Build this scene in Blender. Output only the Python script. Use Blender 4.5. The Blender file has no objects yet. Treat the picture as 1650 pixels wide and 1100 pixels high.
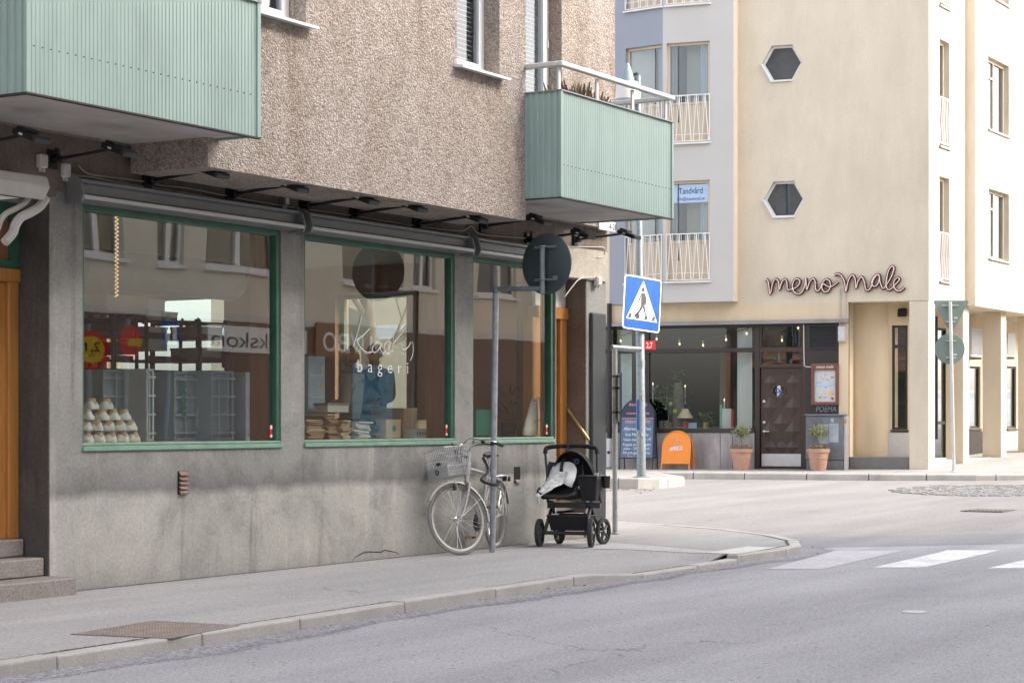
import bpy, bmesh, math, random
from mathutils import Vector, Matrix
from mathutils.geometry import tessellate_polygon
R = math.radians
random.seed(11)
S = bpy.context.scene
COL = S.collection

# ------------------------------------------------------------------ camera
FPX, CX, HY = 3200.0, 825.0, 678.0            # focal length, centre and horizon of the 1650 px wide photograph
TH = math.atan(1918 / FPX)                    # the street runs this far to the right of the view axis
V = Vector((math.cos(TH), math.sin(TH), 0))
RT = Vector((math.sin(TH), -math.cos(TH), 0))
UP = Vector((0, 0, 1))
CAM = Vector((0, -10.66, 1.29))
cd = bpy.data.cameras.new('camera')
cd.sensor_width = 36
cd.lens = FPX / 1650 * 36
cd.shift_y = 128 / 1650
cd.clip_start = 0.1
cd.clip_end = 2000
cam = bpy.data.objects.new('camera', cd)
cam.location = CAM
cam.rotation_euler = (R(90), 0, TH - R(90))
COL.objects.link(cam)
S.camera = cam

# ------------------------------------------------------------------ light
SUN = Vector((0.34, -0.76, 0.55)).normalized()   # towards the sun
SUN_EL = math.asin(SUN.z)
SUN_ROT = math.atan2(SUN.x, SUN.y)
world = bpy.data.worlds.new('World')
S.world = world
world.use_nodes = True
wn = world.node_tree.nodes
wl = world.node_tree.links
sky = wn.new('ShaderNodeTexSky')
sky.sky_type = 'NISHITA'
sky.sun_disc = False
sky.sun_elevation = SUN_EL
sky.sun_rotation = SUN_ROT
sky.air_density = 1.0
sky.dust_density = 3.0
sky.ozone_density = 0.6
hs = wn.new('ShaderNodeHueSaturation')           # a thin veil of cloud takes most of the blue out of the sky
hs.inputs['Saturation'].default_value = 0.42
wt = wn.new('ShaderNodeMix'); wt.data_type = 'RGBA'; wt.blend_type = 'MULTIPLY'
wt.inputs[0].default_value = 1.0
wt.inputs[7].default_value = (1.0, 0.97, 0.96, 1)
wl.new(sky.outputs[0], hs.inputs['Color'])
wl.new(hs.outputs[0], wt.inputs[6])
wl.new(wt.outputs[2], wn['Background'].inputs[0])
wn['Background'].inputs[1].default_value = 0.15
sl = bpy.data.lights.new('sun', 'SUN')
sl.energy = 0.65
sl.angle = R(16)
sl.color = (1.0, 0.90, 0.73)
sun = bpy.data.objects.new('sun', sl)
sun.rotation_euler = SUN.to_track_quat('Z', 'Y').to_euler()
sun.location = (20, -40, 40)
COL.objects.link(sun)

S.view_settings.view_transform = 'Standard'
S.view_settings.look = 'None'
S.view_settings.gamma = 1
S.view_settings.exposure = 2.16
S.cycles.max_bounces = 8
S.cycles.transparent_max_bounces = 12
S.cycles.caustics_reflective = False
S.cycles.caustics_refractive = False
S.cycles.sample_clamp_indirect = 6

# ------------------------------------------------------------------ where things stand
def ray(px, py=HY):
    return V + RT * ((px - CX) / FPX) + UP * ((HY - py) / FPX)
def atY(px, py, Y):
    r = ray(px, py); return CAM + r * ((Y - CAM.y) / r.y)
def atX(px, py, X):
    r = ray(px, py); return CAM + r * ((X - CAM.x) / r.x)
def atZ(px, py, Z):
    r = ray(px, py); return CAM + r * ((Z - CAM.z) / r.z)
def atD(px, py, D):
    return CAM + ray(px, py) * D
def wx(px, Y=0.0):
    return atY(px, HY, Y).x
# frame of the cream building across the crossing: u to the right, w into the building
PHI = R(20)
A = RT * math.cos(PHI) - V * math.sin(PHI)
NI = V * math.cos(PHI) + RT * math.sin(PHI)
P0 = CAM + ray(1260) * 41.5
P0.z = 0
RZF = math.atan2(A.y, A.x)
def FP(px, py, w=0.0):                       # local (u, w, z) of a point of the plane w
    r = ray(px, py)
    P = CAM + r * (((P0 - CAM).dot(NI) + w) / r.dot(NI))
    return Vector(((P - P0).dot(A), w, P.z))
def fu(px, w=0.0): return FP(px, HY, w).x
def fz(px, py, w=0.0): return FP(px, py, w).z
def WL(P): d = P - P0; return Vector((d.dot(A), d.dot(NI), P.z))
def FW(l): return P0 + A * l[0] + NI * l[1] + UP * l[2]

# heights of the street and of the pavement beyond it
def z_road(X, Y=0):
    return -0.08 + 0.0129 * max(0, X - 20) + 0.022 * max(0, X - 37.5)
def z_pave(X, Y=0):
    return 0.265 + 0.035 * max(0, X - 38.0)

# ------------------------------------------------------------------ scene helpers
ORG = {}
def rootof(o):
    while o.parent: o = o.parent
    return o
def tag(o, label, cat, group=None):
    o['label'] = label; o['category'] = cat
    if group: o['group'] = group
    return o
def thing(name, label, cat, org=(0, 0, 0), group=None, far=False):
    o = bpy.data.objects.new(name, None)
    o.empty_display_size = 0.2
    COL.objects.link(o)
    if far:
        o.location = FW(org); o.rotation_euler = (0, 0, RZF)
    else:
        o.location = org
    ORG[o.name] = Vector(org)
    return tag(o, label, cat, group)
def dup(o, parent=None):
    c = o.copy(); COL.objects.link(c)
    if parent: c.parent = parent
    for ch in list(o.children): dup(ch, c)
    return c

class MB:
    def __init__(s): s.v = []; s.f = []
    def poly(s, pts):
        n = len(s.v); s.v += [Vector(p) for p in pts]; s.f.append(tuple(range(n, n + len(pts)))); return s
    def add(s, vs, fs):
        n = len(s.v); s.v += [Vector(p) for p in vs]; s.f += [tuple(i + n for i in f) for f in fs]; return s
    def box(s, x0, x1, y0, y1, z0, z1):
        v = [(x0, y0, z0), (x1, y0, z0), (x1, y1, z0), (x0, y1, z0), (x0, y0, z1), (x1, y0, z1), (x1, y1, z1), (x0, y1, z1)]
        return s.add(v, [(0, 3, 2, 1), (4, 5, 6, 7), (0, 1, 5, 4), (1, 2, 6, 5), (2, 3, 7, 6), (3, 0, 4, 7)])
    def cbox(s, c, d, M=None):                # centred box with optional rotation matrix
        h = Vector(d) / 2; c = Vector(c)
        v = []
        for z in (-1, 1):
            for x, y in ((-1, -1), (1, -1), (1, 1), (-1, 1)):
                p = Vector((x * h.x, y * h.y, z * h.z))
                v.append(c + (M @ p if M else p))
        return s.add(v, [(0, 3, 2, 1), (4, 5, 6, 7), (0, 1, 5, 4), (1, 2, 6, 5), (2, 3, 7, 6), (3, 0, 4, 7)])
    def prism(s, pts, off):
        pts = [Vector(p) for p in pts]; off = Vector(off); n = len(pts)
        fs = [tuple(range(n))[::-1], tuple(range(n, 2 * n))] + [(i, (i + 1) % n, n + (i + 1) % n, n + i) for i in range(n)]
        return s.add(pts + [p + off for p in pts], fs)
    def cyl(s, p0, p1, r0, r1=None, n=14):
        return s.tube([p0, p1], [r0, r0 if r1 is None else r1], n)
    def tube(s, pts, r, n=8, closed=False, flat=None):
        pts = [Vector(p) for p in pts]; m = len(pts)
        rs = r if isinstance(r, (list, tuple)) else [r] * m
        tang = []
        for i in range(m):
            a = pts[i - 1] if (i or closed) else pts[i]
            b = pts[(i + 1) % m] if (i < m - 1 or closed) else pts[i]
            t = b - a
            tang.append(t.normalized() if t.length > 1e-9 else Vector((0, 0, 1)))
        ref = Vector((0, 0, 1)) if abs(tang[0].z) < 0.9 else Vector((1, 0, 0))
        x = tang[0].cross(ref).normalized()
        vs = []
        for i in range(m):
            t = tang[i]
            x = x - t * x.dot(t)
            x = x.normalized() if x.length > 1e-6 else t.orthogonal().normalized()
            y = t.cross(x)
            for k in range(n):
                a = 2 * math.pi * k / n
                vs.append(pts[i] + x * (math.cos(a) * rs[i]) + y * (math.sin(a) * rs[i]))
        fs = []
        for i in range(m if closed else m - 1):
            j = (i + 1) % m
            for k in range(n):
                l = (k + 1) % n
                fs.append((i * n + k, i * n + l, j * n + l, j * n + k))
        if not closed:
            fs += [tuple(range(n))[::-1], tuple(range((m - 1) * n, m * n))]
        return s.add(vs, fs)
    def ring(s, c, axis, rad, r, n=40, k=8, a0=0, a1=360):
        c = Vector(c); ax = Vector(axis).normalized()
        x = ax.orthogonal().normalized()
        if abs(ax.z) < 0.99:
            x = ax.cross(Vector((0, 0, 1))).normalized()
        y = ax.cross(x)
        full = a1 - a0 >= 360
        pts = [c + x * math.cos(R(a0 + (a1 - a0) * i / n)) * rad + y * math.sin(R(a0 + (a1 - a0) * i / n)) * rad for i in range(n if full else n + 1)]
        return s.tube(pts, r, k, closed=full)
    def lathe(s, c, prof, n=24, axis=(0, 0, 1), sx=1, sy=1):
        c = Vector(c); ax = Vector(axis).normalized()
        x = Vector((1, 0, 0)) if abs(ax.z) > 0.99 else ax.cross(Vector((0, 0, 1))).normalized()
        y = ax.cross(x)
        vs = []
        for (r, h) in prof:
            for k in range(n):
                a = 2 * math.pi * k / n
                vs.append(c + ax * h + x * (math.cos(a) * r * sx) + y * (math.sin(a) * r * sy))
        m = len(prof); fs = []
        for i in range(m - 1):
            for k in range(n):
                l = (k + 1) % n
                fs.append((i * n + k, i * n + l, (i + 1) * n + l, (i + 1) * n + k))
        fs += [tuple(range(n))[::-1], tuple(range((m - 1) * n, m * n))]
        return s.add(vs, fs)
    def ball(s, c, r, n=12, m=8):
        rx, ry, rz = r if isinstance(r, (list, tuple)) else (r, r, r)
        c = Vector(c); vs = [c + Vector((0, 0, -rz))]; fs = []
        for i in range(1, m):
            b = -math.pi / 2 + math.pi * i / m
            for k in range(n):
                a = 2 * math.pi * k / n
                vs.append(c + Vector((math.cos(a) * math.cos(b) * rx, math.sin(a) * math.cos(b) * ry, math.sin(b) * rz)))
        vs.append(c + Vector((0, 0, rz)))
        for k in range(n):
            l = (k + 1) % n
            fs.append((0, 1 + l, 1 + k))
            for i in range(m - 2):
                fs.append((1 + i * n + k, 1 + i * n + l, 1 + (i + 1) * n + l, 1 + (i + 1) * n + k))
            fs.append((len(vs) - 1, 1 + (m - 2) * n + k, 1 + (m - 2) * n + l))
        return s.add(vs, fs)
    def wall(s, outer, holes, P, depth):      # polygon with holes in (u, z), reveals of the given depth
        loops = [outer] + holes
        flat = [p for l in loops for p in l]
        tris = tessellate_polygon([[Vector((p[0], p[1], 0)) for p in l] for l in loops])
        s.add([P(u, z, 0) for u, z in flat], [tuple(t) for t in tris])
        s.add([P(u, z, depth) for u, z in flat], [tuple(t)[::-1] for t in tris])
        for l in loops:
            n = len(l)
            for i in range(n):
                a, b = l[i], l[(i + 1) % n]
                s.poly([P(a[0], a[1], 0), P(b[0], b[1], 0), P(b[0], b[1], depth), P(a[0], a[1], depth)])
        return s
    def build(s, name, mat, parent=None, smooth=False, bevel=0, far=False, label=None, cat=None, group=None, kind=None, seg=1, loose=False, org=None, weld=True):
        vs = s.v
        if parent:
            org = ORG[rootof(parent).name]
        elif org is None:
            lo = Vector((min(v.x for v in vs), min(v.y for v in vs), min(v.z for v in vs)))
            hi = Vector((max(v.x for v in vs), max(v.y for v in vs), 0))
            org = Vector(((lo.x + hi.x) / 2, (lo.y + hi.y) / 2, lo.z))
        org = Vector(org)
        me = bpy.data.meshes.new(name)
        me.from_pydata([v - org for v in vs], [], s.f)
        bm = bmesh.new(); bm.from_mesh(me)
        if weld: bmesh.ops.remove_doubles(bm, verts=bm.verts, dist=1e-5)
        if not loose: bmesh.ops.recalc_face_normals(bm, faces=bm.faces)
        bm.to_mesh(me); bm.free()
        if smooth:
            me.shade_smooth(); me.set_sharp_from_angle(angle=R(smooth if smooth > 1 else 38))
        me.materials.append(mat)
        o = bpy.data.objects.new(name, me)
        COL.objects.link(o)
        if parent: o.parent = parent
        elif far:
            o.location = FW(org); o.rotation_euler = (0, 0, RZF); ORG[o.name] = org
        else:
            o.location = org; ORG[o.name] = org
        if bevel:
            b = o.modifiers.new('bevel', 'BEVEL'); b.width = bevel; b.segments = seg; b.limit_method = 'ANGLE'; b.angle_limit = R(40)
        if label and cat: tag(o, label, cat, group)
        elif label: o['label'] = label
        if kind: o['kind'] = kind
        return o

def spline(pts, k=6, closed=False):           # Catmull-Rom through the points
    pts = [Vector(p) for p in pts]; n = len(pts); out = []
    for i in range(n if closed else n - 1):
        p1, p2 = pts[i], pts[(i + 1) % n]
        p0 = pts[i - 1] if (i or closed) else p1
        p3 = pts[(i + 2) % n] if (i + 2 < n or closed) else p2
        for j in range(k):
            t = j / k
            out.append(0.5 * ((2 * p1) + (p2 - p0) * t + (2 * p0 - 5 * p1 + 4 * p2 - p3) * t * t + (3 * p1 - p0 - 3 * p2 + p3) * t ** 3))
    if not closed: out.append(pts[-1])
    return out

def text(name, body, pos, xd, up, size, mat, parent, align='CENTER', width=None, spacing=1.0, shear=0.0, extrude=0.001, offset=0.0):
    cu = bpy.data.curves.new('t', 'FONT')
    cu.body = body; cu.size = 1.0; cu.align_x = align; cu.space_character = spacing; cu.shear = shear
    cu.extrude = 0.0; cu.offset = offset
    to = bpy.data.objects.new('t', cu); COL.objects.link(to)
    dg = bpy.context.evaluated_depsgraph_get()
    me = bpy.data.meshes.new_from_object(to.evaluated_get(dg))
    bpy.data.objects.remove(to); bpy.data.curves.remove(cu)
    xs = [v.co.x for v in me.vertices]
    w = max(xs) - min(xs)
    sx = size if not width else width / w
    xd = Vector(xd).normalized(); up = Vector(up).normalized(); nn = xd.cross(up)
    org = ORG[rootof(parent).name]
    pos = Vector(pos)
    for v in me.vertices:
        c = v.co.copy()
        v.co = pos - org + xd * (c.x * sx) + up * (c.y * size) + nn * extrude
    me.name = name
    me.materials.clear(); me.materials.append(mat)
    o = bpy.data.objects.new(name, me); COL.objects.link(o); o.parent = parent
    return o

# ------------------------------------------------------------------ materials
def _mat(name):
    m = bpy.data.materials.new(name); m.use_nodes = True
    nt = m.node_tree
    return m, nt, nt.nodes, nt.links, nt.nodes['Principled BSDF']
def _coords(nodes, links, scale=(1, 1, 1), src='pos'):
    mp = nodes.new('ShaderNodeMapping')
    mp.inputs['Scale'].default_value = scale
    if src == 'pos':
        g = nodes.new('ShaderNodeNewGeometry'); links.new(g.outputs['Position'], mp.inputs[0])
    else:
        g = nodes.new('ShaderNodeTexCoord'); links.new(g.outputs['Object'], mp.inputs[0])
    return mp.outputs[0]
def _noise(nodes, links, vec, scale, detail=4, rough=0.55, dist=0.0):
    n = nodes.new('ShaderNodeTexNoise')
    n.inputs['Scale'].default_value = scale; n.inputs['Detail'].default_value = detail
    n.inputs['Roughness'].default_value = rough; n.inputs['Distortion'].default_value = dist
    links.new(vec, n.inputs['Vector'])
    return n.outputs[0]
def _ramp(nodes, links, fac, stops):
    r = nodes.new('ShaderNodeValToRGB')
    el = r.color_ramp.elements
    while len(el) < len(stops): el.new(0.5)
    for e, (p, c) in zip(el, stops):
        e.position = p; e.color = (*c, 1) if len(c) == 3 else c
    links.new(fac, r.inputs[0])
    return r.outputs[0]
def _mix(nodes, links, fac, a, b, blend='MIX'):
    m = nodes.new('ShaderNodeMix'); m.data_type = 'RGBA'; m.blend_type = blend
    for sock, val in ((0, fac), (6, a), (7, b)):
        if isinstance(val, (int, float)): m.inputs[sock].default_value = val
        elif isinstance(val, tuple): m.inputs[sock].default_value = (*val, 1)
        else: links.new(val, m.inputs[sock])
    return m.outputs[2]
def _bump(nodes, links, bsdf, h, strength, dist, prev=None):
    b = nodes.new('ShaderNodeBump')
    b.inputs['Strength'].default_value = strength; b.inputs['Distance'].default_value = dist
    links.new(h, b.inputs['Height'])
    if prev: links.new(prev, b.inputs['Normal'])
    links.new(b.outputs[0], bsdf.inputs['Normal'])
    return b.outputs[0]
def sc(c, k): return tuple(min(1, x * k) for x in c)
MATS = {}
def mat(name, col, rough=0.6, metal=0.0, var=0.12, vs=5.0, bump=0.0, bs=60.0, bd=0.004, stretch=(1, 1, 1), fine=0.0, fs=120.0, spec=0.5, coat=0.0, src='pos', dirt=0.0):
    m, nt, N, L, B = _mat(name)
    c = _coords(N, L, stretch, src)
    n1 = _noise(N, L, c, vs, 5, 0.6)
    colr = _ramp(N, L, n1, [(0.25, sc(col, 1 - var)), (0.75, sc(col, 1 + var))])
    if fine:
        n2 = _noise(N, L, c, fs, 3, 0.7)
        f = _ramp(N, L, n2, [(0.3, (1 - fine,) * 3), (0.7, (1 + fine,) * 3)])
        colr = _mix(N, L, 1.0, colr, f, 'MULTIPLY')
    if dirt:
        n3 = _noise(N, L, _coords(N, L, (1, 1, 0.25), src), 2.3, 7, 0.7)
        f = _ramp(N, L, n3, [(0.42, (1, 1, 1)), (0.7, (1 - dirt,) * 3)])
        colr = _mix(N, L, 1.0, colr, f, 'MULTIPLY')
    L.new(colr, B.inputs['Base Color'])
    B.inputs['Metallic'].default_value = metal
    B.inputs['Specular IOR Level'].default_value = spec
    B.inputs['Coat Weight'].default_value = coat
    rr = _ramp(N, L, n1, [(0.2, (max(0.03, rough - 0.08),) * 3), (0.8, (min(1, rough + 0.08),) * 3)])
    L.new(rr, B.inputs['Roughness'])
    if bump:
        _bump(N, L, B, _noise(N, L, c, bs, 4, 0.6), bump, bd)
    MATS[name] = m
    return m
def glass(name, refl=0.10, tint=(0.93, 0.96, 0.95), wave=0.0, ws=1.2):
    m, nt, N, L, B = _mat(name)
    N.remove(B)
    tr = N.new('ShaderNodeBsdfTransparent'); tr.inputs[0].default_value = (*tint, 1)
    gl = N.new('ShaderNodeBsdfGlossy'); gl.inputs['Roughness'].default_value = 0.0
    fr = N.new('ShaderNodeFresnel'); fr.inputs[0].default_value = 1.5
    mr = N.new('ShaderNodeMath'); mr.operation = 'MULTIPLY_ADD'
    mr.inputs[1].default_value = 1.0; mr.inputs[2].default_value = refl
    L.new(fr.outputs[0], mr.inputs[0])
    ge = N.new('ShaderNodeNewGeometry'); fl = N.new('ShaderNodeMath'); fl.operation = 'SUBTRACT'; fl.inputs[0].default_value = 1.0
    L.new(ge.outputs['Backfacing'], fl.inputs[1])
    mu = N.new('ShaderNodeMath'); mu.operation = 'MULTIPLY'; L.new(mr.outputs[0], mu.inputs[0]); L.new(fl.outputs[0], mu.inputs[1])
    mx = N.new('ShaderNodeMixShader')
    L.new(mu.outputs[0], mx.inputs[0]); L.new(tr.outputs[0], mx.inputs[1]); L.new(gl.outputs[0], mx.inputs[2])
    L.new(mx.outputs[0], N['Material Output'].inputs[0])
    if wave:
        b = N.new('ShaderNodeBump'); b.inputs['Strength'].default_value = wave; b.inputs['Distance'].default_value = 0.01
        L.new(_noise(N, L, _coords(N, L, (1, 1, 0.5)), ws, 1, 0.4), b.inputs['Height'])
        L.new(b.outputs[0], gl.inputs['Normal'])
    MATS[name] = m
    return m

# plain ones
mat('green_paint', (0.05, 0.15, 0.10), 0.35, var=0.2, vs=7, bump=0.15, bs=25, dirt=0.25)
mat('pale_lit_green_paint', (0.215, 0.36, 0.275), 0.4, var=0.15, vs=9, dirt=0.3)  # paler copy of the frame green, light on the sills put into the colour
mat('corrugated_green', (0.315, 0.418, 0.390), 0.45, var=0.07, vs=0.9, spec=0.4, dirt=0.18)
mat('soffit', (0.50, 0.48, 0.46), 0.85, var=0.1, vs=2, bump=0.2, bs=30, dirt=0.2)
mat('dark_trim', (0.028, 0.028, 0.028), 0.6)
mat('void_black', (0.006, 0.006, 0.006), 0.9)
mat('interior_slate', (0.085, 0.105, 0.12), 0.8, var=0.3, vs=2.5)
mat('interior_brown', (0.60, 0.33, 0.20), 0.7, var=0.08, vs=2)
mat('shop_brown', (0.15, 0.105, 0.085), 0.7, var=0.15, vs=1.0)
mat('grey_metal', (0.27, 0.28, 0.29), 0.42, metal=0.35, var=0.12, vs=4, dirt=0.2)
mat('light_metal', (0.55, 0.56, 0.57), 0.4, metal=0.3, var=0.1)
mat('galvanised', (0.36, 0.39, 0.41), 0.5, metal=0.4, var=0.28, vs=16, bump=0.08, bs=40, dirt=0.3)
mat('dull_galvanised', (0.21, 0.25, 0.265), 0.5, metal=0.35, var=0.22, vs=16, dirt=0.3)
mat('sign_back', (0.055, 0.075, 0.08), 0.5, metal=0.1, var=0.2, vs=6, dirt=0.2)
mat('sign_back_grey', (0.18, 0.235, 0.215), 0.5, metal=0.2, var=0.1, vs=6, dirt=0.15)
mat('black_plastic', (0.016, 0.016, 0.018), 0.45, var=0.2)
mat('black_metal', (0.02, 0.02, 0.022), 0.4, metal=0.2, var=0.2)
mat('black_fabric', (0.014, 0.014, 0.017), 0.85, var=0.25, vs=12, bump=0.4, bs=300, bd=0.002)
mat('rubber', (0.028, 0.028, 0.03), 0.8, var=0.2, vs=20)
mat('grey_rubber', (0.19, 0.19, 0.185), 0.8, var=0.15, vs=20)
mat('white_frame', (0.74, 0.75, 0.76), 0.4, var=0.05, dirt=0.12)
mat('white_paint', (0.78, 0.77, 0.75), 0.5, var=0.05)
mat('offwhite', (0.60, 0.585, 0.55), 0.55, var=0.08, dirt=0.18)
mat('orange_wood', (0.46, 0.205, 0.055), 0.4, var=0.22, vs=3, stretch=(16, 16, 1), bump=0.12, bs=14)
mat('brown_wood', (0.24, 0.12, 0.06), 0.5, var=0.25, vs=3, stretch=(14, 14, 1))
mat('dark_wood', (0.045, 0.026, 0.021), 0.38, var=0.3, vs=4, stretch=(12, 12, 1), bump=0.15, bs=20)
mat('dark_brown_paint', (0.030, 0.023, 0.021), 0.5, var=0.2, vs=5, dirt=0.2)
mat('menu_wood', (0.17, 0.065, 0.045), 0.4, var=0.25, vs=5, stretch=(1, 1, 6))
mat('granite', (0.47, 0.45, 0.42), 0.8, var=0.12, vs=3, fine=0.25, fs=140, bump=0.5, bs=90, bd=0.006, dirt=0.2)
mat('brown_granite', (0.275, 0.245, 0.225), 0.8, var=0.15, vs=4, fine=0.45, fs=110, bump=0.5, bs=70, bd=0.006)
mat('cream_render', (0.635, 0.565, 0.45), 0.9, var=0.07, vs=0.9, bump=0.45, bs=45, bd=0.008, fine=0.08, fs=50, dirt=0.10)
mat('yellow_bounce_render', (0.66, 0.545, 0.385), 0.9, var=0.05, vs=1.0, bump=0.3, bs=45, bd=0.006, dirt=0.12)  # yellow render; on bay side and fascia it carries painted bounce light
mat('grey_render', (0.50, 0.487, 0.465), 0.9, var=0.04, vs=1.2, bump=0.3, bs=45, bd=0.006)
mat('shaded_blue_render', (0.29, 0.315, 0.36), 0.9, var=0.05, vs=1.2, bump=0.3, bs=45, bd=0.006)  # shaded copy of the grey bay render, bluish shade put into the colour
mat('beige_render', (0.74, 0.68, 0.55), 0.9, var=0.07, vs=0.5, bump=0.3, bs=30, bd=0.006, dirt=0.15)
mat('marble', (0.36, 0.34, 0.335), 0.45, var=0.3, vs=2.6, stretch=(1, 1, 0.45), bump=0.03, bs=6, dirt=0.45)
mat('plinth_stone', (0.17, 0.165, 0.155), 0.7, var=0.15, vs=6, fine=0.2, fs=90)
mat('terracotta', (0.47, 0.28, 0.20), 0.75, var=0.1, vs=5, bump=0.15, bs=40, dirt=0.2)
mat('soil', (0.06, 0.042, 0.03), 0.95, var=0.4, vs=30, bump=0.7, bs=60, bd=0.02)
mat('leaf', (0.075, 0.12, 0.035), 0.55, var=0.4, vs=9)
mat('dry_leaf', (0.17, 0.12, 0.075), 0.7, var=0.4, vs=14)
mat('bud_leaf', (0.20, 0.23, 0.10), 0.6, var=0.35, vs=16)
mat('bark', (0.20, 0.165, 0.13), 0.9, var=0.3, vs=6, stretch=(1, 1, 0.3), bump=0.7, bs=12, bd=0.03)
mat('orange_sign', (0.78, 0.24, 0.02), 0.4, var=0.04)
mat('sign_blue', (0.004, 0.085, 0.34), 0.35, var=0.06, vs=8)
mat('sign_white', (0.78, 0.79, 0.79), 0.4, var=0.03)
mat('sign_red', (0.62, 0.03, 0.025), 0.4, var=0.05)
mat('sign_yellow', (0.80, 0.52, 0.02), 0.4, var=0.04)
mat('sign_dark', (0.05, 0.055, 0.06), 0.45, var=0.1)
mat('slate_blue', (0.10, 0.165, 0.27), 0.7, var=0.25, vs=7, dirt=0.25)
mat('slate_navy', (0.025, 0.038, 0.07), 0.7, var=0.25, vs=7)
mat('chalk_white', (0.75, 0.77, 0.78), 0.9, var=0.1)
mat('chalk_pink', (0.72, 0.30, 0.34), 0.9, var=0.1)
mat('blue_crate', (0.34, 0.45, 0.55), 0.45, var=0.12, vs=5)
mat('crate_light', (0.50, 0.57, 0.64), 0.45, var=0.1, vs=5)
mat('kraft', (0.42, 0.28, 0.165), 0.8, var=0.12, vs=7)
mat('kraft_light', (0.60, 0.46, 0.32), 0.8, var=0.1, vs=7)
mat('paper', (0.70, 0.66, 0.58), 0.8, var=0.08, vs=9, bump=0.25, bs=14, bd=0.02)
mat('cloth_white', (0.80, 0.79, 0.77), 0.9, var=0.05, vs=6, bump=0.5, bs=26, bd=0.02)
mat('basket_cane', (0.50, 0.38, 0.24), 0.8, var=0.2, vs=20, bump=0.6, bs=60, stretch=(1, 1, 5))
mat('blanket_white', (0.80, 0.80, 0.80), 0.95, var=0.05, vs=8, bump=0.5, bs=90, bd=0.004)
mat('blanket_grey', (0.46, 0.47, 0.50), 0.95, var=0.12, vs=18, bump=0.5, bs=90, bd=0.004)
mat('bike_silver', (0.50, 0.485, 0.465), 0.32, metal=0.35, var=0.06)
mat('chrome', (0.68, 0.68, 0.68), 0.22, metal=0.9, var=0.05)
mat('brass', (0.48, 0.35, 0.15), 0.35, metal=0.7, var=0.12)
mat('reflector_amber', (0.62, 0.25, 0.02), 0.25)
mat('copper_dark', (0.065, 0.020, 0.018), 0.35, metal=0.2, var=0.15)
mat('neon_tube', (0.80, 0.62, 0.56), 0.15, var=0.04)
mat('interior_wall', (0.58, 0.53, 0.45), 0.85, var=0.06, vs=1.5)
mat('interior_floor', (0.20, 0.17, 0.14), 0.6, var=0.15, vs=3)
mat('interior_dark', (0.022, 0.026, 0.029), 0.8, var=0.2, vs=1.5)
mat('curtain', (0.62, 0.64, 0.66), 0.9, var=0.08, vs=3, stretch=(9, 9, 0.4))
mat('blind', (0.36, 0.38, 0.39), 0.6, var=0.05)
mat('cream_panel', (0.62, 0.53, 0.40), 0.7, var=0.05, vs=3)
mat('teal', (0.03, 0.30, 0.24), 0.5, var=0.1)
mat('poster_blue', (0.16, 0.32, 0.42), 0.5, var=0.06)
mat('teal_blue', (0.05, 0.20, 0.30), 0.6, var=0.08)
mat('skin', (0.50, 0.32, 0.25), 0.6, var=0.05)
mat('dark_hair', (0.035, 0.022, 0.016), 0.6, var=0.3, vs=20)
mat('grey_scarf', (0.36, 0.34, 0.33), 0.9, var=0.2, vs=18, bump=0.5, bs=50)
mat('white_jacket', (0.62, 0.60, 0.56), 0.85, var=0.08, vs=6, bump=0.4, bs=18, bd=0.02)
mat('blue_shirt', (0.06, 0.16, 0.24), 0.85, var=0.12, vs=6, bump=0.4, bs=18, bd=0.02)
mat('denim', (0.05, 0.07, 0.12), 0.85, var=0.15)
mat('disc_brown', (0.13, 0.055, 0.03), 0.6, var=0.08)
mat('lamp_blue_grey', (0.21, 0.27, 0.30), 0.45, metal=0.1, var=0.1)
mat('terminal_grey', (0.44, 0.45, 0.46), 0.5, var=0.08)
mat('cabinet_grey', (0.16, 0.18, 0.20), 0.5, metal=0.1, var=0.3, vs=4, dirt=0.35)
mat('totem_grey', (0.055, 0.062, 0.066), 0.38, metal=0.2, var=0.1, vs=1.2)
mat('rust_plate', (0.38, 0.315, 0.28), 0.6, metal=0.2, var=0.25, vs=9, bump=0.3, bs=80)
mat('iron', (0.20, 0.18, 0.165), 0.6, metal=0.3, var=0.2, vs=20)
mat('vent_rust', (0.24, 0.16, 0.125), 0.6, metal=0.2, var=0.25, vs=15)
mat('road_white', (0.74, 0.74, 0.73), 0.75, var=0.2, vs=4, fine=0.25, fs=45, dirt=0.35)
mat('worn_white', (0.46, 0.455, 0.46), 0.8, var=0.14, vs=5, fine=0.3, fs=60)
mat('pale_slab', (0.58, 0.57, 0.54), 0.8, var=0.08, vs=5, fine=0.12, fs=90, bump=0.3, bs=60)
mat('aggregate', (0.46, 0.45, 0.43), 0.85, var=0.1, vs=3, fine=0.55, fs=60, bump=0.8, bs=50, bd=0.01)
mat('cobble', (0.29, 0.29, 0.288), 0.7, var=0.2, vs=7, fine=0.15, fs=70, bump=0.3, bs=50)
mat('ground_earth', (0.20, 0.19, 0.175), 0.95, var=0.2, vs=0.1)
mat('poster', (0.55, 0.56, 0.56), 0.6, var=0.12, vs=14)
mat('graffiti_blue', (0.20, 0.28, 0.36), 0.6)
mat('letter_black', (0.03, 0.03, 0.03), 0.6)
mat('letter_navy', (0.03, 0.05, 0.20), 0.6)
mat('signlight_blue', (0.42, 0.56, 0.74), 0.5, var=0.06)
mat('red_ceramic', (0.45, 0.03, 0.02), 0.3)
mat('shade_cloth', (0.72, 0.55, 0.38), 0.8, var=0.05)
mat('fruit', (0.45, 0.46, 0.06), 0.5)
mat('pot_yellow', (0.55, 0.40, 0.05), 0.5)
mat('cable_white', (0.55, 0.52, 0.48), 0.6)
mat('purple', (0.12, 0.03, 0.08), 0.5)
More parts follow.
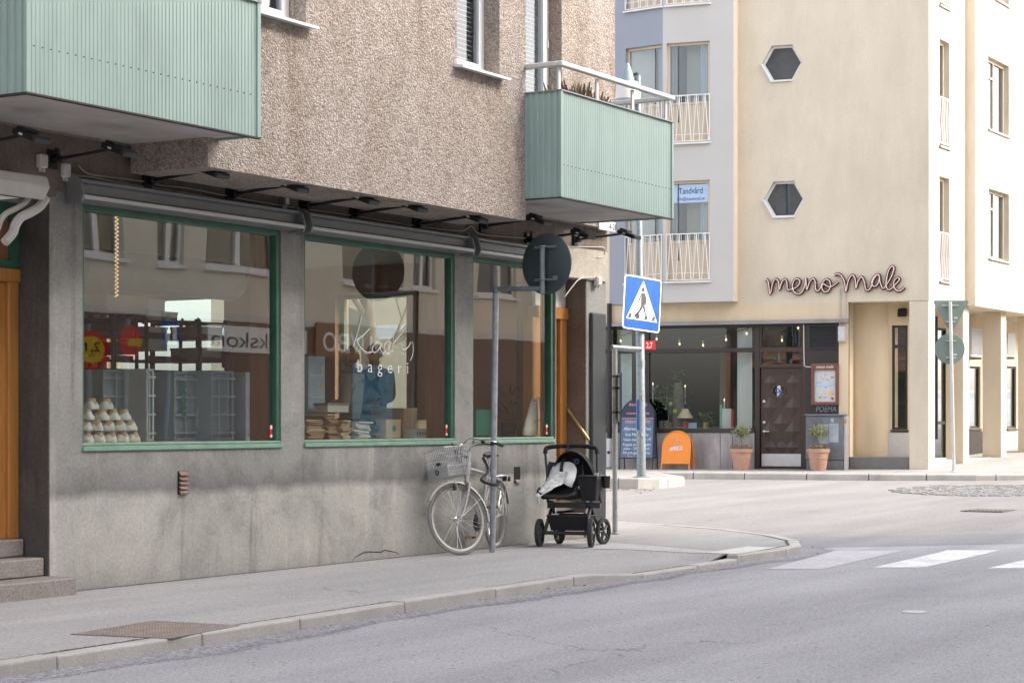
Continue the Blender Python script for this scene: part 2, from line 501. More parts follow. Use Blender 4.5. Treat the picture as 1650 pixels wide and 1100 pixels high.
def emit(name, col, k):
    m, nt, N, L, B = _mat(name)
    B.inputs['Base Color'].default_value = (*col, 1)
    B.inputs['Emission Color'].default_value = (*col, 1)
    B.inputs['Emission Strength'].default_value = k
    MATS[name] = m
emit('bulb', (1.0, 0.80, 0.55), 0.45)
emit('fairy', (0.9, 0.58, 0.28), 0.35)
glass('shop_glass', 0.19, wave=0.22, ws=1.1)
glass('far_glass', 0.05, (0.85, 0.9, 0.89), wave=0.05, ws=0.8)
glass('upper_glass', 0.07, (0.8, 0.85, 0.88), wave=0.1, ws=1.5)

def pebbledash():
    m, nt, N, L, B = _mat('pebbledash')
    c = _coords(N, L)
    wob = N.new('ShaderNodeTexNoise'); wob.inputs['Scale'].default_value = 30; wob.inputs['Detail'].default_value = 3; L.new(c, wob.inputs['Vector'])
    wm = N.new('ShaderNodeVectorMath'); wm.operation = 'MULTIPLY_ADD'; wm.inputs[1].default_value = (0.02, 0.02, 0.02)
    L.new(wob.outputs['Color'], wm.inputs[0]); L.new(c, wm.inputs[2])
    def stones(scale):
        vo = N.new('ShaderNodeTexVoronoi'); vo.inputs['Scale'].default_value = scale; L.new(wm.outputs[0], vo.inputs['Vector']); return vo
    va, vb = stones(54), stones(110)
    n1 = _noise(N, L, c, 9, 8, 0.75)
    ga = N.new('ShaderNodeSeparateColor'); L.new(va.outputs['Color'], ga.inputs[0])
    stone = _ramp(N, L, ga.outputs[0], [(0.0, (0.395, 0.35, 0.322)), (0.45, (0.475, 0.43, 0.40)), (0.85, (0.535, 0.49, 0.46)), (1.0, (0.60, 0.56, 0.535))])
    gap = _ramp(N, L, va.outputs['Distance'], [(0.40, (1.03, 1.03, 1.03)), (0.78, (0.76, 0.73, 0.71))])
    colr = _mix(N, L, 1.0, stone, gap, 'MULTIPLY')
    gb = N.new('ShaderNodeSeparateColor'); L.new(vb.outputs['Color'], gb.inputs[0])
    colr = _mix(N, L, 1.0, colr, _ramp(N, L, gb.outputs[0], [(0.0, (0.82, 0.81, 0.80)), (1.0, (1.14, 1.14, 1.14))]), 'MULTIPLY')
    colr = _mix(N, L, 1.0, colr, _ramp(N, L, n1, [(0.32, (0.84, 0.81, 0.77)), (0.68, (1.12, 1.12, 1.12))]), 'MULTIPLY')
    st = _noise(N, L, _coords(N, L, (1.7, 1.7, 0.5)), 1.2, 7, 0.68, 0.8)
    big = _ramp(N, L, st, [(0.28, (0.68, 0.62, 0.55)), (0.44, (0.92, 0.89, 0.85)), (0.58, (1.03, 1.02, 1.01)), (0.8, (1.11, 1.11, 1.12))])
    colr = _mix(N, L, 1.0, colr, big, 'MULTIPLY')
    L.new(colr, B.inputs['Base Color'])
    B.inputs['Roughness'].default_value = 0.95
    B.inputs['Specular IOR Level'].default_value = 0.15
    h1 = N.new('ShaderNodeMath'); h1.operation = 'MULTIPLY_ADD'; h1.inputs[1].default_value = -1.0
    L.new(va.outputs['Distance'], h1.inputs[0]); L.new(n1, h1.inputs[2])
    h2 = N.new('ShaderNodeMath'); h2.operation = 'MULTIPLY_ADD'; h2.inputs[1].default_value = -0.4
    L.new(vb.outputs['Distance'], h2.inputs[0]); L.new(h1.outputs[0], h2.inputs[2])
    _bump(N, L, B, h2.outputs[0], 0.75, 0.026)
    MATS['pebbledash'] = m
pebbledash()

def concrete(name, tint=(0.36, 0.357, 0.342), band=True):
    m, nt, N, L, B = _mat(name)
    c = _coords(N, L)
    n1 = _noise(N, L, c, 1.1, 9, 0.72, 0.5)
    base = _ramp(N, L, n1, [(0.30, sc(tint, 0.62)), (0.5, tint), (0.70, sc(tint, 1.25))])
    fine = _ramp(N, L, _noise(N, L, c, 38, 6, 0.85), [(0.28, (0.70,) * 3), (0.5, (1, 1, 1)), (0.72, (1.28,) * 3)])
    colr = _mix(N, L, 1.0, base, fine, 'MULTIPLY')
    # run-off streaks, broken up by a second, patchy noise
    s1 = _noise(N, L, _coords(N, L, (5.0, 5.0, 0.35)), 1.0, 8, 0.72, 0.6)
    s2 = _noise(N, L, c, 0.9, 3, 0.5)
    streak = _ramp(N, L, s1, [(0.32, (0.66, 0.655, 0.65)), (0.45, (1, 1, 1)), (0.56, (1.0, 1.0, 0.99)), (0.66, (1.42, 1.40, 1.34))])
    streak = _mix(N, L, _ramp(N, L, s2, [(0.36, (0.25,) * 3), (0.56, (1.0,) * 3)]), (1.0, 1.0, 1.0), streak)
    colr = _mix(N, L, 1.0, colr, streak, 'MULTIPLY')
    if band:                                   # darker damp band below the sills, with a ragged lower edge
        g = N.new('ShaderNodeNewGeometry'); sx = N.new('ShaderNodeSeparateXYZ'); L.new(g.outputs['Position'], sx.inputs[0])
        wob = _noise(N, L, _coords(N, L, (2.2, 2.2, 0.6)), 1.6, 5, 0.6)
        a = N.new('ShaderNodeMath'); a.operation = 'MULTIPLY_ADD'; a.inputs[1].default_value = 0.10
        L.new(wob, a.inputs[0]); L.new(sx.outputs['Z'], a.inputs[2])
        bnd = _ramp(N, L, a.outputs[0], [(0.0, (0.90, 0.89, 0.88)), (0.25, (1.06, 1.05, 1.0)), (0.72, (1.10, 1.09, 1.05)), (0.80, (0.55, 0.55, 0.555)), (0.90, (0.66, 0.66, 0.665)), (1.0, (0.74, 0.74, 0.74))])
        colr = _mix(N, L, 1.0, colr, bnd, 'MULTIPLY')
    L.new(colr, B.inputs['Base Color'])
    B.inputs['Roughness'].default_value = 0.88
    B.inputs['Specular IOR Level'].default_value = 0.25
    _bump(N, L, B, _noise(N, L, c, 70, 4, 0.7), 0.35, 0.006)
    MATS[name] = m
concrete('concrete_wall')
concrete('dark_concrete', (0.085, 0.08, 0.078), False)
concrete('concrete_beige', (0.46, 0.42, 0.36), False)
concrete('brown_plaster', (0.20, 0.165, 0.14), False)

def asphalt(name, col, grain=0.35, gs=70.0, patch=0.10):
    m, nt, N, L, B = _mat(name)
    c = _coords(N, L)
    n1 = _noise(N, L, c, gs, 3, 0.8)
    g = _ramp(N, L, n1, [(0.28, sc(col, 1 - grain)), (0.5, col), (0.72, sc(col, 1 + grain))])
    p = _noise(N, L, _coords(N, L, (0.45, 1.6, 1)), 0.55, 6, 0.6)
    colr = _mix(N, L, 1.0, g, _ramp(N, L, p, [(0.3, (1 - patch,) * 3), (0.7, (1 + patch,) * 3)]), 'MULTIPLY')
    tr = _noise(N, L, _coords(N, L, (0.12, 2.2, 1)), 0.9, 3, 0.5)
    colr = _mix(N, L, 1.0, colr, _ramp(N, L, tr, [(0.33, (0.92, 0.92, 0.93)), (0.67, (1.05, 1.05, 1.05))]), 'MULTIPLY')
    vo = N.new('ShaderNodeTexVoronoi'); vo.inputs['Scale'].default_value = gs * 0.9
    L.new(c, vo.inputs['Vector'])
    sp = _ramp(N, L, vo.outputs['Color'], [(0.06, (0.55, 0.55, 0.56)), (0.10, (1, 1, 1)), (0.93, (1, 1, 1)), (0.97, (1.3, 1.3, 1.28))])
    colr = _mix(N, L, 1.0, colr, sp, 'MULTIPLY')
    v2 = N.new('ShaderNodeTexVoronoi'); v2.inputs['Scale'].default_value = 3.1; L.new(c, v2.inputs['Vector'])   # gum spots and oil drips
    colr = _mix(N, L, 1.0, colr, _ramp(N, L, v2.outputs['Distance'], [(0.035, (0.62, 0.62, 0.63)), (0.06, (1, 1, 1))]), 'MULTIPLY')
    v3 = N.new('ShaderNodeTexVoronoi'); v3.feature = 'DISTANCE_TO_EDGE'; v3.inputs['Scale'].default_value = 0.23
    wv = N.new('ShaderNodeVectorMath'); wv.operation = 'ADD'
    nz = N.new('ShaderNodeTexNoise'); nz.inputs['Scale'].default_value = 1.6; nz.inputs['Detail'].default_value = 6; L.new(c, nz.inputs['Vector'])
    L.new(c, wv.inputs[0]); L.new(nz.outputs['Color'], wv.inputs[1]); L.new(wv.outputs[0], v3.inputs['Vector'])
    gate = _ramp(N, L, _noise(N, L, c, 0.35, 2, 0.5), [(0.50, (0, 0, 0)), (0.58, (1, 1, 1))])
    crk = _ramp(N, L, v3.outputs['Distance'], [(0.0008, (0.60, 0.60, 0.61)), (0.0028, (1, 1, 1))])
    colr = _mix(N, L, gate, colr, _mix(N, L, 1.0, colr, crk, 'MULTIPLY'))
    L.new(colr, B.inputs['Base Color'])
    B.inputs['Roughness'].default_value = 0.85
    B.inputs['Specular IOR Level'].default_value = 0.3
    _bump(N, L, B, n1, 0.5, 0.008)
    MATS[name] = m
asphalt('asphalt', (0.352, 0.350, 0.358), 0.40, 52, 0.14)
asphalt('far_asphalt', (0.285, 0.274, 0.268), 0.28, 45, 0.12)
asphalt('patch_asphalt', (0.255, 0.255, 0.265), 0.3, 55)
asphalt('pave_asphalt', (0.37, 0.36, 0.352), 0.32, 52, 0.12)
asphalt('pale_pave', (0.36, 0.348, 0.335), 0.25, 52, 0.08)
asphalt('grit', (0.27, 0.262, 0.275), 0.8, 34, 0.05)
asphalt('dirt', (0.085, 0.08, 0.07), 0.5, 34, 0.05)
for _nm, _a, _b in (('grit', 1.7, -0.80), ('dirt', 2.2, -1.02)):
    _m = MATS[_nm]; _N, _L = _m.node_tree.nodes, _m.node_tree.links
    _at = _N.new('ShaderNodeAttribute'); _at.attribute_name = 'cover'
    _no = _noise(_N, _L, _coords(_N, _L), 26, 4, 0.75)
    _mt = _N.new('ShaderNodeMath'); _mt.operation = 'MULTIPLY_ADD'; _mt.inputs[1].default_value = _a; _mt.inputs[2].default_value = _b
    _L.new(_no, _mt.inputs[0])
    _ad = _N.new('ShaderNodeMath'); _ad.operation = 'ADD'; _L.new(_mt.outputs[0], _ad.inputs[0]); _L.new(_at.outputs['Fac'], _ad.inputs[1])
    _gt = _ramp(_N, _L, _ad.outputs[0], [(0.42, (0, 0, 0)), (0.52, (1, 1, 1))])
    _L.new(_gt, _N['Principled BSDF'].inputs['Alpha'])
M = MATS

# ================================================================== ground
def clip_x(poly, x0, x1):
    for lim, sgn in ((x0, 1), (x1, -1)):
        out = []
        for i in range(len(poly)):
            a, b = poly[i - 1], poly[i]
            da, db = sgn * (a[0] - lim), sgn * (b[0] - lim)
            if (da >= 0) != (db >= 0):
                t = da / (da - db)
                out.append((a[0] + (b[0] - a[0]) * t, a[1] + (b[1] - a[1]) * t))
            if db >= 0: out.append(b)
        poly = out
        if not poly: break
    return poly
def sheet(name, poly, zf, off, material, cuts=(20, 37, 37.5, 38), **k):
    mb = MB()
    xs = [-500] + list(cuts) + [500]
    for a, b in zip(xs, xs[1:]):
        p = clip_x([(q[0], q[1]) for q in poly], a, b)
        if len(p) < 3: continue
        tris = tessellate_polygon([[Vector((q[0], q[1], 0)) for q in p]])
        pts = [Vector((q[0], q[1], zf(q[0], q[1]) + off)) for q in p]
        for t in tris:
            q = [pts[i] for i in t]
            if (q[1] - q[0]).cross(q[2] - q[0]).z < 0: q.reverse()
            mb.poly(q)
    return mb.build(name, material, **k)

sheet('ground', [(-480, -480), (480, -480), (480, 480), (-480, 480)], lambda x, y: -0.35 + 0.01 * max(0, x - 45), 0, M['ground_earth'], cuts=(45,), kind='structure')
sheet('road', [(-80, -60), (130, -60), (130, 60), (-80, 60)], z_road, 0, M['asphalt'], kind='structure')
def gz(px, py, off=0.0):                      # point of the road surface seen at a pixel
    z = -0.08
    for _ in range(30):
        p = atZ(px, py, z); z = z + 0.5 * (z_road(p.x) + off - z)
    return p
e0, e1 = gz(1240, 866), gz(1700, 858)
d01 = (e1 - e0).normalized()
far_poly = [e0 - d01 * 4.5, e1 + d01 * 14, Vector((120, -30, 0)), Vector((120, 40, 0)), Vector((22.5, 40, 0)), Vector((22.5, 6, 0))]
sheet('crossing_asphalt', far_poly, z_road, 0.002, M['far_asphalt'], kind='structure')
f0, f1 = gz(1318, 882), gz(1700, 872)
sheet('asphalt_patch', [f0 - d01 * 0.4, f1 + d01 * 12, e1 + d01 * 14 - V * 0.01, e0 - d01 * 0.2 - V * 0.01], z_road, 0.002, M['patch_asphalt'], kind='structure')

def resample(pts, step=0.25):
    out = []; par = []
    for i in range(len(pts) - 1):
        a, b = Vector(pts[i]), Vector(pts[i + 1])
        n = max(1, int((b - a).length / step))
        for j in range(n): out.append(a.lerp(b, j / n)); par.append(i + j / n)
    out.append(Vector(pts[-1])); par.append(len(pts) - 1)
    return out, par
kerb_pts = [(-30, -2.98), (7.6, -2.90), (11.5, -2.74), (14.4, -2.64), (15.5, -2.72), (17.2, -2.70), (17.62, -2.66), (18.5, -2.70), (19.3, -2.62), (20.1, -2.25), (20.9, -1.6), (21.7, -0.7), (22.3, 0.4), (22.7, 1.6), (22.9, 3.2), (23.0, 7), (23.0, 16)]
in_pts = [(-30, 0.45), (7.6, 0.45), (11.5, 0.45), (14.4, 0.45), (15.5, 0.45), (17.2, 0.45), (17.62, 0.45), (18.5, 0.45), (19.2, 0.45), (19.5, 0.45), (19.65, 0.45), (19.7, 0.6), (19.7, 0.9), (19.7, 1.6), (19.7, 3.2), (19.7, 7), (19.7, 16)]
def dip(X, Y):
    if X < 14.6 or X > 17.6: return 0.0
    t = min(1, (X - 14.6) / 0.9)
    t = t * t * (3 - 2 * t)
    s = min(1, max(0, (-1.55 - Y) / 0.9))
    return -0.046 * t * s * s * (3 - 2 * s)
kp, par = resample(kerb_pts)
def at_par(pts, u):
    i = min(int(u), len(pts) - 2); return Vector(pts[i]).lerp(Vector(pts[i + 1]), u - i)
kn = []
for i in range(len(kp)):
    t = (kp[min(i + 1, len(kp) - 1)] - kp[max(i - 1, 0)]).normalized()
    kn.append(Vector((-t.y, t.x)))            # points to the pavement side
mb = MB()
cols = []
for i, p in enumerate(kp):
    q = at_par(in_pts, par[i]); k0 = p + kn[i] * 0.13
    row = []
    for j in range(11):
        s = j / 10
        r = k0.lerp(q, s)
        row.append(Vector((r.x, r.y, -0.006 + dip(p.x, r.y) + 0.0)))
    cols.append(row)
for a, b in zip(cols, cols[1:]):
    for j in range(10): mb.poly([a[j], b[j], b[j + 1], a[j + 1]])
mb.build('pavement', M['pave_asphalt'], kind='structure')
# kerb stones, about a metre each
mb = MB()
L_acc = 0; start = 0
random.seed(5)
stone = 1.05
for i in range(1, len(kp)):
    L_acc += (kp[i] - kp[i - 1]).length
    brk = abs(kp[i].x - 17.62) < 0.02 and abs(kp[i].y + 2.66) < 0.02
    if L_acc >= stone or i == len(kp) - 1 or brk:
        seg = list(range(start, i + 1))
        jz = random.uniform(-0.006, 0.006)
        vs = []; fs = []
        for n, k in enumerate(seg):
            p, nn = kp[k].copy(), kn[k]
            t = (kp[min(k + 1, len(kp) - 1)] - kp[max(k - 1, 0)]).normalized()
            if n == 0: p = p + t * 0.005
            if n == len(seg) - 1: p = p - t * 0.005
            dz = dip(min(p.x, 17.59) if k <= i and kp[k].x < 17.65 and p.y < -2 and seg[-1] <= i and kp[seg[0]].x < 17.6 else p.x, p.y) + jz
            q = p + nn * 0.135
            for (r, z) in ((p, -0.3), (p - nn * 0.0 + nn * 0.012, 0.0 + dz - 0.0), (q, 0.001 + dz), (q, -0.3)):
                vs.append(Vector((r.x, r.y, z)))
        for n in range(len(seg) - 1):
            a, b = n * 4, n * 4 + 4
            for k in range(4): fs.append((a + k, a + (k + 1) % 4, b + (k + 1) % 4, b + k))
        fs += [(3, 2, 1, 0), tuple(len(vs) - 4 + k for k in range(4))]
        mb.add(vs, fs)
        L_acc = 0; start = i; stone = random.uniform(0.9, 1.15)
mb.build('kerb', M['granite'], kind='structure', bevel=0.012, seg=2)
# loose grit that gathers along the gutter
mb = MB(); cov = []
for i in range(len(kp) - 1):
    if kp[i].x < 5 or i > len(kp) - 60: continue
    w0 = 0.42 + 0.12 * math.sin(i * 0.37) + 0.05 * math.sin(i * 1.3)
    w1 = 0.42 + 0.12 * math.sin((i + 1) * 0.37) + 0.05 * math.sin((i + 1) * 1.3)
    a, b = kp[i], kp[i + 1]; c, d = b - kn[i + 1] * w1, a - kn[i] * w0
    g0 = a + kn[i] * .01; g1 = b + kn[i + 1] * .01
    for q in range(4):
        u0, u1 = q / 4, (q + 1) / 4
        mb.poly([(v.x, v.y, z_road(v.x) + 0.0015) for v in (g0.lerp(d, u1), g1.lerp(c, u1), g1.lerp(c, u0), g0.lerp(d, u0))]); cov += [1 - u1, 1 - u1, 1 - u0, 1 - u0]
go = mb.build('gutter_grit', M['grit'], kind='structure', weld=False, loose=True)
ca = go.data.attributes.new('cover', 'FLOAT', 'POINT'); ca.data.foreach_set('value', cov)
# dirt in the joint behind the kerb and along the foot of the wall
mb = MB(); cov = []
for i in range(len(kp) - 1):
    if kp[i].x < 5 or i > len(kp) - 50: continue
    a, b = kp[i] + kn[i] * .13, kp[i + 1] + kn[i + 1] * .13; d, c = a + kn[i] * .05, b + kn[i + 1] * .05
    mb.poly([(v.x, v.y, -0.0045 + dip(v.x, v.y)) for v in (a, b, c, d)]); cov += [.85, .85, .1, .1]
for i in range(120):
    x0, x1 = 10.9 + i * .072, 10.9 + (i + 1) * .072
    mb.poly([(x0, -.07, -.0045), (x1, -.07, -.0045), (x1, .0, -.0045), (x0, .0, -.0045)]); cov += [0, 0, .85, .85]
go = mb.build('joint_dirt', M['dirt'], kind='structure', weld=False, loose=True)
ca = go.data.attributes.new('cover', 'FLOAT', 'POINT'); ca.data.foreach_set('value', cov)
def slab(name, pxs, z, material, off=0.004, **k):
    pts = [atZ(x, y, z) for x, y in pxs]
    return sheet(name, [(p.x, p.y) for p in pts], lambda x, y: z, off, material, **k)
slab('pale_pavement', [(975, 838), (1130, 849), (1225, 861), (1262, 868), (1268, 872), (1255, 877), (1180, 889), (1130, 884), (1000, 874), (940, 871), (948, 850)], -0.006, M['pale_pave'], off=0.0015, kind='structure')
slab('gravel_strip', [(846, 879), (866, 869), (1000, 875), (1120, 885), (1182, 891), (1120, 891), (1075, 888.5), (1024, 885.5), (960, 884)], -0.006, M['aggregate'], off=0.0035, kind='structure')
slab('tactile_slab', [(1136, 891), (1204, 880.5), (1252, 882), (1188, 893)], -0.006, M['pale_slab'], off=0.0055, kind='structure')
# crosswalk
def crop6(x, y): return (1150 + x / 3.056, 740 + y / 3.056)
for nm, material, c in (('worn first bar', M['worn_white'], [(262, 541), (540, 541), (926, 449), (600, 449)]),
                        ('bar', M['road_white'], [(785, 532), (1037, 532), (1402, 447), (1150, 447)]),
                        ('bar', M['road_white'], [(1345, 536), (1610, 536), (1960, 452), (1700, 452)])):
    pts = [gz(*crop6(*q)) for q in c]
    sheet('crossing_marking', [(p.x, p.y) for p in pts], z_road, 0.003, material, kind='structure')
# cobbled ring on the junction
mb = MB()
cc = gz(1608, 790)
random.seed(3)
for i in range(-16, 17):
    for j in range(-16, 17):
        x, y = i * 0.135 + (0.067 if j % 2 else 0) + random.uniform(-.008, .008), j * 0.125 + random.uniform(-.008, .008)
        if (x / 2.1) ** 2 + (y / 1.75) ** 2 > 1: continue
        X, Y = cc.x + x, cc.y + y; h = z_road(X) + 0.012 + random.uniform(0, 0.012)
        mb.prism([(X - .056, Y - .05, h - .06), (X + .056, Y - .05, h - .06), (X + .056, Y + .05, h - .06), (X - .056, Y + .05, h - .06)], (0, 0, .06))
mb.build('cobbles', M['cobble'], kind='structure')

# pavement in front of the restaurant
KW = -2.3
def fw2(u, w): p = FW((u, w, 0)); return (p.x, p.y)
fk = [(31.7, 16), (31.7, 6.1), (31.78, 5.75), (32.1, 5.5), (33.0, 5.45), fw2(fu(1050, KW), KW - 0.02)]
fk += [fw2(fu(px, KW), KW) for px in (1090, 1200, 1300, 1400, 1440)]
last = Vector(fk[-1])
fk += [(last.x + .55, last.y - 1.45), (last.x + 1.2, last.y - 2.4), (last.x + 2.1, last.y - 3.0), (last.x + 3.6, last.y - 3.45), (last.x + 6, last.y - 3.6), (100, last.y - 3.6)]
fkr, _ = resample(fk, 0.3)
def zk(x): return z_pave(x)
sheet('far_pavement', [tuple(p) for p in fkr] + [(100, 30), (31.7, 30)], z_pave, 0, M['pale_pave'], kind='structure', cuts=(37, 38))
mb = MB(); L_acc = 0; start = 0
for i in range(1, len(fkr)):
    L_acc += (fkr[i] - fkr[i - 1]).length
    if L_acc >= 1.0 or i == len(fkr) - 1:
        vs = []; fs = []; seg = list(range(start, i + 1))
        for n, k in enumerate(seg):
            t = (fkr[min(k + 1, len(fkr) - 1)] - fkr[max(k - 1, 0)]).normalized(); nn = Vector((-t.y, t.x))
            p = fkr[k].copy()
            if n == 0: p = p + t * 0.008
            if n == len(seg) - 1: p = p - t * 0.008
            q = p + nn * 0.15; z = z_pave(p.x) + 0.005
            for (r, zz) in ((p - nn * .03, -.3), (p - nn * .03, z - .02), (p, z), (q, z), (q, -.3)): vs.append(Vector((r.x, r.y, zz)))
        for n in range(len(seg) - 1):
            a, b = n * 5, n * 5 + 5
            for k in range(5): fs.append((a + k, a + (k + 1) % 5, b + (k + 1) % 5, b + k))
        fs += [(4, 3, 2, 1, 0), tuple(len(vs) - 5 + k for k in range(5))]
        mb.add(vs, fs); L_acc = 0; start = i
mb.build('far_kerb', M['granite'], kind='structure', bevel=0.012)

# ================================================================== the corner building with the bakery
cb = thing('corner_building', 'large pebbledashed corner building with bakery windows and two green balconies', 'building', (15, 2, 0))
PW = lambda Y: (lambda u, z, d: Vector((u, Y + d, z)))
ZT, ZB = 2.955, 1.065
WIN = [(wx(133), wx(453)), (wx(490), wx(733)), (wx(762), wx(893))]
XL, XR = wx(80), wx(976)
D0, D1 = wx(896), wx(945)
ZD = 2.86
outer = [(XL, -.15), (D0, -.15), (D0, ZD), (D1, ZD), (D1, -.15), (XR, -.15), (XR, 3.6), (XL, 3.6)]
holes = [[(a, ZB), (a, ZT), (b, ZT), (b, ZB)] for a, b in WIN]
holes[2][2] = (WIN[2][1] + .03, ZT); holes[2][3] = (WIN[2][1] + .03, ZB)
MB().wall(outer, holes, PW(0), 0.14).build('ground_floor_wall', M['concrete_wall'], cb)
MB().box(-12, 9.0, 0, .3, -.2, 3.6).build('entrance_wall', M['concrete_wall'], cb)
MB().box(XL - .012, XL + .1, .0035, .62, -.1, 2.98).build('entrance_reveal', M['dark_concrete'], cb)
MB().box(XL - 2.2, XL + .05, -.02, .3, 2.98, 3.6).build('entrance_lintel', M['brown_plaster'], cb)
MB().box(XL, XR, -.018, -.0025, 3.02, 3.58).build('fascia_plaster', M['brown_plaster'], cb)
mb = MB()
mb.box(9.2, XL + .03, -.25, .6, -.1, .125)
mb.box(9.2, XL - .02, .03, .6, .125, .265)
mb.box(9.2, XL - .03, .23, .6, .265, .40)
mb.build('entrance_steps', M['brown_granite'], cb, bevel=.012)
mb = MB()
mb.box(XL - .12, XL - .015, .30, .40, .40, 2.42); mb.box(XL - .20, XL - .12, .33, .40, .40, 2.34)
mb.box(9.2, XL - .015, .28, .40, 2.34, 2.44); mb.box(9.2, XL - .2, .35, .40, .40, 2.34)
dr = mb.build('entrance_door', M['orange_wood'], cb, bevel=.006)
mb = MB(); mb.box(9.2, XL - .015, .30, .36, 2.44, 2.50); mb.box(9.2, XL - .015, .30, .36, 2.84, 2.94); mb.box(XL - .1, XL - .015, .30, .36, 2.5, 2.84)
mb.build('transom_frame', M['green_paint'], cb)
MB().box(9.2, XL - .1, .33, .35, 2.5, 2.84).build('transom_pane', M['brown_wood'], cb)
# doorway at the right end
MB().box(D1 - .012, D1 + .1, .0035, .9, -.1, ZD).build('doorway_reveal', M['brown_plaster'], cb)
mb = MB(); mb.box(D1 - .16, D1 - .014, .24, .36, .28, 2.52); mb.box(D0, D1 - .014, .22, .36, 2.42, 2.55); mb.box(D0 - .1, D0 + .06, .24, .36, .28, 2.42)
dw = mb.build('doorway_frame', M['orange_wood'], cb, bevel=.005)
mb = MB(); mb.box(D0 + .06, D1 - .18, .28, .34, .28, 1.0); mb.box(D0 + .06, D0 + .15, .28, .34, 1.0, 2.42); mb.box(D1 - .27, D1 - .18, .28, .34, 1.0, 2.42)
mb.build('glazed_door', M['orange_wood'], cb, bevel=.005)
MB().box(D0 + .15, D1 - .27, .30, .312, 1.0, 2.42).build('door_pane', M['shop_glass'], cb)
MB().box(D0, D1 - .014, .26, .3, 2.555, ZD).build('overdoor_panel', M['white_paint'], cb)
MB().box(D0 - .1, D1 - .005, .02, .8, -.05, .27).build('doorway_steps', M['brown_granite'], cb, bevel=.01)
MB().box(D0 - .02, XR - .01, -.028, -.019, ZD + .004, 3.2).build('doorway_lintel', M['concrete_beige'], cb)
mb = MB(); hr0, hr1 = Vector((D1 - .03, .22, 1.42)), Vector((D1 - .03, -.03, 1.10))
mb.tube([hr0 + Vector((.03, 0, 0)), hr0, hr0.lerp(hr1, .5), hr1, hr1 + Vector((.03, 0, -.02))], .017, 8)
mb.build('handrail', M['brass'], cb, smooth=True)

# upper storeys
YU, YB = -.12, -.90
XU = wx(991, YU)
bx0, bx1 = wx(845, YU), wx(905, YU)
MB().wall([(-12, 3.45), (XU, 3.45), (XU, 13), (-12, 13)], [[(bx0, 3.55), (bx0, 6.0), (bx1, 6.0), (bx1, 3.55)]], PW(YU), .35).build('upper_wall', M['pebbledash'], cb)
MB().box(XU - .3, XU - .002, .23, 8, 3.45, 13).build('upper_side_wall', M['pebbledash'], cb)
MB().box(-12, XU - .3, .3, 8, 12.6, 13.0).build('roof', M['grey_metal'], cb)
BA0, BA1 = wx(335, YB), wx(847, YB)
ax0, ax1 = wx(736, YB), wx(805, YB)
cx1 = wx(493, YB); cx0 = BA0 + .14
ZW = 4.54
def yz(px, py, Y): return atY(px, py, Y).z
# front skin of the bay on a fine grid so its lower edge is as ragged as thrown render
MB().wall([(BA0, 3.225), (BA1, 3.225), (BA1, 13), (BA0, 13)], [[(ax0, ZW), (ax0, 6.05), (ax1, 6.05), (ax1, ZW)], [(cx0, ZW - .03), (cx0, 6.05), (cx1, 6.05), (cx1, ZW - .03)]], PW(YB), .775).build('bay', M['pebbledash'], cb)
MB().box(BA0 + .01, BA1 - .01, YB + .1, YU - .005, 3.228, 3.6).build('bay_underside', M['pebbledash'], cb)
def casement(x0, x1, z0, z1, Y, rec, blind, mullion=None):
    yy = Y + rec
    mb = MB(); f = .065
    for a, b, c, d in ((x0, x0 + f, z0, z1), (x1 - f, x1, z0, z1), (x0 + f, x1 - f, z0, z0 + f), (x0 + f, x1 - f, z1 - f, z1)): mb.box(a, b, yy, yy + .07, c, d)
    f2 = .05
    mb.box(x0 + f, x0 + f + f2, yy - .012, yy + .05, z0 + f, z1 - f); mb.box(x1 - f - f2, x1 - f, yy - .012, yy + .05, z0 + f, z1 - f)
    mb.box(x0 + f + f2, x1 - f - f2, yy - .012, yy + .05, z0 + f, z0 + f + f2)
    if mullion: mb.box(mullion - .05, mullion + .05, yy - .01, yy + .05, z0 + f + f2, z1 - f)
    w = mb.build('window', M['white_frame'], cb, bevel=.004)
    MB().box(x0 + f + f2, x1 - f - f2, yy + .015, yy + .022, z0 + f + f2, z1 - f).build('pane', M['upper_glass'], w)
    mb = MB()
    if blind:
        n = int((z1 - z0 - .2) / .045)
        for i in range(n): mb.cbox(((x0 + x1) / 2, yy + .075, z0 + .16 + i * .045), (x1 - x0 - .24, .035, .004), Matrix.Rotation(R(35), 3, 'X'))
        mb.build('blind', M['blind'], w)
    MB().box(x0 + .02, x1 - .02, yy + .22, yy + .24, z0, z1).build('dark_room', M['interior_dark'], w)
    mb = MB(); mb.prism([(x0 - .05, Y - .10, z0 - .035), (x0 - .05, Y - .10, z0 - .012), (x0 - .05, yy + .01, z0 + .025), (x0 - .05, yy + .01, z0 + .0)], (x1 - x0 + .10, 0, 0))
    mb.build('sill', M['white_frame'], w)
    return w
casement(ax0, ax1, ZW, 6.05, YB, .17, True)
casement(cx0, cx1, ZW - .03, 6.02, YB, .17, False, mullion=cx1 - .33)
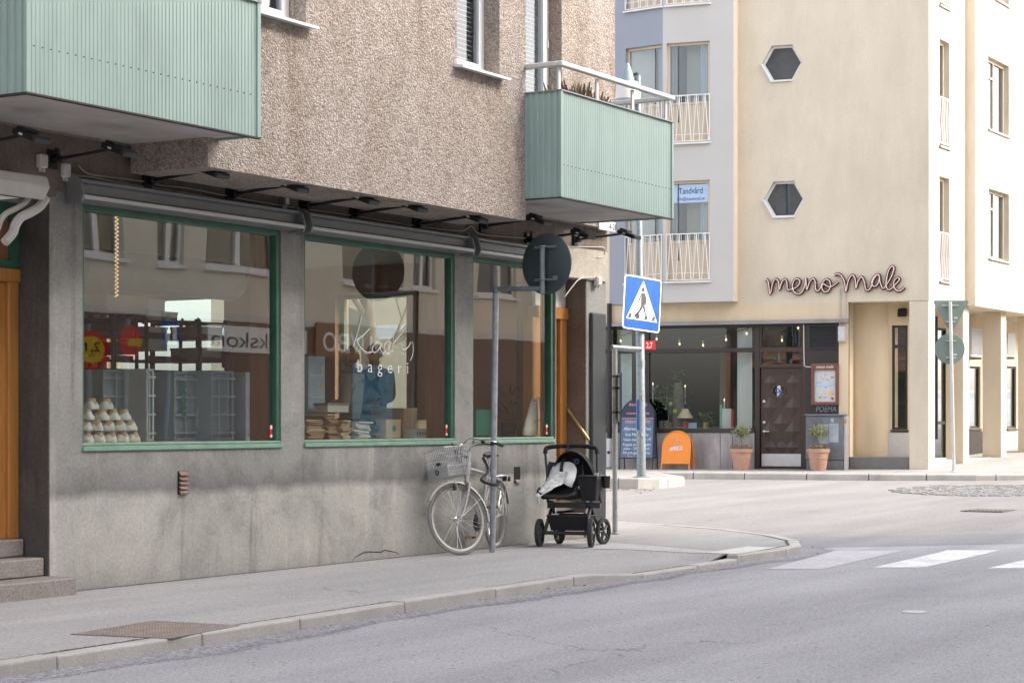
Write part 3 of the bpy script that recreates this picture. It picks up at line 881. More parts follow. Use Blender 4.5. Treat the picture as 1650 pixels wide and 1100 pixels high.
# balcony door
mb = MB(); yy = YU + .16
for a, b, c, d in ((bx0, bx0 + .07, 3.55, 6.0), (bx1 - .07, bx1, 3.55, 6.0), (bx0 + .07, bx1 - .07, 3.55, 3.65), (bx0 + .07, bx1 - .07, 5.9, 6.0)): mb.box(a, b, yy, yy + .07, c, d)
mb.box(bx1 - .15, bx1 - .07, yy - .02, yy + .05, 3.65, 5.9); mb.box(bx0 + .07, bx0 + .15, yy - .02, yy + .05, 3.65, 5.9); mb.box(bx0 + .15, bx1 - .15, yy - .02, yy + .05, 3.65, 3.95)
bd = mb.build('balcony_door', M['white_frame'], cb, bevel=.004)
MB().box(bx0 + .15, bx1 - .15, yy + .01, yy + .018, 3.95, 5.9).build('pane', M['upper_glass'], bd)
mb = MB()
for i in range(44): mb.cbox(((bx0 + bx1) / 2, yy + .075, 3.98 + i * .045), (bx1 - bx0 - .3, .035, .004), Matrix.Rotation(R(35), 3, 'X'))
mb.build('blind', M['blind'], bd)
for z in (4.2, 4.75, 5.3): MB().cyl((bx1 - .068, yy - .025, z), (bx1 - .068, yy - .025, z + .1), .012, n=8).build('hinge', M['light_metal'], bd)

def corrugated(mb, a, b, z0, z1, out, pitch=.039, amp=.0034):
    a, b, out = Vector(a), Vector(b), Vector(out)
    L = (b - a).length; n = max(2, round(L / pitch)); d = (b - a) / n
    pro = []
    for i in range(n):
        for t, h in ((0, 0), (.12, 1), (.45, 1), (.57, 0)): pro.append(a + d * (i + t) + out * (amp * h))
    pro.append(b)
    for p, q in zip(pro, pro[1:]):
        mb.poly([(p.x, p.y, z0), (q.x, q.y, z0), (q.x, q.y, z1), (p.x, p.y, z1)])
BY = -1.28
def balcony(x0, x1, rail):
    z0, z1 = 3.435, 4.45
    mb = MB()
    corrugated(mb, (x0, BY, 0), (x1, BY, 0), z0, z1, (0, -1, 0))
    mb.box(x0 + .002, x1 - .002, BY + .003, BY + .02, z0, z1)
    corrugated(mb, (x0, YU, 0), (x0, BY, 0), z0, z1, (-1, 0, 0), pitch=.07, amp=.016)
    mb.box(x0 + .003, x0 + .02, BY + .021, YU, z0, z1)
    corrugated(mb, (x1, BY, 0), (x1, YU, 0), z0, z1, (1, 0, 0), pitch=.07, amp=.016)
    mb.box(x1 - .02, x1 - .003, BY + .021, YU, z0, z1)
    mb.box(x0 - .018, x0 + .02, BY - .018, BY + .002, z0, z1); mb.box(x1 - .02, x1 + .018, BY - .018, BY + .002, z0, z1)
    b = mb.build('balcony', M['corrugated_green'], cb, loose=True)
    mb = MB()
    mb.box(x0 + .03, x1 - .03, BY + .035, YU - .003, z0 + .015, z0 + .16)
    mb.build('balcony_slab', M['soffit'], b)
    mb = MB(); mb.box(x0 - .02, x1 + .02, BY - .02, BY + .03, z0 - .012, z0 - .001); mb.box(x0 - .02, x0 + .03, BY + .031, YU, z0 - .012, z0 - .001)
    mb.build('gap_shade_strip', M['dark_trim'], b)  # dark strip in place of the shadowed gap under the panel
    mb = MB(); mb.box(x0 - .025, x1 + .025, BY - .025, BY + .025, z1, z1 + .012); mb.box(x0 - .025, x0 + .025, BY + .026, YU, z1, z1 + .012); mb.box(x1 - .025, x1 + .025, BY + .026, YU, z1, z1 + .012)
    mb.build('coping', M['grey_metal'], b)
    for i in range(int((x1 - x0) / .078)):
        MB().cbox((x0 + .06 + i * .078, BY - .007, z0 + .31), (.007, .006, .007)).build('rivet', M['dark_trim'], b)
    if rail:
        zr = 4.72
        mb = MB()
        mb.box(x0 - .03, x1 + .03, BY - .035, BY + .025, zr - .035, zr + .015)
        mb.box(x0 - .03, x0 + .03, BY + .026, YU - .35, zr - .035, zr + .015)
        mb.box(x1 - .03, x1 + .03, BY + .026, YU - .35, zr - .035, zr + .015)
        mb.build('handrail', M['light_metal'], b, bevel=.01)
        for i in range(4):
            x = x0 + .04 + (x1 - x0 - .10) * i / 3
            MB().box(x - .022, x + .022, BY + .03, BY + .05, z1 - .3, zr - .036).build('railing_post', M['light_metal'], b)
        for x, y in ((x1 - .012, BY + .62), (x0 + .012, BY + .6)):
            MB().box(x - .02, x + .02, y - .02, y + .02, z1 - .3, zr - .036).build('railing_post', M['light_metal'], b)
    return b
balcony(wx(43, BY), wx(415, BY), False)
balcony(wx(903, BY), wx(1082, BY), True)

# shop windows
mb_names = []
def shop_window(a, b, i):
    y0, y1 = .015, .10
    mb = MB()
    mb.box(a, a + .035, y0, y1, ZB + .055, ZT); mb.box(b - .045, b, y0, y1, ZB + .055, ZT); mb.box(a + .035, b - .045, y0, y1, ZT - .05, ZT)
    mb.box(a + .035, a + .05, y0 + .03, y1, ZB + .055, ZT - .05)
    w = mb.build('shop_window', M['green_paint'], cb, bevel=.006)
    mb = MB(); mb.box(a - .006, b + .006, -.022, y1, ZB - .008, ZB + .03); mb.box(a, b, .0, y1, ZB + .0305, ZB + .0545)
    mb.build('sill', M['pale_lit_green_paint'], w, bevel=.006)
    MB().box(a + .04, b - .05, .055, .062, ZB + .05, ZT - .05).build('pane', M['shop_glass'], w)
    mb = MB(); mb.box(b - .06, b - .002, .105, .139 if i == 2 else .30, ZB, ZT); mb.box(a + .002, a + .05, .105, .139 if i == 2 else .30, ZB, ZT)
    mb.build('wooden_reveal', M['brown_wood'], w)
    mb = MB(); mb.box(b - .098, b - .066, .048, .054, ZB + .075, ZB + .19)
    s = mb.build('sticker', M['sign_red'], w)
    for za, zb_ in ((.155, .187), (.085, .105)): MB().box(b - .095, b - .069, .044, .0475, ZB + za, ZB + zb_).build('sticker_panel', M['sign_white'], w)
    return w
SW = [shop_window(a, b, i) for i, (a, b) in enumerate(WIN)]
# lettering on the middle pane
def c6(x, y): return atY(460 + x / 2.75, 340 + y / 2.75, .047)
strokes = [[(338, 462), (330, 500), (318, 545), (300, 600)], [(374, 520), (345, 550), (317, 573), (330, 600), (352, 622), (372, 627), (386, 620)],
           [(424, 588), (408, 582), (390, 596), (384, 614), (394, 627), (412, 614), (424, 590), (420, 612), (432, 628), (440, 624)],
           [(466, 584), (452, 578), (440, 596), (440, 618), (452, 630), (472, 618)],
           [(480, 540), (476, 585), (474, 624)], [(514, 544), (494, 570), (476, 592), (492, 606), (510, 628), (524, 634)],
           [(516, 580), (516, 606), (528, 614), (545, 600), (556, 580)], [(562, 578), (566, 610), (562, 642), (552, 662)]]
for st in strokes:
    MB().tube(spline([c6(*p) for p in st], 5), .0043, 5).build('lettering', M['chalk_white'], SW[1])
p = c6(433, 716)
text('lettering', 'bageri', (p.x, .046, p.z), (1, 0, 0), UP, .165, M['chalk_white'], SW[1], width=.84, spacing=1.8, offset=-.010)

# damage and fittings on the low wall
mb = MB()
cr = [(567, 904), (573, 897), (578, 893), (584, 890), (592, 889), (604, 888), (613, 888), (620, 886), (630, 887), (637, 890), (643, 893)]
mb.tube([atY(x, y, -.001) + Vector((0, 0, random.uniform(-.008, .008))) for x, y in cr], [.002, .004, .005, .006, .006, .005, .006, .005, .005, .004, .002], 5)
mb.build('wall_crack', M['dark_trim'], cb)
for (q0, q1) in (((286, 759), (302, 795)), ((828, 752), (838, 777))):
    a, c = atY(q0[0], q0[1], 0), atY(q1[0], q1[1], 0)
    mb = MB(); n = 5
    mb.box(a.x, c.x, -.004, -.0015, c.z, a.z)
    g = mb.build('vent_grille', M['void_black'], cb)
    mb = MB()
    for i in range(n if q0[0] < 400 else 1):
        z = c.z + (a.z - c.z) * (i + .35) / n
        mb.prism([(a.x + .012, -.005, z), (a.x + .012, -.028, z - .012), (a.x + .012, -.028, z - .004), (a.x + .012, -.005, z + .022)], (c.x - a.x - .024, 0, 0))
    mb.build('louvre', M['vent_rust'], g)

# awning cassettes
def cassette(px0, px1, label):
    x0, x1 = wx(px0, -.12), wx(px1, -.12)
    t = thing('awning_cassette', label, 'awning', (x0, 0, 2.94), 'closed grey awning cassettes above the bakery windows')
    pro = [(-.02, 3.125), (-.14, 3.125), (-.14, 3.10), (-.105, 3.09), (-.105, 3.02), (-.185, 3.0), (-.185, 2.965), (-.02, 2.955)]
    MB().prism([(x0 + .02, y, z) for y, z in pro], (x1 - x0 - .04, 0, 0)).build('housing', M['grey_metal'], t, bevel=.004)
    MB().box(x0 + .02, x1 - .02, -.192, -.186, 2.968, 2.996).build('front_bar', M['light_metal'], t)
    cap = [(-.02, 3.15), (-.10, 3.16), (-.17, 3.10), (-.20, 3.0), (-.18, 2.94), (-.02, 2.93)]
    for x in (x0, x1 - .022): MB().prism([(x, y, z) for y, z in cap], (.022, 0, 0)).build('end_cap', M['grey_metal'], t, bevel=.004)
    return t
cassette(122, 482, 'longest closed grey awning cassette, above the bakery window with the white baskets')
cassette(492, 756, 'closed grey awning cassette above the bakery window with the white handwritten lettering')
cassette(764, 900, 'shortest closed grey awning cassette, behind the dark round sign')

# arm spotlights
sp_label = 'black spotlight on an arm'
def spotlight(px, py, label):
    b = atY(px, py, -.02)
    t = thing('spotlight', label, 'spotlight', (b.x, -.02, b.z), 'black arm spotlights above the bakery windows')
    mb = MB(); mb.box(b.x - .045, b.x + .045, -.05, -.02, b.z - .07, b.z + .07); mb.cyl((b.x, -.05, b.z), (b.x, -.11, b.z), .035, n=10); mb.cbox((b.x, -.085, b.z + .05), (.03, .03, .06))
    mb.build('wall_bracket', M['black_metal'], t, bevel=.004)
    e = Vector((b.x, -.60, b.z + .035))
    MB().tube([(b.x, -.10, b.z), e], .013, 8).build('arm', M['black_metal'], t, smooth=True)
    rot = Matrix.Rotation(R(20), 3, 'X')
    c = e + Vector((0, -.10, -.012))
    mb = MB()
    for dx, dy, dz, sx, sy, sz in ((0, 0, 0, .17, .22, .045), (0, .05, .03, .13, .10, .03)):
        mb.cbox(c + rot @ Vector((dx, dy, dz)), (sx, sy, sz), rot)
    h = mb.build('lamp_head', M['black_plastic'], t, bevel=.010, seg=2)
    mb = MB(); mb.cbox(c + rot @ Vector((0, -.112, -.006)), (.15, .006, .032), rot); mb.build('lens', M['sign_dark'], h)
    mb = MB(); mb.cbox(c + rot @ Vector((-.0865, .02, 0)), (.004, .035, .014), rot); mb.build('rating_plate', M['sign_white'], h)
    return t
places = ['cut by the left picture edge over the entrance awning', 'under the large balcony, beside the white junction boxes', 'above the left half of the window with the white baskets',
          'above the middle of the window with the white baskets', 'above the pier between the basket window and the lettered window', 'above the left part of the lettered window',
          'above the middle of the lettered window', 'above the right end of the lettered window', 'immediately left of the dark round sign', 'at the corner end of the row, under the small balcony']
for (px, py), pl in zip([(-62, 236), (82, 257), (235, 291), (368, 313), (486, 332), (567, 344), (668, 361), (775, 364), (848, 386), (925, 386)], places):
    spotlight(px, py, 'black arm spotlight ' + pl)
# cables strung along the wall
def cable(pts, label, r=.006, m='cable_white'):
    P = [atY(x, y, -.035) for x, y in pts]
    MB().tube(spline(P, 6), r, 6).build('power_cable', M[m], label=label, cat='cable', smooth=True)
cable([(126, 266), (135, 276), (150, 282), (190, 287), (235, 293), (262, 299), (300, 303), (367, 316), (410, 324), (484, 336), (560, 346), (620, 356), (668, 364), (740, 372), (760, 365), (776, 378), (850, 384)], 'thin white cable sagging between the black spotlights')
cable([(112, 283), (150, 286), (200, 296), (300, 311), (420, 335), (520, 352), (640, 371), (760, 386), (880, 396), (968, 398)], 'second white cable running just above the awning cassettes')
def jbox(px, py, w, h, name, label, m='white_paint', lid=True):
    c = atY(px, py, -.03); t = thing(name, label, 'junction box', (c.x, -.02, c.z - h / 2))
    MB().box(c.x - w / 2, c.x + w / 2, -.075, -.0205, c.z - h / 2, c.z + h / 2).build('box_body', M[m], t, bevel=.006)
    MB().box(c.x - w / 2 + .008, c.x + w / 2 - .008, -.083, -.0755, c.z - h / 2 + .008, c.z + h / 2 - .008).build('cover', M['offwhite'], t, bevel=.003)
    mb = MB()
    for k in (-1, 1): mb.cyl((c.x + k * w * .25, -.045, c.z - h / 2), (c.x + k * w * .25, -.045, c.z - h / 2 - .03), .012, n=8)
    mb.build('cable_gland', M['offwhite'], t)
jbox(65, 260, .075, .10, 'junction_box', 'small white junction box left of the spotlight under the large balcony')
jbox(103, 275, .06, .10, 'junction_box', 'white junction box with a rounded plug above the awning end bracket')
jbox(456, 323, .06, .09, 'junction_box', 'grey junction box on the pier between the first two windows', 'grey_metal')
jbox(961, 453, .10, .10, 'junction_box', 'white junction box beside the doorway near the building corner')
cable([(968, 398), (974, 400), (974, 412), (962, 415)], 'white cable bending down beside the corner', .006)
cable([(958, 447), (935, 449), (922, 462), (910, 478)], 'white cable looping from the corner box into the doorway', .007)
# street number plate
pc = atY(979, 364, YU - .02)
t = thing('number_plate', 'small white street number plate under the right end of the small balcony', 'sign', (pc.x, YU, pc.z - .06))
MB().box(pc.x - .19, pc.x + .19, YU - .02, YU - .001, pc.z - .055, pc.z + .055).build('plate', M['sign_white'], t, bevel=.004)
text('lettering', '14-20', (pc.x + .10, YU - .022, pc.z - .035), (1, 0, 0), UP, .10, M['letter_black'], t)
# dark slab on the corner pier
tx0, tx1 = wx(954.5, -.04), wx(977, -.04)
zt0, zt1 = atY(965, 835, -.06).z, atY(965, 504, -.06).z
t = thing('metal_slab', 'tall plain dark grey metal panel standing against the corner pier', 'panel', ((tx0 + tx1) / 2, -.06, zt0))
MB().box(tx0, tx1, -.036, -.004, zt0, zt1).build('panel_body', M['totem_grey'], t, bevel=.006)
MB().box(tx0 + .012, tx1 - .012, -.041, -.0365, zt0 + .02, zt1 - .02).build('front_sheet', M['totem_grey'], t, bevel=.003)
# awning over the entrance
ex = wx(77, -.3)
t = thing('entrance_awning', 'folded off-white awning with curved arm above the entrance at the left edge', 'awning', (ex - .6, -.1, 2.6))
MB().prism([(ex - 3, -.02, 3.10), (ex - 3, -.30, 3.07), (ex - 3, -.33, 2.99), (ex - 3, -.27, 2.90), (ex - 3, -.02, 2.95)], (3, 0, 0)).build('cover', M['offwhite'], t, bevel=.01)
arm = [atY(x, y, -.22) for x, y in ((74, 319), (64, 333), (50, 342), (34, 350), (25, 362), (20, 376), (8, 390))]
mb = MB(); mb.tube(spline(arm, 4), [.035] * 25, 8); mb.build('folding_arm', M['offwhite'], t, smooth=True)
arm = [a + Vector((-.1, .05, .02)) for a in arm]
mb = MB(); mb.tube(spline(arm, 4), .022, 8); mb.build('folding_arm', M['offwhite'], t, smooth=True)
# hatch in the pavement
hp = [atZ(x, y, -.006) for x, y in ((113, 1022), (245, 1000), (388, 1008), (275, 1029))]
t = thing('access_cover', 'rusty chequered steel cover set in the pavement near the kerb', 'cover', ((hp[0] + hp[2]) / 2))
MB().prism([p + UP * .001 for p in hp], (0, 0, .003)).build('plate', M['iron'], t)
mb = MB()
for i in range(26):
    for j in range(16):
        a = hp[0].lerp(hp[3], (j + .5) / 16); b = hp[1].lerp(hp[2], (j + .5) / 16)
        c = a.lerp(b, (i + .5) / 26); d1 = (hp[1] - hp[0]) / 26 * .34; d2 = (hp[3] - hp[0]) / 16 * .34
        mb.prism([c - d1 - d2 + UP * .0042, c + d1 - d2 + UP * .0042, c + d1 + d2 + UP * .0042, c - d1 + d2 + UP * .0042], (0, 0, .003))
mb.build('tread_studs', M['rust_plate'], t, weld=False)
# plant pot inside the small balcony
px0 = wx(930, -1.0)
t = thing('balcony_plant', 'dry brownish plant in a box just behind the small balcony rail', 'plant', (px0, -1.0, 4.15))
MB().box(px0 - .35, px0 + .4, -1.15, -.85, 4.15, 4.42).build('planter', M['terracotta'], t, bevel=.01)
mb = MB(); random.seed(8)
for i in range(260):
    c = Vector((px0 + random.uniform(-.38, .42), -1.0 + random.uniform(-.14, .14), 4.42)); h = random.uniform(.05, .26) * (1 - .5 * abs(c.x - px0))
    d = Vector((random.uniform(-.08, .08), random.uniform(-.08, .08), h)); s = Vector((random.uniform(-1, 1), random.uniform(-1, 1), 0)).normalized() * .014
    mb.poly([c + d * .6 - s, c + d - s * .4, c + d + s * .4, c + d * .6 + s])
mb.build('foliage', M['dry_leaf'], t, loose=True, weld=False)

# leaves and crumbs blown against the kerbs
random.seed(21)
mb = MB()
for i in range(120):
    if i < 60: p = gz(1000 + random.gauss(15, 18), 788 + abs(random.gauss(0, 2.2)))
    else:
        k = random.randrange(160, len(kp) - 70); q = kp[k] - kn[k] * abs(random.gauss(.05, .12)); p = Vector((q.x, q.y, z_road(q.x)))
    s = random.uniform(.012, .03) * (1.6 if i < 60 else .8); a = random.uniform(0, 6.28); d = Vector((math.cos(a), math.sin(a), random.uniform(-.2, .2))) * s; e = Vector((-math.sin(a), math.cos(a), random.uniform(0, .5))) * s * .5
    c = p + UP * (.012 + random.uniform(0, .01))
    mb.poly([c - d, c + e, c + d, c - e])
mb.build('fallen_leaves', M['dry_leaf'], kind='stuff', loose=True, weld=False)

# ================================================================== the cream building across the crossing
fb = thing('restaurant_building', 'cream rendered building with hexagonal windows, a grey bay and a dark restaurant front', 'building', (0, 0, 0), far=True)
PF = lambda W: (lambda u, z, d: Vector((u, W + d, z)))
TOP = 16.0
uC = fu(1497); uR = fu(1367); uL = fu(940)
ZO = fz(1430, 485); ZS = fz(1200, 521)
hexes = []
for px, py in ((1260, 102), (1263, 321), (1257, -118)):
    c = FP(px, py); r = .435
    hexes.append((c.x, c.z, r))
hx = lambda c, r: [(c[0] + r * math.cos(R(60 * k)), c[1] + r * math.sin(R(60 * k))) for k in range(6)]
MB().wall([(uL, ZS), (uR, ZS), (uR, ZO), (uC, ZO), (uC, TOP), (uL, TOP)], [hx(h, h[2]) for h in hexes], PF(0), .22).build('front_wall', M['cream_render'], fb)
for h in hexes:
    mb = MB()
    o, i = hx(h, h[2] - .002), hx(h, h[2] - .055)
    for k in range(6):
        a, b, c, d = o[k], o[(k + 1) % 6], i[(k + 1) % 6], i[k]
        mb.prism([(a[0], .09, a[1]), (b[0], .09, b[1]), (c[0], .09, c[1]), (d[0], .09, d[1])], (0, .05, 0))
    w = mb.build('hexagonal_window', M['white_frame'], fb)
    MB().prism([(x, .11, z) for x, z in hx(h, h[2] - .053)], (0, .006, 0)).build('pane', M['upper_glass'], w)
    MB().prism([(x, .19, z) for x, z in hx(h, h[2] - .01)], (0, .01, 0)).build('dark_room', M['interior_slate'], w)
    mb = MB(); o = hx(h, h[2] + .012); i = hx(h, h[2] - .02)
    for k in (3, 4):
        a, b, c, d = o[k], o[(k + 1) % 6], i[(k + 1) % 6], i[k]
        mb.prism([(a[0], -.05, a[1]), (b[0], -.05, b[1]), (c[0], -.05, c[1]), (d[0], -.05, d[1])], (0, .135, 0))
    mb.build('sill', M['white_frame'], w)
# ------------------------------------------------ bay
BW = -.40
ub0, ub1 = fu(1068, BW), fu(1182, BW)
ZBAY = fz(1182, 485, BW)
FL = fz(1110, 67, BW) - fz(1110, 290, BW)      # storey height
wu0, wu1 = fu(1074, BW), fu(1143.5, BW)
wz0, wz1 = fz(1110, 453, BW), fz(1110, 291, BW)
rows = [0, 1, 2]
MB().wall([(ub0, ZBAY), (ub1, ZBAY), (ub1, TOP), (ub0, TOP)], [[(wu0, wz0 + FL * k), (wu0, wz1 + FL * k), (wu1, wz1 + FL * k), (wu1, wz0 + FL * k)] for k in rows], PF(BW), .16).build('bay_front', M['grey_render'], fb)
MB().box(ub1 - .16, ub1, BW + .1605, -.003, ZBAY, TOP).build('bay_side', M['yellow_bounce_render'], fb)  # grey bay coloured yellow here to give the wall its warm bounce
MB().wall([(uL, ZS + .06), (uR - .002, ZS + .06), (uR - .002, ZO - .01), (ub1 + .004, ZO - .01), (ub1 + .004, ZBAY - .006), (uL, ZBAY - .006)], [], PF(-.0035), .003).build('bounce_tint_fascia', M['yellow_bounce_render'], fb)  # thin added sheet on the cream wall, warm bounced light in its colour
CH = R(17)
cdir = Vector((-math.cos(CH), math.sin(CH), 0)); cn = Vector((math.sin(CH), math.cos(CH), 0))
def PC(s, z, d): return Vector((ub0, BW, 0)) + cdir * s + cn * d + UP * z
CL = .40 / math.sin(CH) - .01
def cs(px):
    # distance along the slanted face of a pixel column
    r = ray(px); o = Vector((ub0, BW, 0)); lc = WL(CAM); lr = Vector((r.dot(A), r.dot(NI), 0))
    t = (o - lc).dot(cn) / lr.dot(cn)
    return (lc + lr * t - o).dot(cdir)
s0, s1 = cs(1067), cs(1008)
MB().wall([(0, ZBAY), (CL, ZBAY), (CL, TOP), (0, TOP)], [[(s0, wz0 + FL * k), (s0, wz1 + FL * k), (s1, wz1 + FL * k), (s1, wz0 + FL * k)] for k in rows], lambda s, z, d: PC(s + .0005, z, d), .16).build('bay_slant', M['shaded_blue_render'], fb)
mb = MB(); q = PC(CL, 0, 0)
mb.prism([(ub1 - .01, BW + .01, ZBAY - .004), (ub0, BW + .012, ZBAY - .004), (q.x, q.y + .01, ZBAY - .004), (ub1 - .01, -.004, ZBAY - .004)], (0, 0, .12))
mb.build('bay_underside', M['grey_render'], fb)
def french_window(P, a, b, z0, z1, tandv=False):
    def pbox(mb, s0, s1, d0, d1, za, zb):
        mb.add([P(s, z, d) for z in (za, zb) for s, d in ((s0, d0), (s1, d0), (s1, d1), (s0, d1))], [(0, 3, 2, 1), (4, 5, 6, 7), (0, 1, 5, 4), (1, 2, 6, 5), (2, 3, 7, 6), (3, 0, 4, 7)])
    a, b = min(a, b), max(a, b); zp = z0 + (z1 - z0) * .40
    mb = MB(); f = .055
    for q in ((a, a + f, z0, z1), (b - f, b, z0, z1), (a + f, b - f, z1 - f, z1), (a + f, b - f, z0, z0 + f), (a + f, b - f, zp - .03, zp + .02)): pbox(mb, q[0], q[1], .08, .15, q[2], q[3])
    w = mb.build('french_window', M['cream_panel'], fb)
    mb = MB(); pbox(mb, a + f, b - f, .10, .14, z0 + f, zp - .03); mb.build('lower_panel', M['cream_panel'], w)
    mb = MB(); pbox(mb, a + f, b - f, .11, .116, zp + .02, z1 - f); mb.build('pane', M['upper_glass'], w)
    mb = MB(); pbox(mb, a, b, 1.0, 1.02, zp - .4, z1); pbox(mb, a - .3, a - .28, .17, 1.0, zp - .4, z1); pbox(mb, b + .28, b + .3, .17, 1.0, zp - .4, z1); mb.build('dark_room', M['interior_slate'], w)
    mb = MB()
    for e, sg in ((a + .06, 1), (b - .06, -1)):
        pr = [(e + sg * k * .028, .22 + .025 * (k % 2)) for k in range(8)]
        for (p0, q0), (p1, q1) in zip(pr, pr[1:]): mb.add([P(p0, z0 + .2, q0), P(p1, z0 + .2, q1), P(p1, z1, q1), P(p0, z1, q0)], [(0, 1, 2, 3)])
    mb.build('curtain', M['curtain'], w, loose=True)
    mb = MB(); pbox(mb, a - .03, b + .03, -.07, .05, z0 - .035, z0 - .005); mb.build('sill', M['white_frame'], w)
    # zigzag railing in front of the lower half
    zt = z0 + (z1 - z0) * .47; zb = z0 + .03
    mb = MB(); rr = .0085; d = -.02
    mb.tube([P(a, zt, d), P(b, zt, d)], .012, 6); mb.tube([P(a, zb, d), P(b, zb, d)], rr, 6); mb.tube([P(a, zb + .14, d), P(b, zb + .14, d)], rr * .7, 6)
    n = 5; w_ = (b - a) / n
    for k in range(n):
        x = a + k * w_
        mb.tube([P(x + .02, zb, d), P(x + w_ * .5, zt, d)], rr, 6); mb.tube([P(x + w_ * .5, zt, d - .008), P(x + w_ - .02, zb, d - .008)], rr, 6)
        if k: mb.tube([P(x - w_ * .30, zt, d + .008), P(x, zb + .2, d + .008), P(x + w_ * .30, zt, d + .008)], rr * .8, 6)
    for x in (a, b): mb.tube([P(x, zb, d), P(x, zt, d)], rr, 6); mb.tube([P(x, zt, d), P(x, zt, .09)], rr, 6)
    mb.build('zigzag_railing', M['white_paint'], w)
    if tandv:
        mb = MB(); zz = z1 - f - .40; pbox(mb, a + .06, b - .06, .096, .104, zz, z1 - f - .02); mb.build('window_sign', M['signlight_blue'], w)
        xd = P(1, 0, 0) - P(0, 0, 0)
        text('lettering', 'Tandvård', P((a + b) / 2 + .035, zz + .19, .094), xd, UP, .18, M['letter_navy'], w, width=.52, offset=.008)
        text('lettering', 'info@issadental.se', P((a + b) / 2 + .035, zz + .05, .094), xd, UP, .10, M['letter_navy'], w, width=.60)
    return w
for k in rows:
    french_window(PF(BW), wu0, wu1, wz0 + FL * k, wz1 + FL * k, tandv=(k == 0))
    french_window(lambda s, z, d: PC(s, z, d), s0, s1, wz0 + FL * k, wz1 + FL * k)
# ------------------------------------------------ right-hand side, running away along the street
CW = FW((uC, 0, 0))                            # the corner
YC = CW.y
def side(off):
    return lambda X, z, d: WL(Vector((X, YC - off + d, z)))
X1 = atY(1556, HY, YC).x
XE = CW.x + 26
def hole(px0, px1, y0, y1, off):
    a, b = atY(px0, HY, YC - off).x, atY(px1, HY, YC - off).x
    return [(a, atY(px0, y1, YC - off).z), (a, atY(px0, y0, YC - off).z), (b, atY(px0, y0, YC - off).z), (b, atY(px0, y1, YC - off).z)]
H1 = [hole(1513.5, 1530, 62, 170, 0), hole(1513.5, 1530, 283, 388, 0)]
for h in H1: h[0] = (h[0][0], h[0][1] - .82); h[3] = (h[3][0], h[3][1] - .82)
H1.append([(x, z + FL) for x, z in H1[0]])
OFF = .21
H2 = [hole(1592, 1626, 90, 207, OFF), hole(1593, 1626, 303, 415, OFF)]
H2.append([(x, z + FL) for x, z in H2[0]])
H2 += [[(x + 3.6, z) for x, z in h] for h in H2]
MB().wall([(CW.x, ZO), (X1, ZO), (X1, TOP), (CW.x, TOP)], H1, side(0), .20).build('side_wall', M['cream_render'], fb)
MB().wall([(X1, ZO), (XE, ZO), (XE, TOP), (X1, TOP)], H2, side(OFF), .24).build('side_wall', M['cream_render'], fb)
def sidewin(h, off, rail):
    P = side(off); a, b, z0, z1 = h[0][0], h[2][0], h[0][1], h[1][1]
    def pbox(mb, s0, s1, d0, d1, za, zb):
        mb.add([P(s, z, d) for z in (za, zb) for s, d in ((s0, d0), (s1, d0), (s1, d1), (s0, d1))], [(0, 3, 2, 1), (4, 5, 6, 7), (0, 1, 5, 4), (1, 2, 6, 5), (2, 3, 7, 6), (3, 0, 4, 7)])
    mb = MB(); f = .06; m = (a + b) / 2
    for q in ((a, a + f, z0, z1), (b - f, b, z0, z1), (a + f, b - f, z1 - f, z1), (a + f, b - f, z0, z0 + f), (m - .03, m + .03, z0 + f, z1 - f), (a + f, m - .03, z1 - .42, z1 - .38)): pbox(mb, q[0], q[1], .12, .19, q[2], q[3])
    w = mb.build('side_window', M['cream_panel'], fb)
    mb = MB(); pbox(mb, a + f, b - f, .15, .156, z0 + f, z1 - f); mb.build('pane', M['upper_glass'], w)
    mb = MB(); pbox(mb, a - .1, b + .3, .6, .62, z0, z1); mb.build('dark_room', M['interior_slate'], w)
    mb = MB(); pbox(mb, a - .03, b + .03, -.05, .11, z0 - .045, z0 - .005); mb.build('sill', M['grey_metal'], w)
    if rail:
        mb = MB(); zt = z0 + 1.0
        mb.tube([P(a, zt, -.02), P(b, zt, -.02)], .014, 6); mb.tube([P(a, z0 + .05, -.02), P(b, z0 + .05, -.02)], .012, 6)
        for k in range(7):
            x = a + (b - a) * k / 6
            mb.tube([P(x, z0 + .05, -.02), P(min(b, x + .06), z0 + .5, -.02), P(x, zt, -.02)], .010, 6)
        mb.build('window_railing', M['white_paint'], w)
for h in H1: sidewin(h, 0, True)
for h in H2: sidewin(h, OFF, False)
rt = [Vector((uL, .02, 0)), Vector((uC - .02, .02, 0)), WL(Vector((XE, YC - .1, 0))), WL(Vector((XE, YC + 9, 0))), Vector((uL, 9, 0))]
MB().prism([(p_.x, p_.y, TOP - .2) for p_ in rt], (0, 0, .3)).build('roof', M['grey_metal'], fb)
MB().box(uL, uL + .2, .23, 9, 0, TOP - .21).build('party_wall', M['cream_render'], fb)
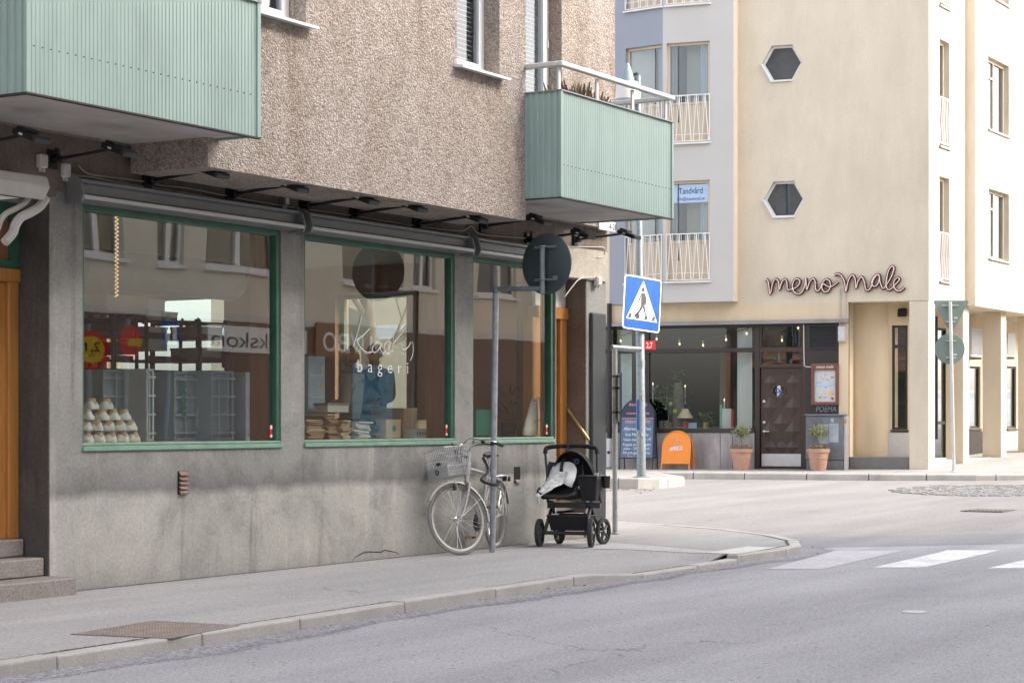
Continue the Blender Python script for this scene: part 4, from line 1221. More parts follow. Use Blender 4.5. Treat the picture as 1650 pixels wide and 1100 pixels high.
# overhang and pillars of the arcade
l = [WL(Vector((X, Y, 0))) for X, Y in ((X1 + .008, YC + .02), (X1 + .008, YC - OFF + .01), (XE, YC - OFF + .01), (XE, YC + 1.6), (CW.x + .6, YC + 1.6))]
sp_ = [(uR + .0, .004), (uC - .004, .004)] + [(p.x, p.y) for p in l] + [(uR, 1.3)]
MB().prism([(x, y, ZO - .004) for x, y in sp_], (0, 0, .2)).build('overhang', M['cream_render'], fb)
def pillar(pts, z0=.1):
    return MB().prism([(p.x, p.y, z0) for p in pts], (0, 0, ZO - .006 - z0)).build('pillar', M['cream_render'], fb, bevel=.012)
xr = atY(1507, HY, YC).x
pillar([Vector((fu(1465), .006, 0)), Vector((uC - .006, .006, 0)), WL(Vector((xr, YC + .004, 0))), WL(Vector((xr, YC + .42, 0))), Vector((fu(1465), .42, 0))])
for px0, px1, pr in ((1524, 1553, 1562), (1583, 1614, 1622), (1640, 1663, 1676)):
    x = atY(px1, HY, YC).x; x2 = atY(pr, HY, YC).x
    yl = (Vector((x, 0, 0)), )
    r = ray(px0); t = (x - CAM.x) / r.x; yb = CAM.y + r.y * t
    pillar([WL(Vector(p)) for p in ((x, YC + .006, 0), (x2, YC + .006, 0), (x2, yb, 0), (x, yb, 0))])
# recessed walls behind the pillars
RWD = .75
a0, a1 = fu(1437, RWD), fu(1462.5, RWD)
zw0, zw1 = fz(1450, 692, RWD), fz(1450, 524, RWD)
uRR = fu(1490, RWD)
MB().wall([(uR, .1), (uRR, .1), (uRR, ZO), (uR, ZO)], [[(a0, zw0), (a0, zw1), (a1, zw1), (a1, zw0)]], PF(RWD), .2).build('recess_wall', M['yellow_bounce_render'], fb)
MB().box(uR - .2, uR - .0, .01, RWD + .2, .1, ZO).build('recess_return', M['yellow_bounce_render'], fb)
# slightly convex pier in the recess
mb = MB(); c0 = fu(1400, RWD)
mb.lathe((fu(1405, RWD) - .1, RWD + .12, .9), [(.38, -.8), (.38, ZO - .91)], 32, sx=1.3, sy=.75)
mb.build('rounded_pier', M['yellow_bounce_render'], fb, smooth=True)
def dwin(P, a, b, z0, z1, bars=()):
    def pbox(mb, s0, s1, d0, d1, za, zb):
        mb.add([P(s, z, d) for z in (za, zb) for s, d in ((s0, d0), (s1, d0), (s1, d1), (s0, d1))], [(0, 3, 2, 1), (4, 5, 6, 7), (0, 1, 5, 4), (1, 2, 6, 5), (2, 3, 7, 6), (3, 0, 4, 7)])
    mb = MB(); f = .05
    for q in ((a, a + f, z0, z1), (b - f, b, z0, z1), (a + f, b - f, z1 - f, z1), (a + f, b - f, z0, z0 + f)): pbox(mb, q[0], q[1], .04, .10, q[2], q[3])
    for z in bars: pbox(mb, a + f, b - f, .04, .10, z - .035, z + .035)
    w = mb.build('arcade_window', M['dark_brown_paint'], fb)
    mb = MB(); pbox(mb, a + f, b - f, .06, .066, z0 + f, z1 - f); mb.build('pane', M['far_glass'], w)
    mb = MB(); pbox(mb, a - .3, b + .55, .5, .52, z0 - .2, z1 + .2); mb.build('dark_room', M['interior_dark'], w)
    mb = MB(); pbox(mb, a - .02, b + .02, -.03, .03, z0 - .05, z0 - .005); mb.build('sill', M['dark_brown_paint'], w)
dwin(PF(RWD), a0, a1, zw0, zw1, (fz(1450, 558, RWD),))
MB().box(uR + .002, fu(1466, .1), .08, RWD - .003, .1, fz(1420, 736, .1)).build('recess_plinth', M['plinth_stone'], fb, bevel=.01)
MB().box(fu(1437, RWD) - .1, uRR - .2, RWD - .012, RWD - .002, .4, zw0 - .06).build('recess_slab', M['pale_slab'], fb)
# side arcade back wall with dark openings
SB = -1.05
PS = side(SB)
def sx_(px): return atY(px, HY, YC - SB).x
def sz_(px, py): return atY(px, py, YC - SB).z
ops = [(sx_(1500), sx_(1527), .35, sz_(1515, 528)), (sx_(1562), sx_(1580), sz_(1570, 690), sz_(1570, 590)), (sx_(1622), sx_(1638), sz_(1630, 690), sz_(1630, 590))]
MB().wall([(CW.x + .9, .1), (XE, .1), (XE, ZO), (CW.x + .9, ZO)], [[(o[0], o[2]), (o[0], o[3]), (o[1], o[3]), (o[1], o[2])] for o in ops], PS, .15).build('arcade_wall', M['yellow_bounce_render'], fb)
for o in ops: dwin(PS, o[0], o[1], o[2], o[3], (o[2] + .9,) if o[2] < .5 else ())
mb = MB(); xa = sx_(1556); xb = sx_(1583)
mb.add([PS(s, z, d) for z in (.4, ops[1][2] - .06) for s, d in ((xa, -.02), (xb, -.02), (xb, -.003), (xa, -.003))], [(0, 3, 2, 1), (4, 5, 6, 7), (0, 1, 5, 4), (1, 2, 6, 5), (2, 3, 7, 6), (3, 0, 4, 7)])
mb.build('dark_apron', M['dark_brown_paint'], fb)
mb = MB(); st = [WL(Vector(p)) for p in ((CW.x + .75, YC + .18, .2), (XE, YC + .18, .2), (XE, YC + 1.1, .2), (CW.x + .75, YC + 1.1, .2))]
mb.prism(st, (0, 0, .27)); mb.build('arcade_step', M['pale_slab'], fb, bevel=.01)
def ac_unit(px0, px1, y0, y1, label):
    d = -.28; x0, x1 = atY(px0, HY, YC - SB - .28).x, atY(px1, HY, YC - SB - .28).x
    z0, z1 = atY(px0, y1, YC - SB - .28).z, atY(px0, y0, YC - SB - .28).z
    yw = YC - SB; c = Vector(((x0 + x1) / 2, yw, z0))
    t = thing('air_conditioner', label, 'air conditioner', c)
    MB().box(x0, x1, yw - .28, yw - .003, z0, z1).build('housing', M['offwhite'], t, bevel=.01)
    mb = MB()
    for k in range(9): mb.box(x0 - .012, x0 - .001, yw - .26, yw - .04, z0 + .06 + k * (z1 - z0 - .1) / 9, z0 + .085 + k * (z1 - z0 - .1) / 9)
    mb.build('louvres', M['dark_trim'], t)
    MB().box(x0 + .05, x1 - .05, yw - .29, yw - .281, z0 + .05, z1 - .05).build('front_grille', M['grey_metal'], t)
    mb = MB(); mb.box(x0 + .05, x0 + .09, yw - .28, yw - .003, z0 - .05, z0 - .002); mb.box(x1 - .09, x1 - .05, yw - .28, yw - .003, z0 - .05, z0 - .002)
    mb.build('bracket', M['grey_metal'], t)
ac_unit(1563, 1583, 527, 574, 'louvred air conditioner over the window between the second and third arcade pillars')
ac_unit(1622, 1636, 534, 574, 'air conditioner between the third and fourth arcade pillars')
def wall_lamp(P, px, py, label):
    t = thing('wall_lamp', label, 'lamp', P, far=True)
    p = Vector(P)
    MB().box(p.x - .06, p.x + .06, p.y - .03, p.y - .003, p.z - .05, p.z + .11).build('back_plate', M['black_metal'], t, bevel=.006)
    MB().prism([(p.x - .09, p.y - .03, p.z + .10), (p.x - .09, p.y - .10, p.z + .10), (p.x - .09, p.y - .19, p.z - .07), (p.x - .09, p.y - .03, p.z - .07)], (.18, 0, 0)).build('lamp_shade', M['black_metal'], t, bevel=.006)
wall_lamp(FP(1455, 505, RWD), 0, 0, 'black wedge-shaped wall lamp above the tall narrow window in the corner recess')

# ------------------------------------------------ restaurant front
WS = .06
z_up = fz(1200, 527); z_t1 = fz(1200, 560); z_t0 = fz(1200, 567); z_s = fz(1200, 690); z_sb = fz(1200, 697)
m0, m1 = fu(1215), fu(1223)
um = fu(1041); ud0, ud1 = fu(1222), fu(1297)
mb = MB()
mb.box(uL, ud1, WS, WS + .14, z_up, ZS + .1)             # head
mb.box(uL, m0, WS, WS + .12, z_t0, z_t1)                 # transom
mb.box(m0, m1, WS - .01, WS + .14, .2, z_up)             # mullion by the door
mb.box(um - .05, um + .05, WS, WS + .12, z_s, z_up)
mb.box(uL, m0, WS - .05, WS + .14, z_sb, z_s)            # sill board
sf = mb.build('restaurant_front', M['dark_brown_paint'], fb, bevel=.005)
for a, b, c, d in ((uL, um - .05, z_s, z_t0), (um + .05, m0, z_s, z_t0), (uL, um - .05, z_t1, z_up), (um + .05, m0, z_t1, z_up)):
    MB().box(a, b, WS + .06, WS + .066, c, d).build('pane', M['far_glass'], sf)
mb = MB()
n = 5; us = [fu(x) for x in (960, 1056, 1114, 1160, 1180, 1215.2)]
for a, b in zip(us, us[1:]): mb.box(a + .004, b - .004, .025, .2, .15, z_sb - .002)
mb.build('stone_base', M['marble'], fb, bevel=.004)
# lintel strip over the shopfront
MB().box(uL, uR + .01, -.09, -.002, ZS - .02, ZS + .05).build('lintel_flashing', M['grey_metal'], fb)
# door with lights above
ul0, ul1 = fu(1225), fu(1291)
zf1, zf0, zg1, zg0, zdt = fz(1255, 528), fz(1255, 559), fz(1255, 567), fz(1255, 586), fz(1255, 592)
zb = z_pave(38.2)
mb = MB()
mb.box(m1, ud1, WS + .005, WS + .13, zg1, zf0); mb.box(m1, ud1, WS + .005, WS + .13, zdt, zg0); mb.box(fu(1291), ud1, WS + .002, WS + .14, zb, z_up); mb.box(m1, fu(1226), WS + .006, WS + .13, zg0, z_up)
mb.box(m1, fu(1291), WS + .003, WS + .14, zb, zb + .05)
df = mb.build('door_surround', M['dark_wood'], fb, bevel=.004)
for a, b in ((zf0, z_up), (zg0, zg1)): MB().box(fu(1226), fu(1291), WS + .06, WS + .066, a, b).build('pane', M['far_glass'], df)
d0, d1 = fu(1224), fu(1290.5); zk = zb + .05
mb = MB(); mb.box(d0, d1, WS + .05, WS + .10, zk, zdt)
door = mb.build('restaurant_door', M['dark_wood'], fb, bevel=.004)
mb = MB(); W_ = d1 - d0
def pyr(cx, cz, hw, hh, dep=.035):
    c = Vector((d0 + W_ * cx, WS + .05 - dep, zk + cz))
    p = [Vector((c.x - hw, WS + .048, c.z)), Vector((c.x, WS + .048, c.z - hh)), Vector((c.x + hw, WS + .048, c.z)), Vector((c.x, WS + .048, c.z + hh))]
    mb.add(p + [c], [(0, 1, 4), (1, 2, 4), (2, 3, 4), (3, 0, 4), (3, 2, 1, 0)])
zr = (zdt - zk)
for cx, cz in ((.5, .44), (.22, .60), (.78, .60), (.5, .70), (.22, .36), (.78, .36)): pyr(cx, zr * cz, W_ * .19, zr * .105)
for cx, cz in ((.5, .20), (.24, .20), (.76, .20), (.22, .85), (.78, .85)): pyr(cx, zr * cz, W_ * .16, zr * .075)
mb.box(d0 + .12, d1 - .12, WS + .032, WS + .049, zk + zr * .275, zk + zr * .288); mb.box(d0 + .12, d1 - .12, WS + .032, WS + .049, zk + zr * .945, zk + zr * .957)
mb.build('raised_panels', M['dark_wood'], door, weld=False)
MB().box(d0 + .02, d1 - .02, WS + .038, WS + .049, zk + .02, zk + zr * .135).build('kick_plate', M['light_metal'], door, bevel=.002)
pc = FP(1254.5, 630, WS)
mb = MB(); mb.ring((pc.x, WS + .035, pc.z), (0, 1, 0), .135, .016, 28, 8); rw = mb.build('porthole', M['dark_wood'], door, smooth=True)
MB().cyl((pc.x, WS + .04, pc.z), (pc.x, WS + .046, pc.z), .13, n=28).build('pane', M['far_glass'], rw)
MB().box(pc.x - .035, pc.x + .035, WS + .034, WS + .039, pc.z - .12, pc.z + .12).build('sticker', M['poster'], rw)
mb = MB(); mb.ring((pc.x - .03, WS + .032, pc.z + .01), (0, 1, 0), .04, .012, 16, 6); mb.ring((pc.x + .05, WS + .032, pc.z - .02), (0, 1, 0), .025, .01, 16, 6); mb.build('blue_sticker', M['sign_blue'], rw)
mb = MB()
for dz in (1.43, .99): mb.lathe((d0 + .07, WS + .05, zb + dz), [(.03, 0), (.03, .02), (.018, .03)], 14, axis=(0, -1, 0))
mb.build('lock', M['light_metal'], door, smooth=True)
mb = MB(); hz = zb + .80; mb.lathe((d0 + .07, WS + .05, hz), [(.028, 0), (.028, .02)], 14, axis=(0, -1, 0)); mb.tube([(d0 + .07, WS + .03, hz), (d0 + .07, WS - .02, hz), (d0 + .19, WS - .02, hz)], .011, 8)
mb.build('handle', M['light_metal'], door, smooth=True)
MB().box(fu(1222), ud1, -.10, WS + .06, .15, zb + .02).build('door_step', M['plinth_stone'], fb)
# dark panel right of the door
MB().box(ud1 + .002, uR, WS - .03, WS + .1, .15, ZS + .05).build('dark_panel', M['dark_brown_paint'], fb)
v0, v1 = FP(1304, 526, WS), FP(1350, 560, WS)
mb = MB()
for k in range(10):
    z = v1.z + (v0.z - v1.z) * (k + .3) / 10
    mb.prism([(v0.x + .02, WS - .035, z), (v0.x + .02, WS - .06, z - .02), (v0.x + .02, WS - .06, z - .012), (v0.x + .02, WS - .035, z + .02)], (v1.x - v0.x - .04, 0, 0))
mb.box(v0.x - .01, v0.x + .02, WS - .065, WS - .032, v1.z, v0.z); mb.box(v1.x - .02, v1.x + .01, WS - .065, WS - .032, v1.z, v0.z); mb.box(v0.x - .01, v1.x + .01, WS - .065, WS - .032, v0.z, v0.z + .02); mb.box(v0.x - .01, v1.x + .01, WS - .065, WS - .032, v1.z - .02, v1.z)
mb.build('ventilation_louvre', M['dark_trim'], fb)
g0 = FP(1316, 663, WS - .03)
text('graffiti', 'POEMA', (fu(1331, WS - .03), WS - .034, g0.z), (1, 0, 0), UP, .17, M['graffiti_blue'], fb, width=.42, shear=.15)
# small terminal box with conduits up to the neon sign
b0, b1 = FP(1352, 526, 0), FP(1363, 551, 0)
t = thing('terminal_box', 'grey terminal box at the top right corner of the dark restaurant front', 'junction box', ((b0.x + b1.x) / 2, 0, b1.z), far=True)
MB().box(b0.x, b1.x, -.13, WS - .031, b1.z, b0.z).build('box_body', M['terminal_grey'], t, bevel=.008)
MB().box(b0.x + .01, b1.x - .01, -.138, -.131, b1.z + .02, b0.z - .02).build('cover', M['light_metal'], t, bevel=.003)
MB().prism([(b0.x + .05, -.142, b1.z + .05), (b0.x + .09, -.142, b1.z + .05), (b0.x + .07, -.142, b1.z + .09)], (0, .003, 0)).build('warning_triangle', M['sign_yellow'], t)
mb = MB()
for px in (1354, 1363):
    p, q = FP(px, 466, -.02), FP(px, 524, -.02); mb.cyl((p.x, -.02, p.z), (p.x, -.02, q.z), .013, n=8)
cond = mb.build('conduit', M['terminal_grey'], t)
mb = MB(); q = [FP(x, y, WS - .04) for x, y in ((1295, 523), (1295.5, 570), (1296, 589), (1300, 591), (1308, 591))]
mb.tube(q, .012, 8); mb.build('white_conduit', M['cable_white'], fb)
# menu case
a, b = FP(1308.5, 586, WS), FP(1352, 652, WS)
t = thing('menu_case', 'brown wooden menu case with papers on the dark wall right of the restaurant door', 'menu case', ((a.x + b.x) / 2, WS, b.z), far=True)
mb = MB(); y0, y1 = WS - .10, WS - .031
mb.box(a.x, a.x + .06, y0, y1, b.z, a.z); mb.box(b.x - .06, b.x, y0, y1, b.z, a.z); mb.box(a.x + .06, b.x - .06, y0, y1, b.z, b.z + .06); mb.box(a.x + .06, b.x - .06, y0, y1, a.z - .13, a.z)
mb.build('frame', M['menu_wood'], t, bevel=.006)
MB().box(a.x + .06, b.x - .06, WS - .05, y1, b.z + .06, a.z - .13).build('menu_sheet', M['poster'], t)
mb = MB(); random.seed(4)
for i in range(22):
    x = random.uniform(a.x + .09, b.x - .14); z = random.uniform(b.z + .1, a.z - .18); mb.box(x, x + random.uniform(.02, .09), WS - .0525, WS - .051, z, z + .008)
mb.build('menu_print', M['letter_navy'], t)
MB().box(a.x + .1, b.x - .1, WS - .0545, WS - .051, (a.z + b.z) / 2 - .05, (a.z + b.z) / 2 + .02).build('blue_band', M['signlight_blue'], t)
mb = MB(); mb.cyl((b.x - .17, WS - .056, b.z + .25), (b.x - .17, WS - .053, b.z + .25), .04, n=14); mb.build('sticker', M['sign_yellow'], t)
mb = MB(); mb.cyl((b.x - .13, WS - .056, b.z + .13), (b.x - .13, WS - .053, b.z + .13), .025, n=12); mb.build('sticker', M['sign_red'], t)
text('lettering', 'meno male', ((a.x + b.x) / 2, y0 - .002, a.z - .095), (1, 0, 0), UP, .09, M['chalk_white'], t, width=.36, shear=.25)
# grey electrical cabinet
a, b = FP(1298, 667, -.25), FP(1364, 755, -.25)
t = thing('electrical_cabinet', 'scuffed grey electrical cabinet behind the right-hand flower pot', 'cabinet', ((a.x + b.x) / 2, -.1, zb), far=True)
y1 = WS - .033; y0 = -.24
MB().box(a.x, b.x - .07, y0, y1, zb + .22, a.z - .04).build('body', M['cabinet_grey'], t, bevel=.01)
MB().box(a.x + .03, b.x - .1, y0 - .012, y0 - .001, zb + .28, a.z - .08).build('door', M['cabinet_grey'], t, bevel=.004)
MB().box(a.x + .01, b.x - .08, y0 + .02, y1, zb - .02, zb + .215).build('plinth', M['cabinet_grey'], t, bevel=.01)
MB().box(a.x - .02, b.x - .05, y0 - .03, y1, a.z - .038, a.z).build('roof', M['cabinet_grey'], t, bevel=.01)
MB().box(b.x - .066, b.x + .0, y0 + .05, y1, zb - .02, a.z - .04).build('side_channel', M['light_metal'], t, bevel=.004)
mb = MB(); cx_ = (a.x + b.x) / 2
mb.box(cx_ - .16, cx_ + .05, y0 - .016, y0 - .0125, zb + .55, zb + .95); mb.box(cx_ + .06, cx_ + .26, y0 - .016, y0 - .0125, zb + .58, zb + .97); mb.box(cx_ + .1, cx_ + .16, y0 - .016, y0 - .0125, a.z - .17, a.z - .09)
mb.build('torn_poster', M['cabinet_grey'].copy(), t)
ob = t.children[-1]; pm = ob.data.materials[0]; pm.name = 'old_paper'
for n_ in pm.node_tree.nodes:
    if n_.type == 'VALTORGB' and n_.color_ramp.elements[0].color[0] < .3:
        for e in n_.color_ramp.elements: e.color = (e.color[0] * 2.3, e.color[1] * 2.3, e.color[2] * 2.25, 1)
        break
MB().box(b.x - .055, b.x - .015, y0 + .046, y0 + .049, a.z - .2, a.z - .12).build('sticker', M['orange_sign'], t)
# interior of the restaurant
mb = MB(); uI0, uI1 = uL, fu(1300)
mb.box(uI0, uI1, 3.6, 3.7, .2, ZS); mb.box(uI0, uI1, .2, 3.6, .2, .3); mb.box(uI1 - .1, uI1, .22, 3.6, .3, ZS)
mb.box(uI0, uI1, .24, 3.6, ZS, ZS + .1)
mb.build('restaurant_room', M['interior_dark'], fb)
MB().box(uI0, m0, .2, .62, z_s - .06, z_s - .02).build('window_shelf', M['dark_wood'], fb)
for px0, px1 in ((1000, 1018), (1188, 1212)):
    mb = MB(); a, b = fu(px0, .3), fu(px1, .3); k = int((b - a) / .04)
    pr = [(a + (b - a) * i / k, .30 + .02 * (i % 2)) for i in range(k + 1)]
    for (x0, y0), (x1, y1) in zip(pr, pr[1:]): mb.poly([(x0, y0, z_s), (x1, y1, z_s), (x1, y1, z_up), (x0, y0, z_up)])
    mb.build('curtain', M['curtain'], fb, loose=True, smooth=60)
# things on the window shelf
def pot_plant(px, h, label, potm, lm, n, spread, pot_r=.09, seedv=1, name='potted_plant', trunk=True):
    w = .42; p = FP(px, 690, w); z = z_s - .02; u = p.x
    t = thing(name, label, 'plant', (u, w, z), far=True)
    MB().lathe((u, w, z), [(pot_r * .75, 0), (pot_r, .15), (pot_r * .85, .15), (pot_r * .85, .13)], 16).build('pot', M[potm], t, smooth=True)
    rnd = random.Random(seedv)
    if trunk: MB().tube([(u, w, z + .13), (u + .03, w, z + h * .4), (u - .02, w, z + h * .75)], .012, 6).build('stem', M['bark'], t)
    mb = MB()
    for i in range(n):
        c = Vector((u + rnd.gauss(0, spread), w + rnd.gauss(0, spread * .6), z + h * rnd.uniform(.35 if trunk else .2, 1)))
        s = rnd.uniform(.03, .06); d = Vector((rnd.uniform(-1, 1), rnd.uniform(-1, 1), rnd.uniform(-.6, .6))).normalized(); e = d.orthogonal().normalized()
        mb.poly([c - d * s, c + e * s * .45, c + d * s, c - e * s * .45])
    mb.build('foliage', M[lm], t, loose=True, weld=False)
pot_plant(1076, .95, 'leafy green lemon tree in the restaurant window left of the little table lamp', 'plinth_stone', 'leaf', 170, .22, .11, 2)
pot_plant(1137, .38, 'small green plant in a yellow pot on the restaurant window shelf', 'pot_yellow', 'leaf', 70, .09, .07, 3, trunk=False)
u = fu(1093, .5)
t = thing('twig_column', 'upright bunch of leafy twigs hung with yellow lemons in the restaurant window', 'decoration', (u, .5, z_s - .02), far=True)
mb = MB(); rnd = random.Random(9)
mb.lathe((u, .5, z_s - .02), [(.13, 0), (.12, .5), (.09, 1.0)], 12); mb.build('trunk', M['bark'], t)
mb = MB()
for i in range(70):
    c = Vector((u + rnd.gauss(0, .09), .45 + rnd.gauss(0, .08), z_s + rnd.uniform(.5, 1.25))); s = .04; d = Vector((rnd.uniform(-1, 1), rnd.uniform(-1, 1), rnd.uniform(-1, 1))).normalized(); e = d.orthogonal().normalized()
    mb.poly([c - d * s, c + e * s * .45, c + d * s, c - e * s * .45])
mb.build('foliage', M['leaf'], t, loose=True, weld=False)
for dx, dz in ((-.12, .52), (-.03, .36)):
    MB().ball((u + dx, .33, z_s + dz), (.045, .045, .058)).build('lemon', M['fruit'], t, smooth=True)
u = fu(1104, .4)
t = thing('table_lamp', 'little table lamp with a pleated cream shade and red base in the restaurant window', 'lamp', (u, .4, z_s - .02), far=True)
MB().lathe((u, .4, z_s - .02), [(.075, 0), (.085, .08), (.075, .17), (.02, .19), (.015, .24)], 18).build('lamp_base', M['red_ceramic'], t, smooth=True)
MB().lathe((u, .4, z_s + .22), [(.18, 0), (.06, .20), (.055, .20), (.17, 0)], 24).build('lamp_shade', M['shade_cloth'], t)
u = fu(1116, .38)
tag(MB().box(u - .09, u + .09, .37, .39, z_s - .018, z_s + .12).build('reserved_card', M['signlight_blue'], far=True), 'small pale card standing right of the red table lamp', 'card')
u0, u1 = fu(1160, .35), fu(1182, .35)
t = thing('menu_board', 'small upright menu board with a green and a red edge in the restaurant window', 'board', ((u0 + u1) / 2, .35, z_s - .02), far=True)
MB().box(u0 + .05, u1 - .05, .34, .36, z_s - .019, z_s + .42).build('sheet', M['poster'], t)
MB().box(u0, u0 + .048, .335, .36, z_s - .019, z_s + .50).build('green_edge', M['teal'], t)
MB().box(u1 - .048, u1, .335, .36, z_s - .019, z_s + .40).build('red_edge', M['sign_red'], t)
for px, h, dx in ((1052, .95, 0), (1080, .55, .3), (1094, .75, .8), (1099, .85, .6), (1104, .9, .7), (1167, .6, .1)):
    u = fu(px, .55 + dx * .3); w = .55 + dx * .3
    lab = {1052: 'tall blue-white candle left of the lemon tree', 1080: 'short candle in front of the lemon tree', 1094: 'leftmost of the three candles behind the red lamp', 1099: 'middle of the three candles behind the red lamp', 1104: 'rightmost of the three candles behind the red lamp', 1167: 'candle behind the small menu board'}[px]
    t = thing('candle', lab, 'candle', (u, w, z_s - .02), group='candles in the restaurant window', far=True)
    MB().lathe((u, w, z_s - .02), [(.05, 0), (.05, .012), (.009, .02), (.009, h * .6)], 10).build('candlestick', M['black_metal'], t)
    MB().cyl((u, w, z_s - .02 + h * .6), (u, w, z_s - .02 + h), .011, n=8).build('wax', M['curtain'], t)
    MB().ball((u, w, z_s + h + .01), (.014, .014, .032), 8, 6).build('flame', M['bulb'], t, smooth=True)
for px, m_, lab in ((1066, 'grey_metal', 'grey tin on the restaurant window shelf'), (1073, 'kraft', 'brown tin beside the grey tin on the restaurant shelf')):
    u = fu(px, .36)
    tag(MB().lathe((u, .36, z_s - .019), [(.06, 0), (.06, .17), (.062, .17), (.062, .185)], 16).build('tin', M[m_], far=True, smooth=True), lab, 'tin')
# string of bulbs behind the upper lights
pts = [(990, 548), (1000, 546), (1032, 536), (1058, 543), (1095, 551), (1133, 553), (1170, 544), (1203, 534), (1226, 528), (1260, 545), (1286, 525)]
P = [FP(x, y, .22) for x, y in pts]
t = thing('string_lights', 'string of clear bulbs looped across the top of the restaurant window', 'string lights', tuple(P[3]), far=True)
MB().tube(spline([p + Vector((0, 0, .06)) for p in P], 5), .009, 6).build('cable', M['black_plastic'], t)
for p in P[1:]:
    b = MB().ball(p + Vector((0, 0, -.04)), (.021, .021, .032), 10, 8).build('bulb', M['bulb'], t, smooth=True)
    MB().cyl(p + Vector((0, 0, 0)), p + Vector((0, 0, .06)), .020, n=8).build('socket', M['brass'], b)
# ------------------------------------------------ neon script
n1 = [(148,137),(160,150),(168,203),(180,155),(192,137),(206,150),(208,184),(220,150),(234,138),(243,155),(245,182),(262,182),(288,170),(300,150),(292,136),(275,142),(267,165),(272,190),(290,202),(308,195),(322,165),(326,132),(330,184),(342,152),(358,134),(368,150),(370,184),(385,186),(397,160),(412,140),(428,142),(436,165),(425,190),(407,192),(397,175),(405,158),(430,172),(455,160),(470,148)]
n2 = [(453,118),(470,114),(485,125),(497,150),(504,192),(510,160),(522,128),(535,120),(545,140),(548,178),(556,150),(570,128),(580,135),(588,165),(592,183),(605,185),(618,165),(625,140),(640,120),(652,122),(650,145),(640,165),(625,168),(618,150),(630,125),(650,118),(655,150),(668,178),(685,160),(705,125),(716,90),(708,80),(695,95),(685,130),(682,165),(690,183),(706,178),(725,158),(740,140),(735,130),(720,140),(715,165),(725,185),(745,188),(763,172)]
c = FP(1345, 475, 0)
t = thing('neon_sign', 'script sign reading meno male in neon tube above the restaurant', 'sign', tuple(c), far=True)
for pts in (n1, n2):
    q = [FP(1180 + x / 2.749, 400 + y / 2.749, -.07) for x, y in pts]
    q = spline(q, 4)
    ch = MB().tube([p + Vector((0, .02, 0)) for p in q], .036, 7).build('letter_channel', M['copper_dark'], t, smooth=True)
    MB().tube([p + Vector((0, -.022, 0)) for p in q], .0105, 6).build('neon_tube', M['neon_tube'], ch, smooth=True)
mb = MB()
for x in (170, 245, 330, 435, 505, 590, 690):
    p = FP(1180 + x / 2.749, 400 + 178 / 2.749, -.04); mb.cyl((p.x, -.06, p.z), (p.x, -.002, p.z), .012, n=8)
mb.build('standoff', M['copper_dark'], t)

# ================================================================== poles and signs
def clampbar(mb, c, xd, nd, w, h=.022):
    c = Vector(c); Mx = Matrix((xd, nd, UP)).transposed()
    mb.cbox(c, (w, .02, h), Mx)
# round sign on a cranked pole by the bicycle
YPL = -.42
pb = atY(793.5, HY, YPL); pb.z = 0
t = thing('road_sign', 'round road sign seen from its dark back, on a cranked grey pole beside the bicycle', 'road sign', pb - UP * .006)
ptop = atY(799, 466, YPL)
dz = ptop - pb
e = ptop + Vector((.02, -.52, -.01))
mb = MB(); mb.tube([pb - UP * .006, pb.lerp(ptop, .5), ptop - UP * .0, ], .030, 14); mb.tube([ptop - UP * .0, ptop + UP * .001 + Vector((0, -.001, .0))], .030, 14)
mb.build('pole', M['galvanised'], t, smooth=True)
mb = MB(); mb.lathe(ptop - UP * .012, [(.031, -.03), (.033, -.02), (.033, .018), (.026, .028)], 14); mb.tube([ptop, e], .024, 12)
mb.build('crank_arm', M['dull_galvanised'], t, smooth=True)
sc_ = atD(870, 426, (e - CAM).dot(V))
sc_ = e + UP * (sc_.z - e.z)
mb = MB(); mb.cyl(e - UP * .04, e + UP * .40, .027, n=14); mb.lathe(e - UP * .03, [(.03, -.02), (.031, .05)], 14)
mb.build('upright_tube', M['dull_galvanised'], t, smooth=True)
nrm = (Matrix.Rotation(-R(38), 3, 'Z') @ V).normalized()     # way the sign faces (away from us)
xs = nrm.cross(UP).normalized()
ctr = e + UP * .245 + nrm * .062
mb = MB(); mb.lathe(ctr, [(.292, 0), (.300, .006), (.300, .014), (.296, .018)], 48, axis=nrm)
sg = mb.build('sign_plate', M['sign_back'], t, smooth=True)
mb = MB(); mb.lathe(ctr + nrm * .0185, [(.292, 0), (.292, .002)], 48, axis=nrm); mb.build('sign_face', M['sign_blue'], sg)
for dz in (-.155, .165):
    mb = MB(); clampbar(mb, e + UP * (.245 + dz) + nrm * .048, xs, nrm, .26); mb.ring(e + UP * (.245 + dz), UP, .033, .008, 16, 6)
    mb.build('clamp_bar', M['dull_galvanised'], sg)
mb = MB(); mb.cbox(ctr + xs * .11 - UP * .14 - nrm * .002, (.055, .003, .04), Matrix((xs, nrm, UP)).transposed()); mb.build('maker_plate', M['grey_metal'], sg)
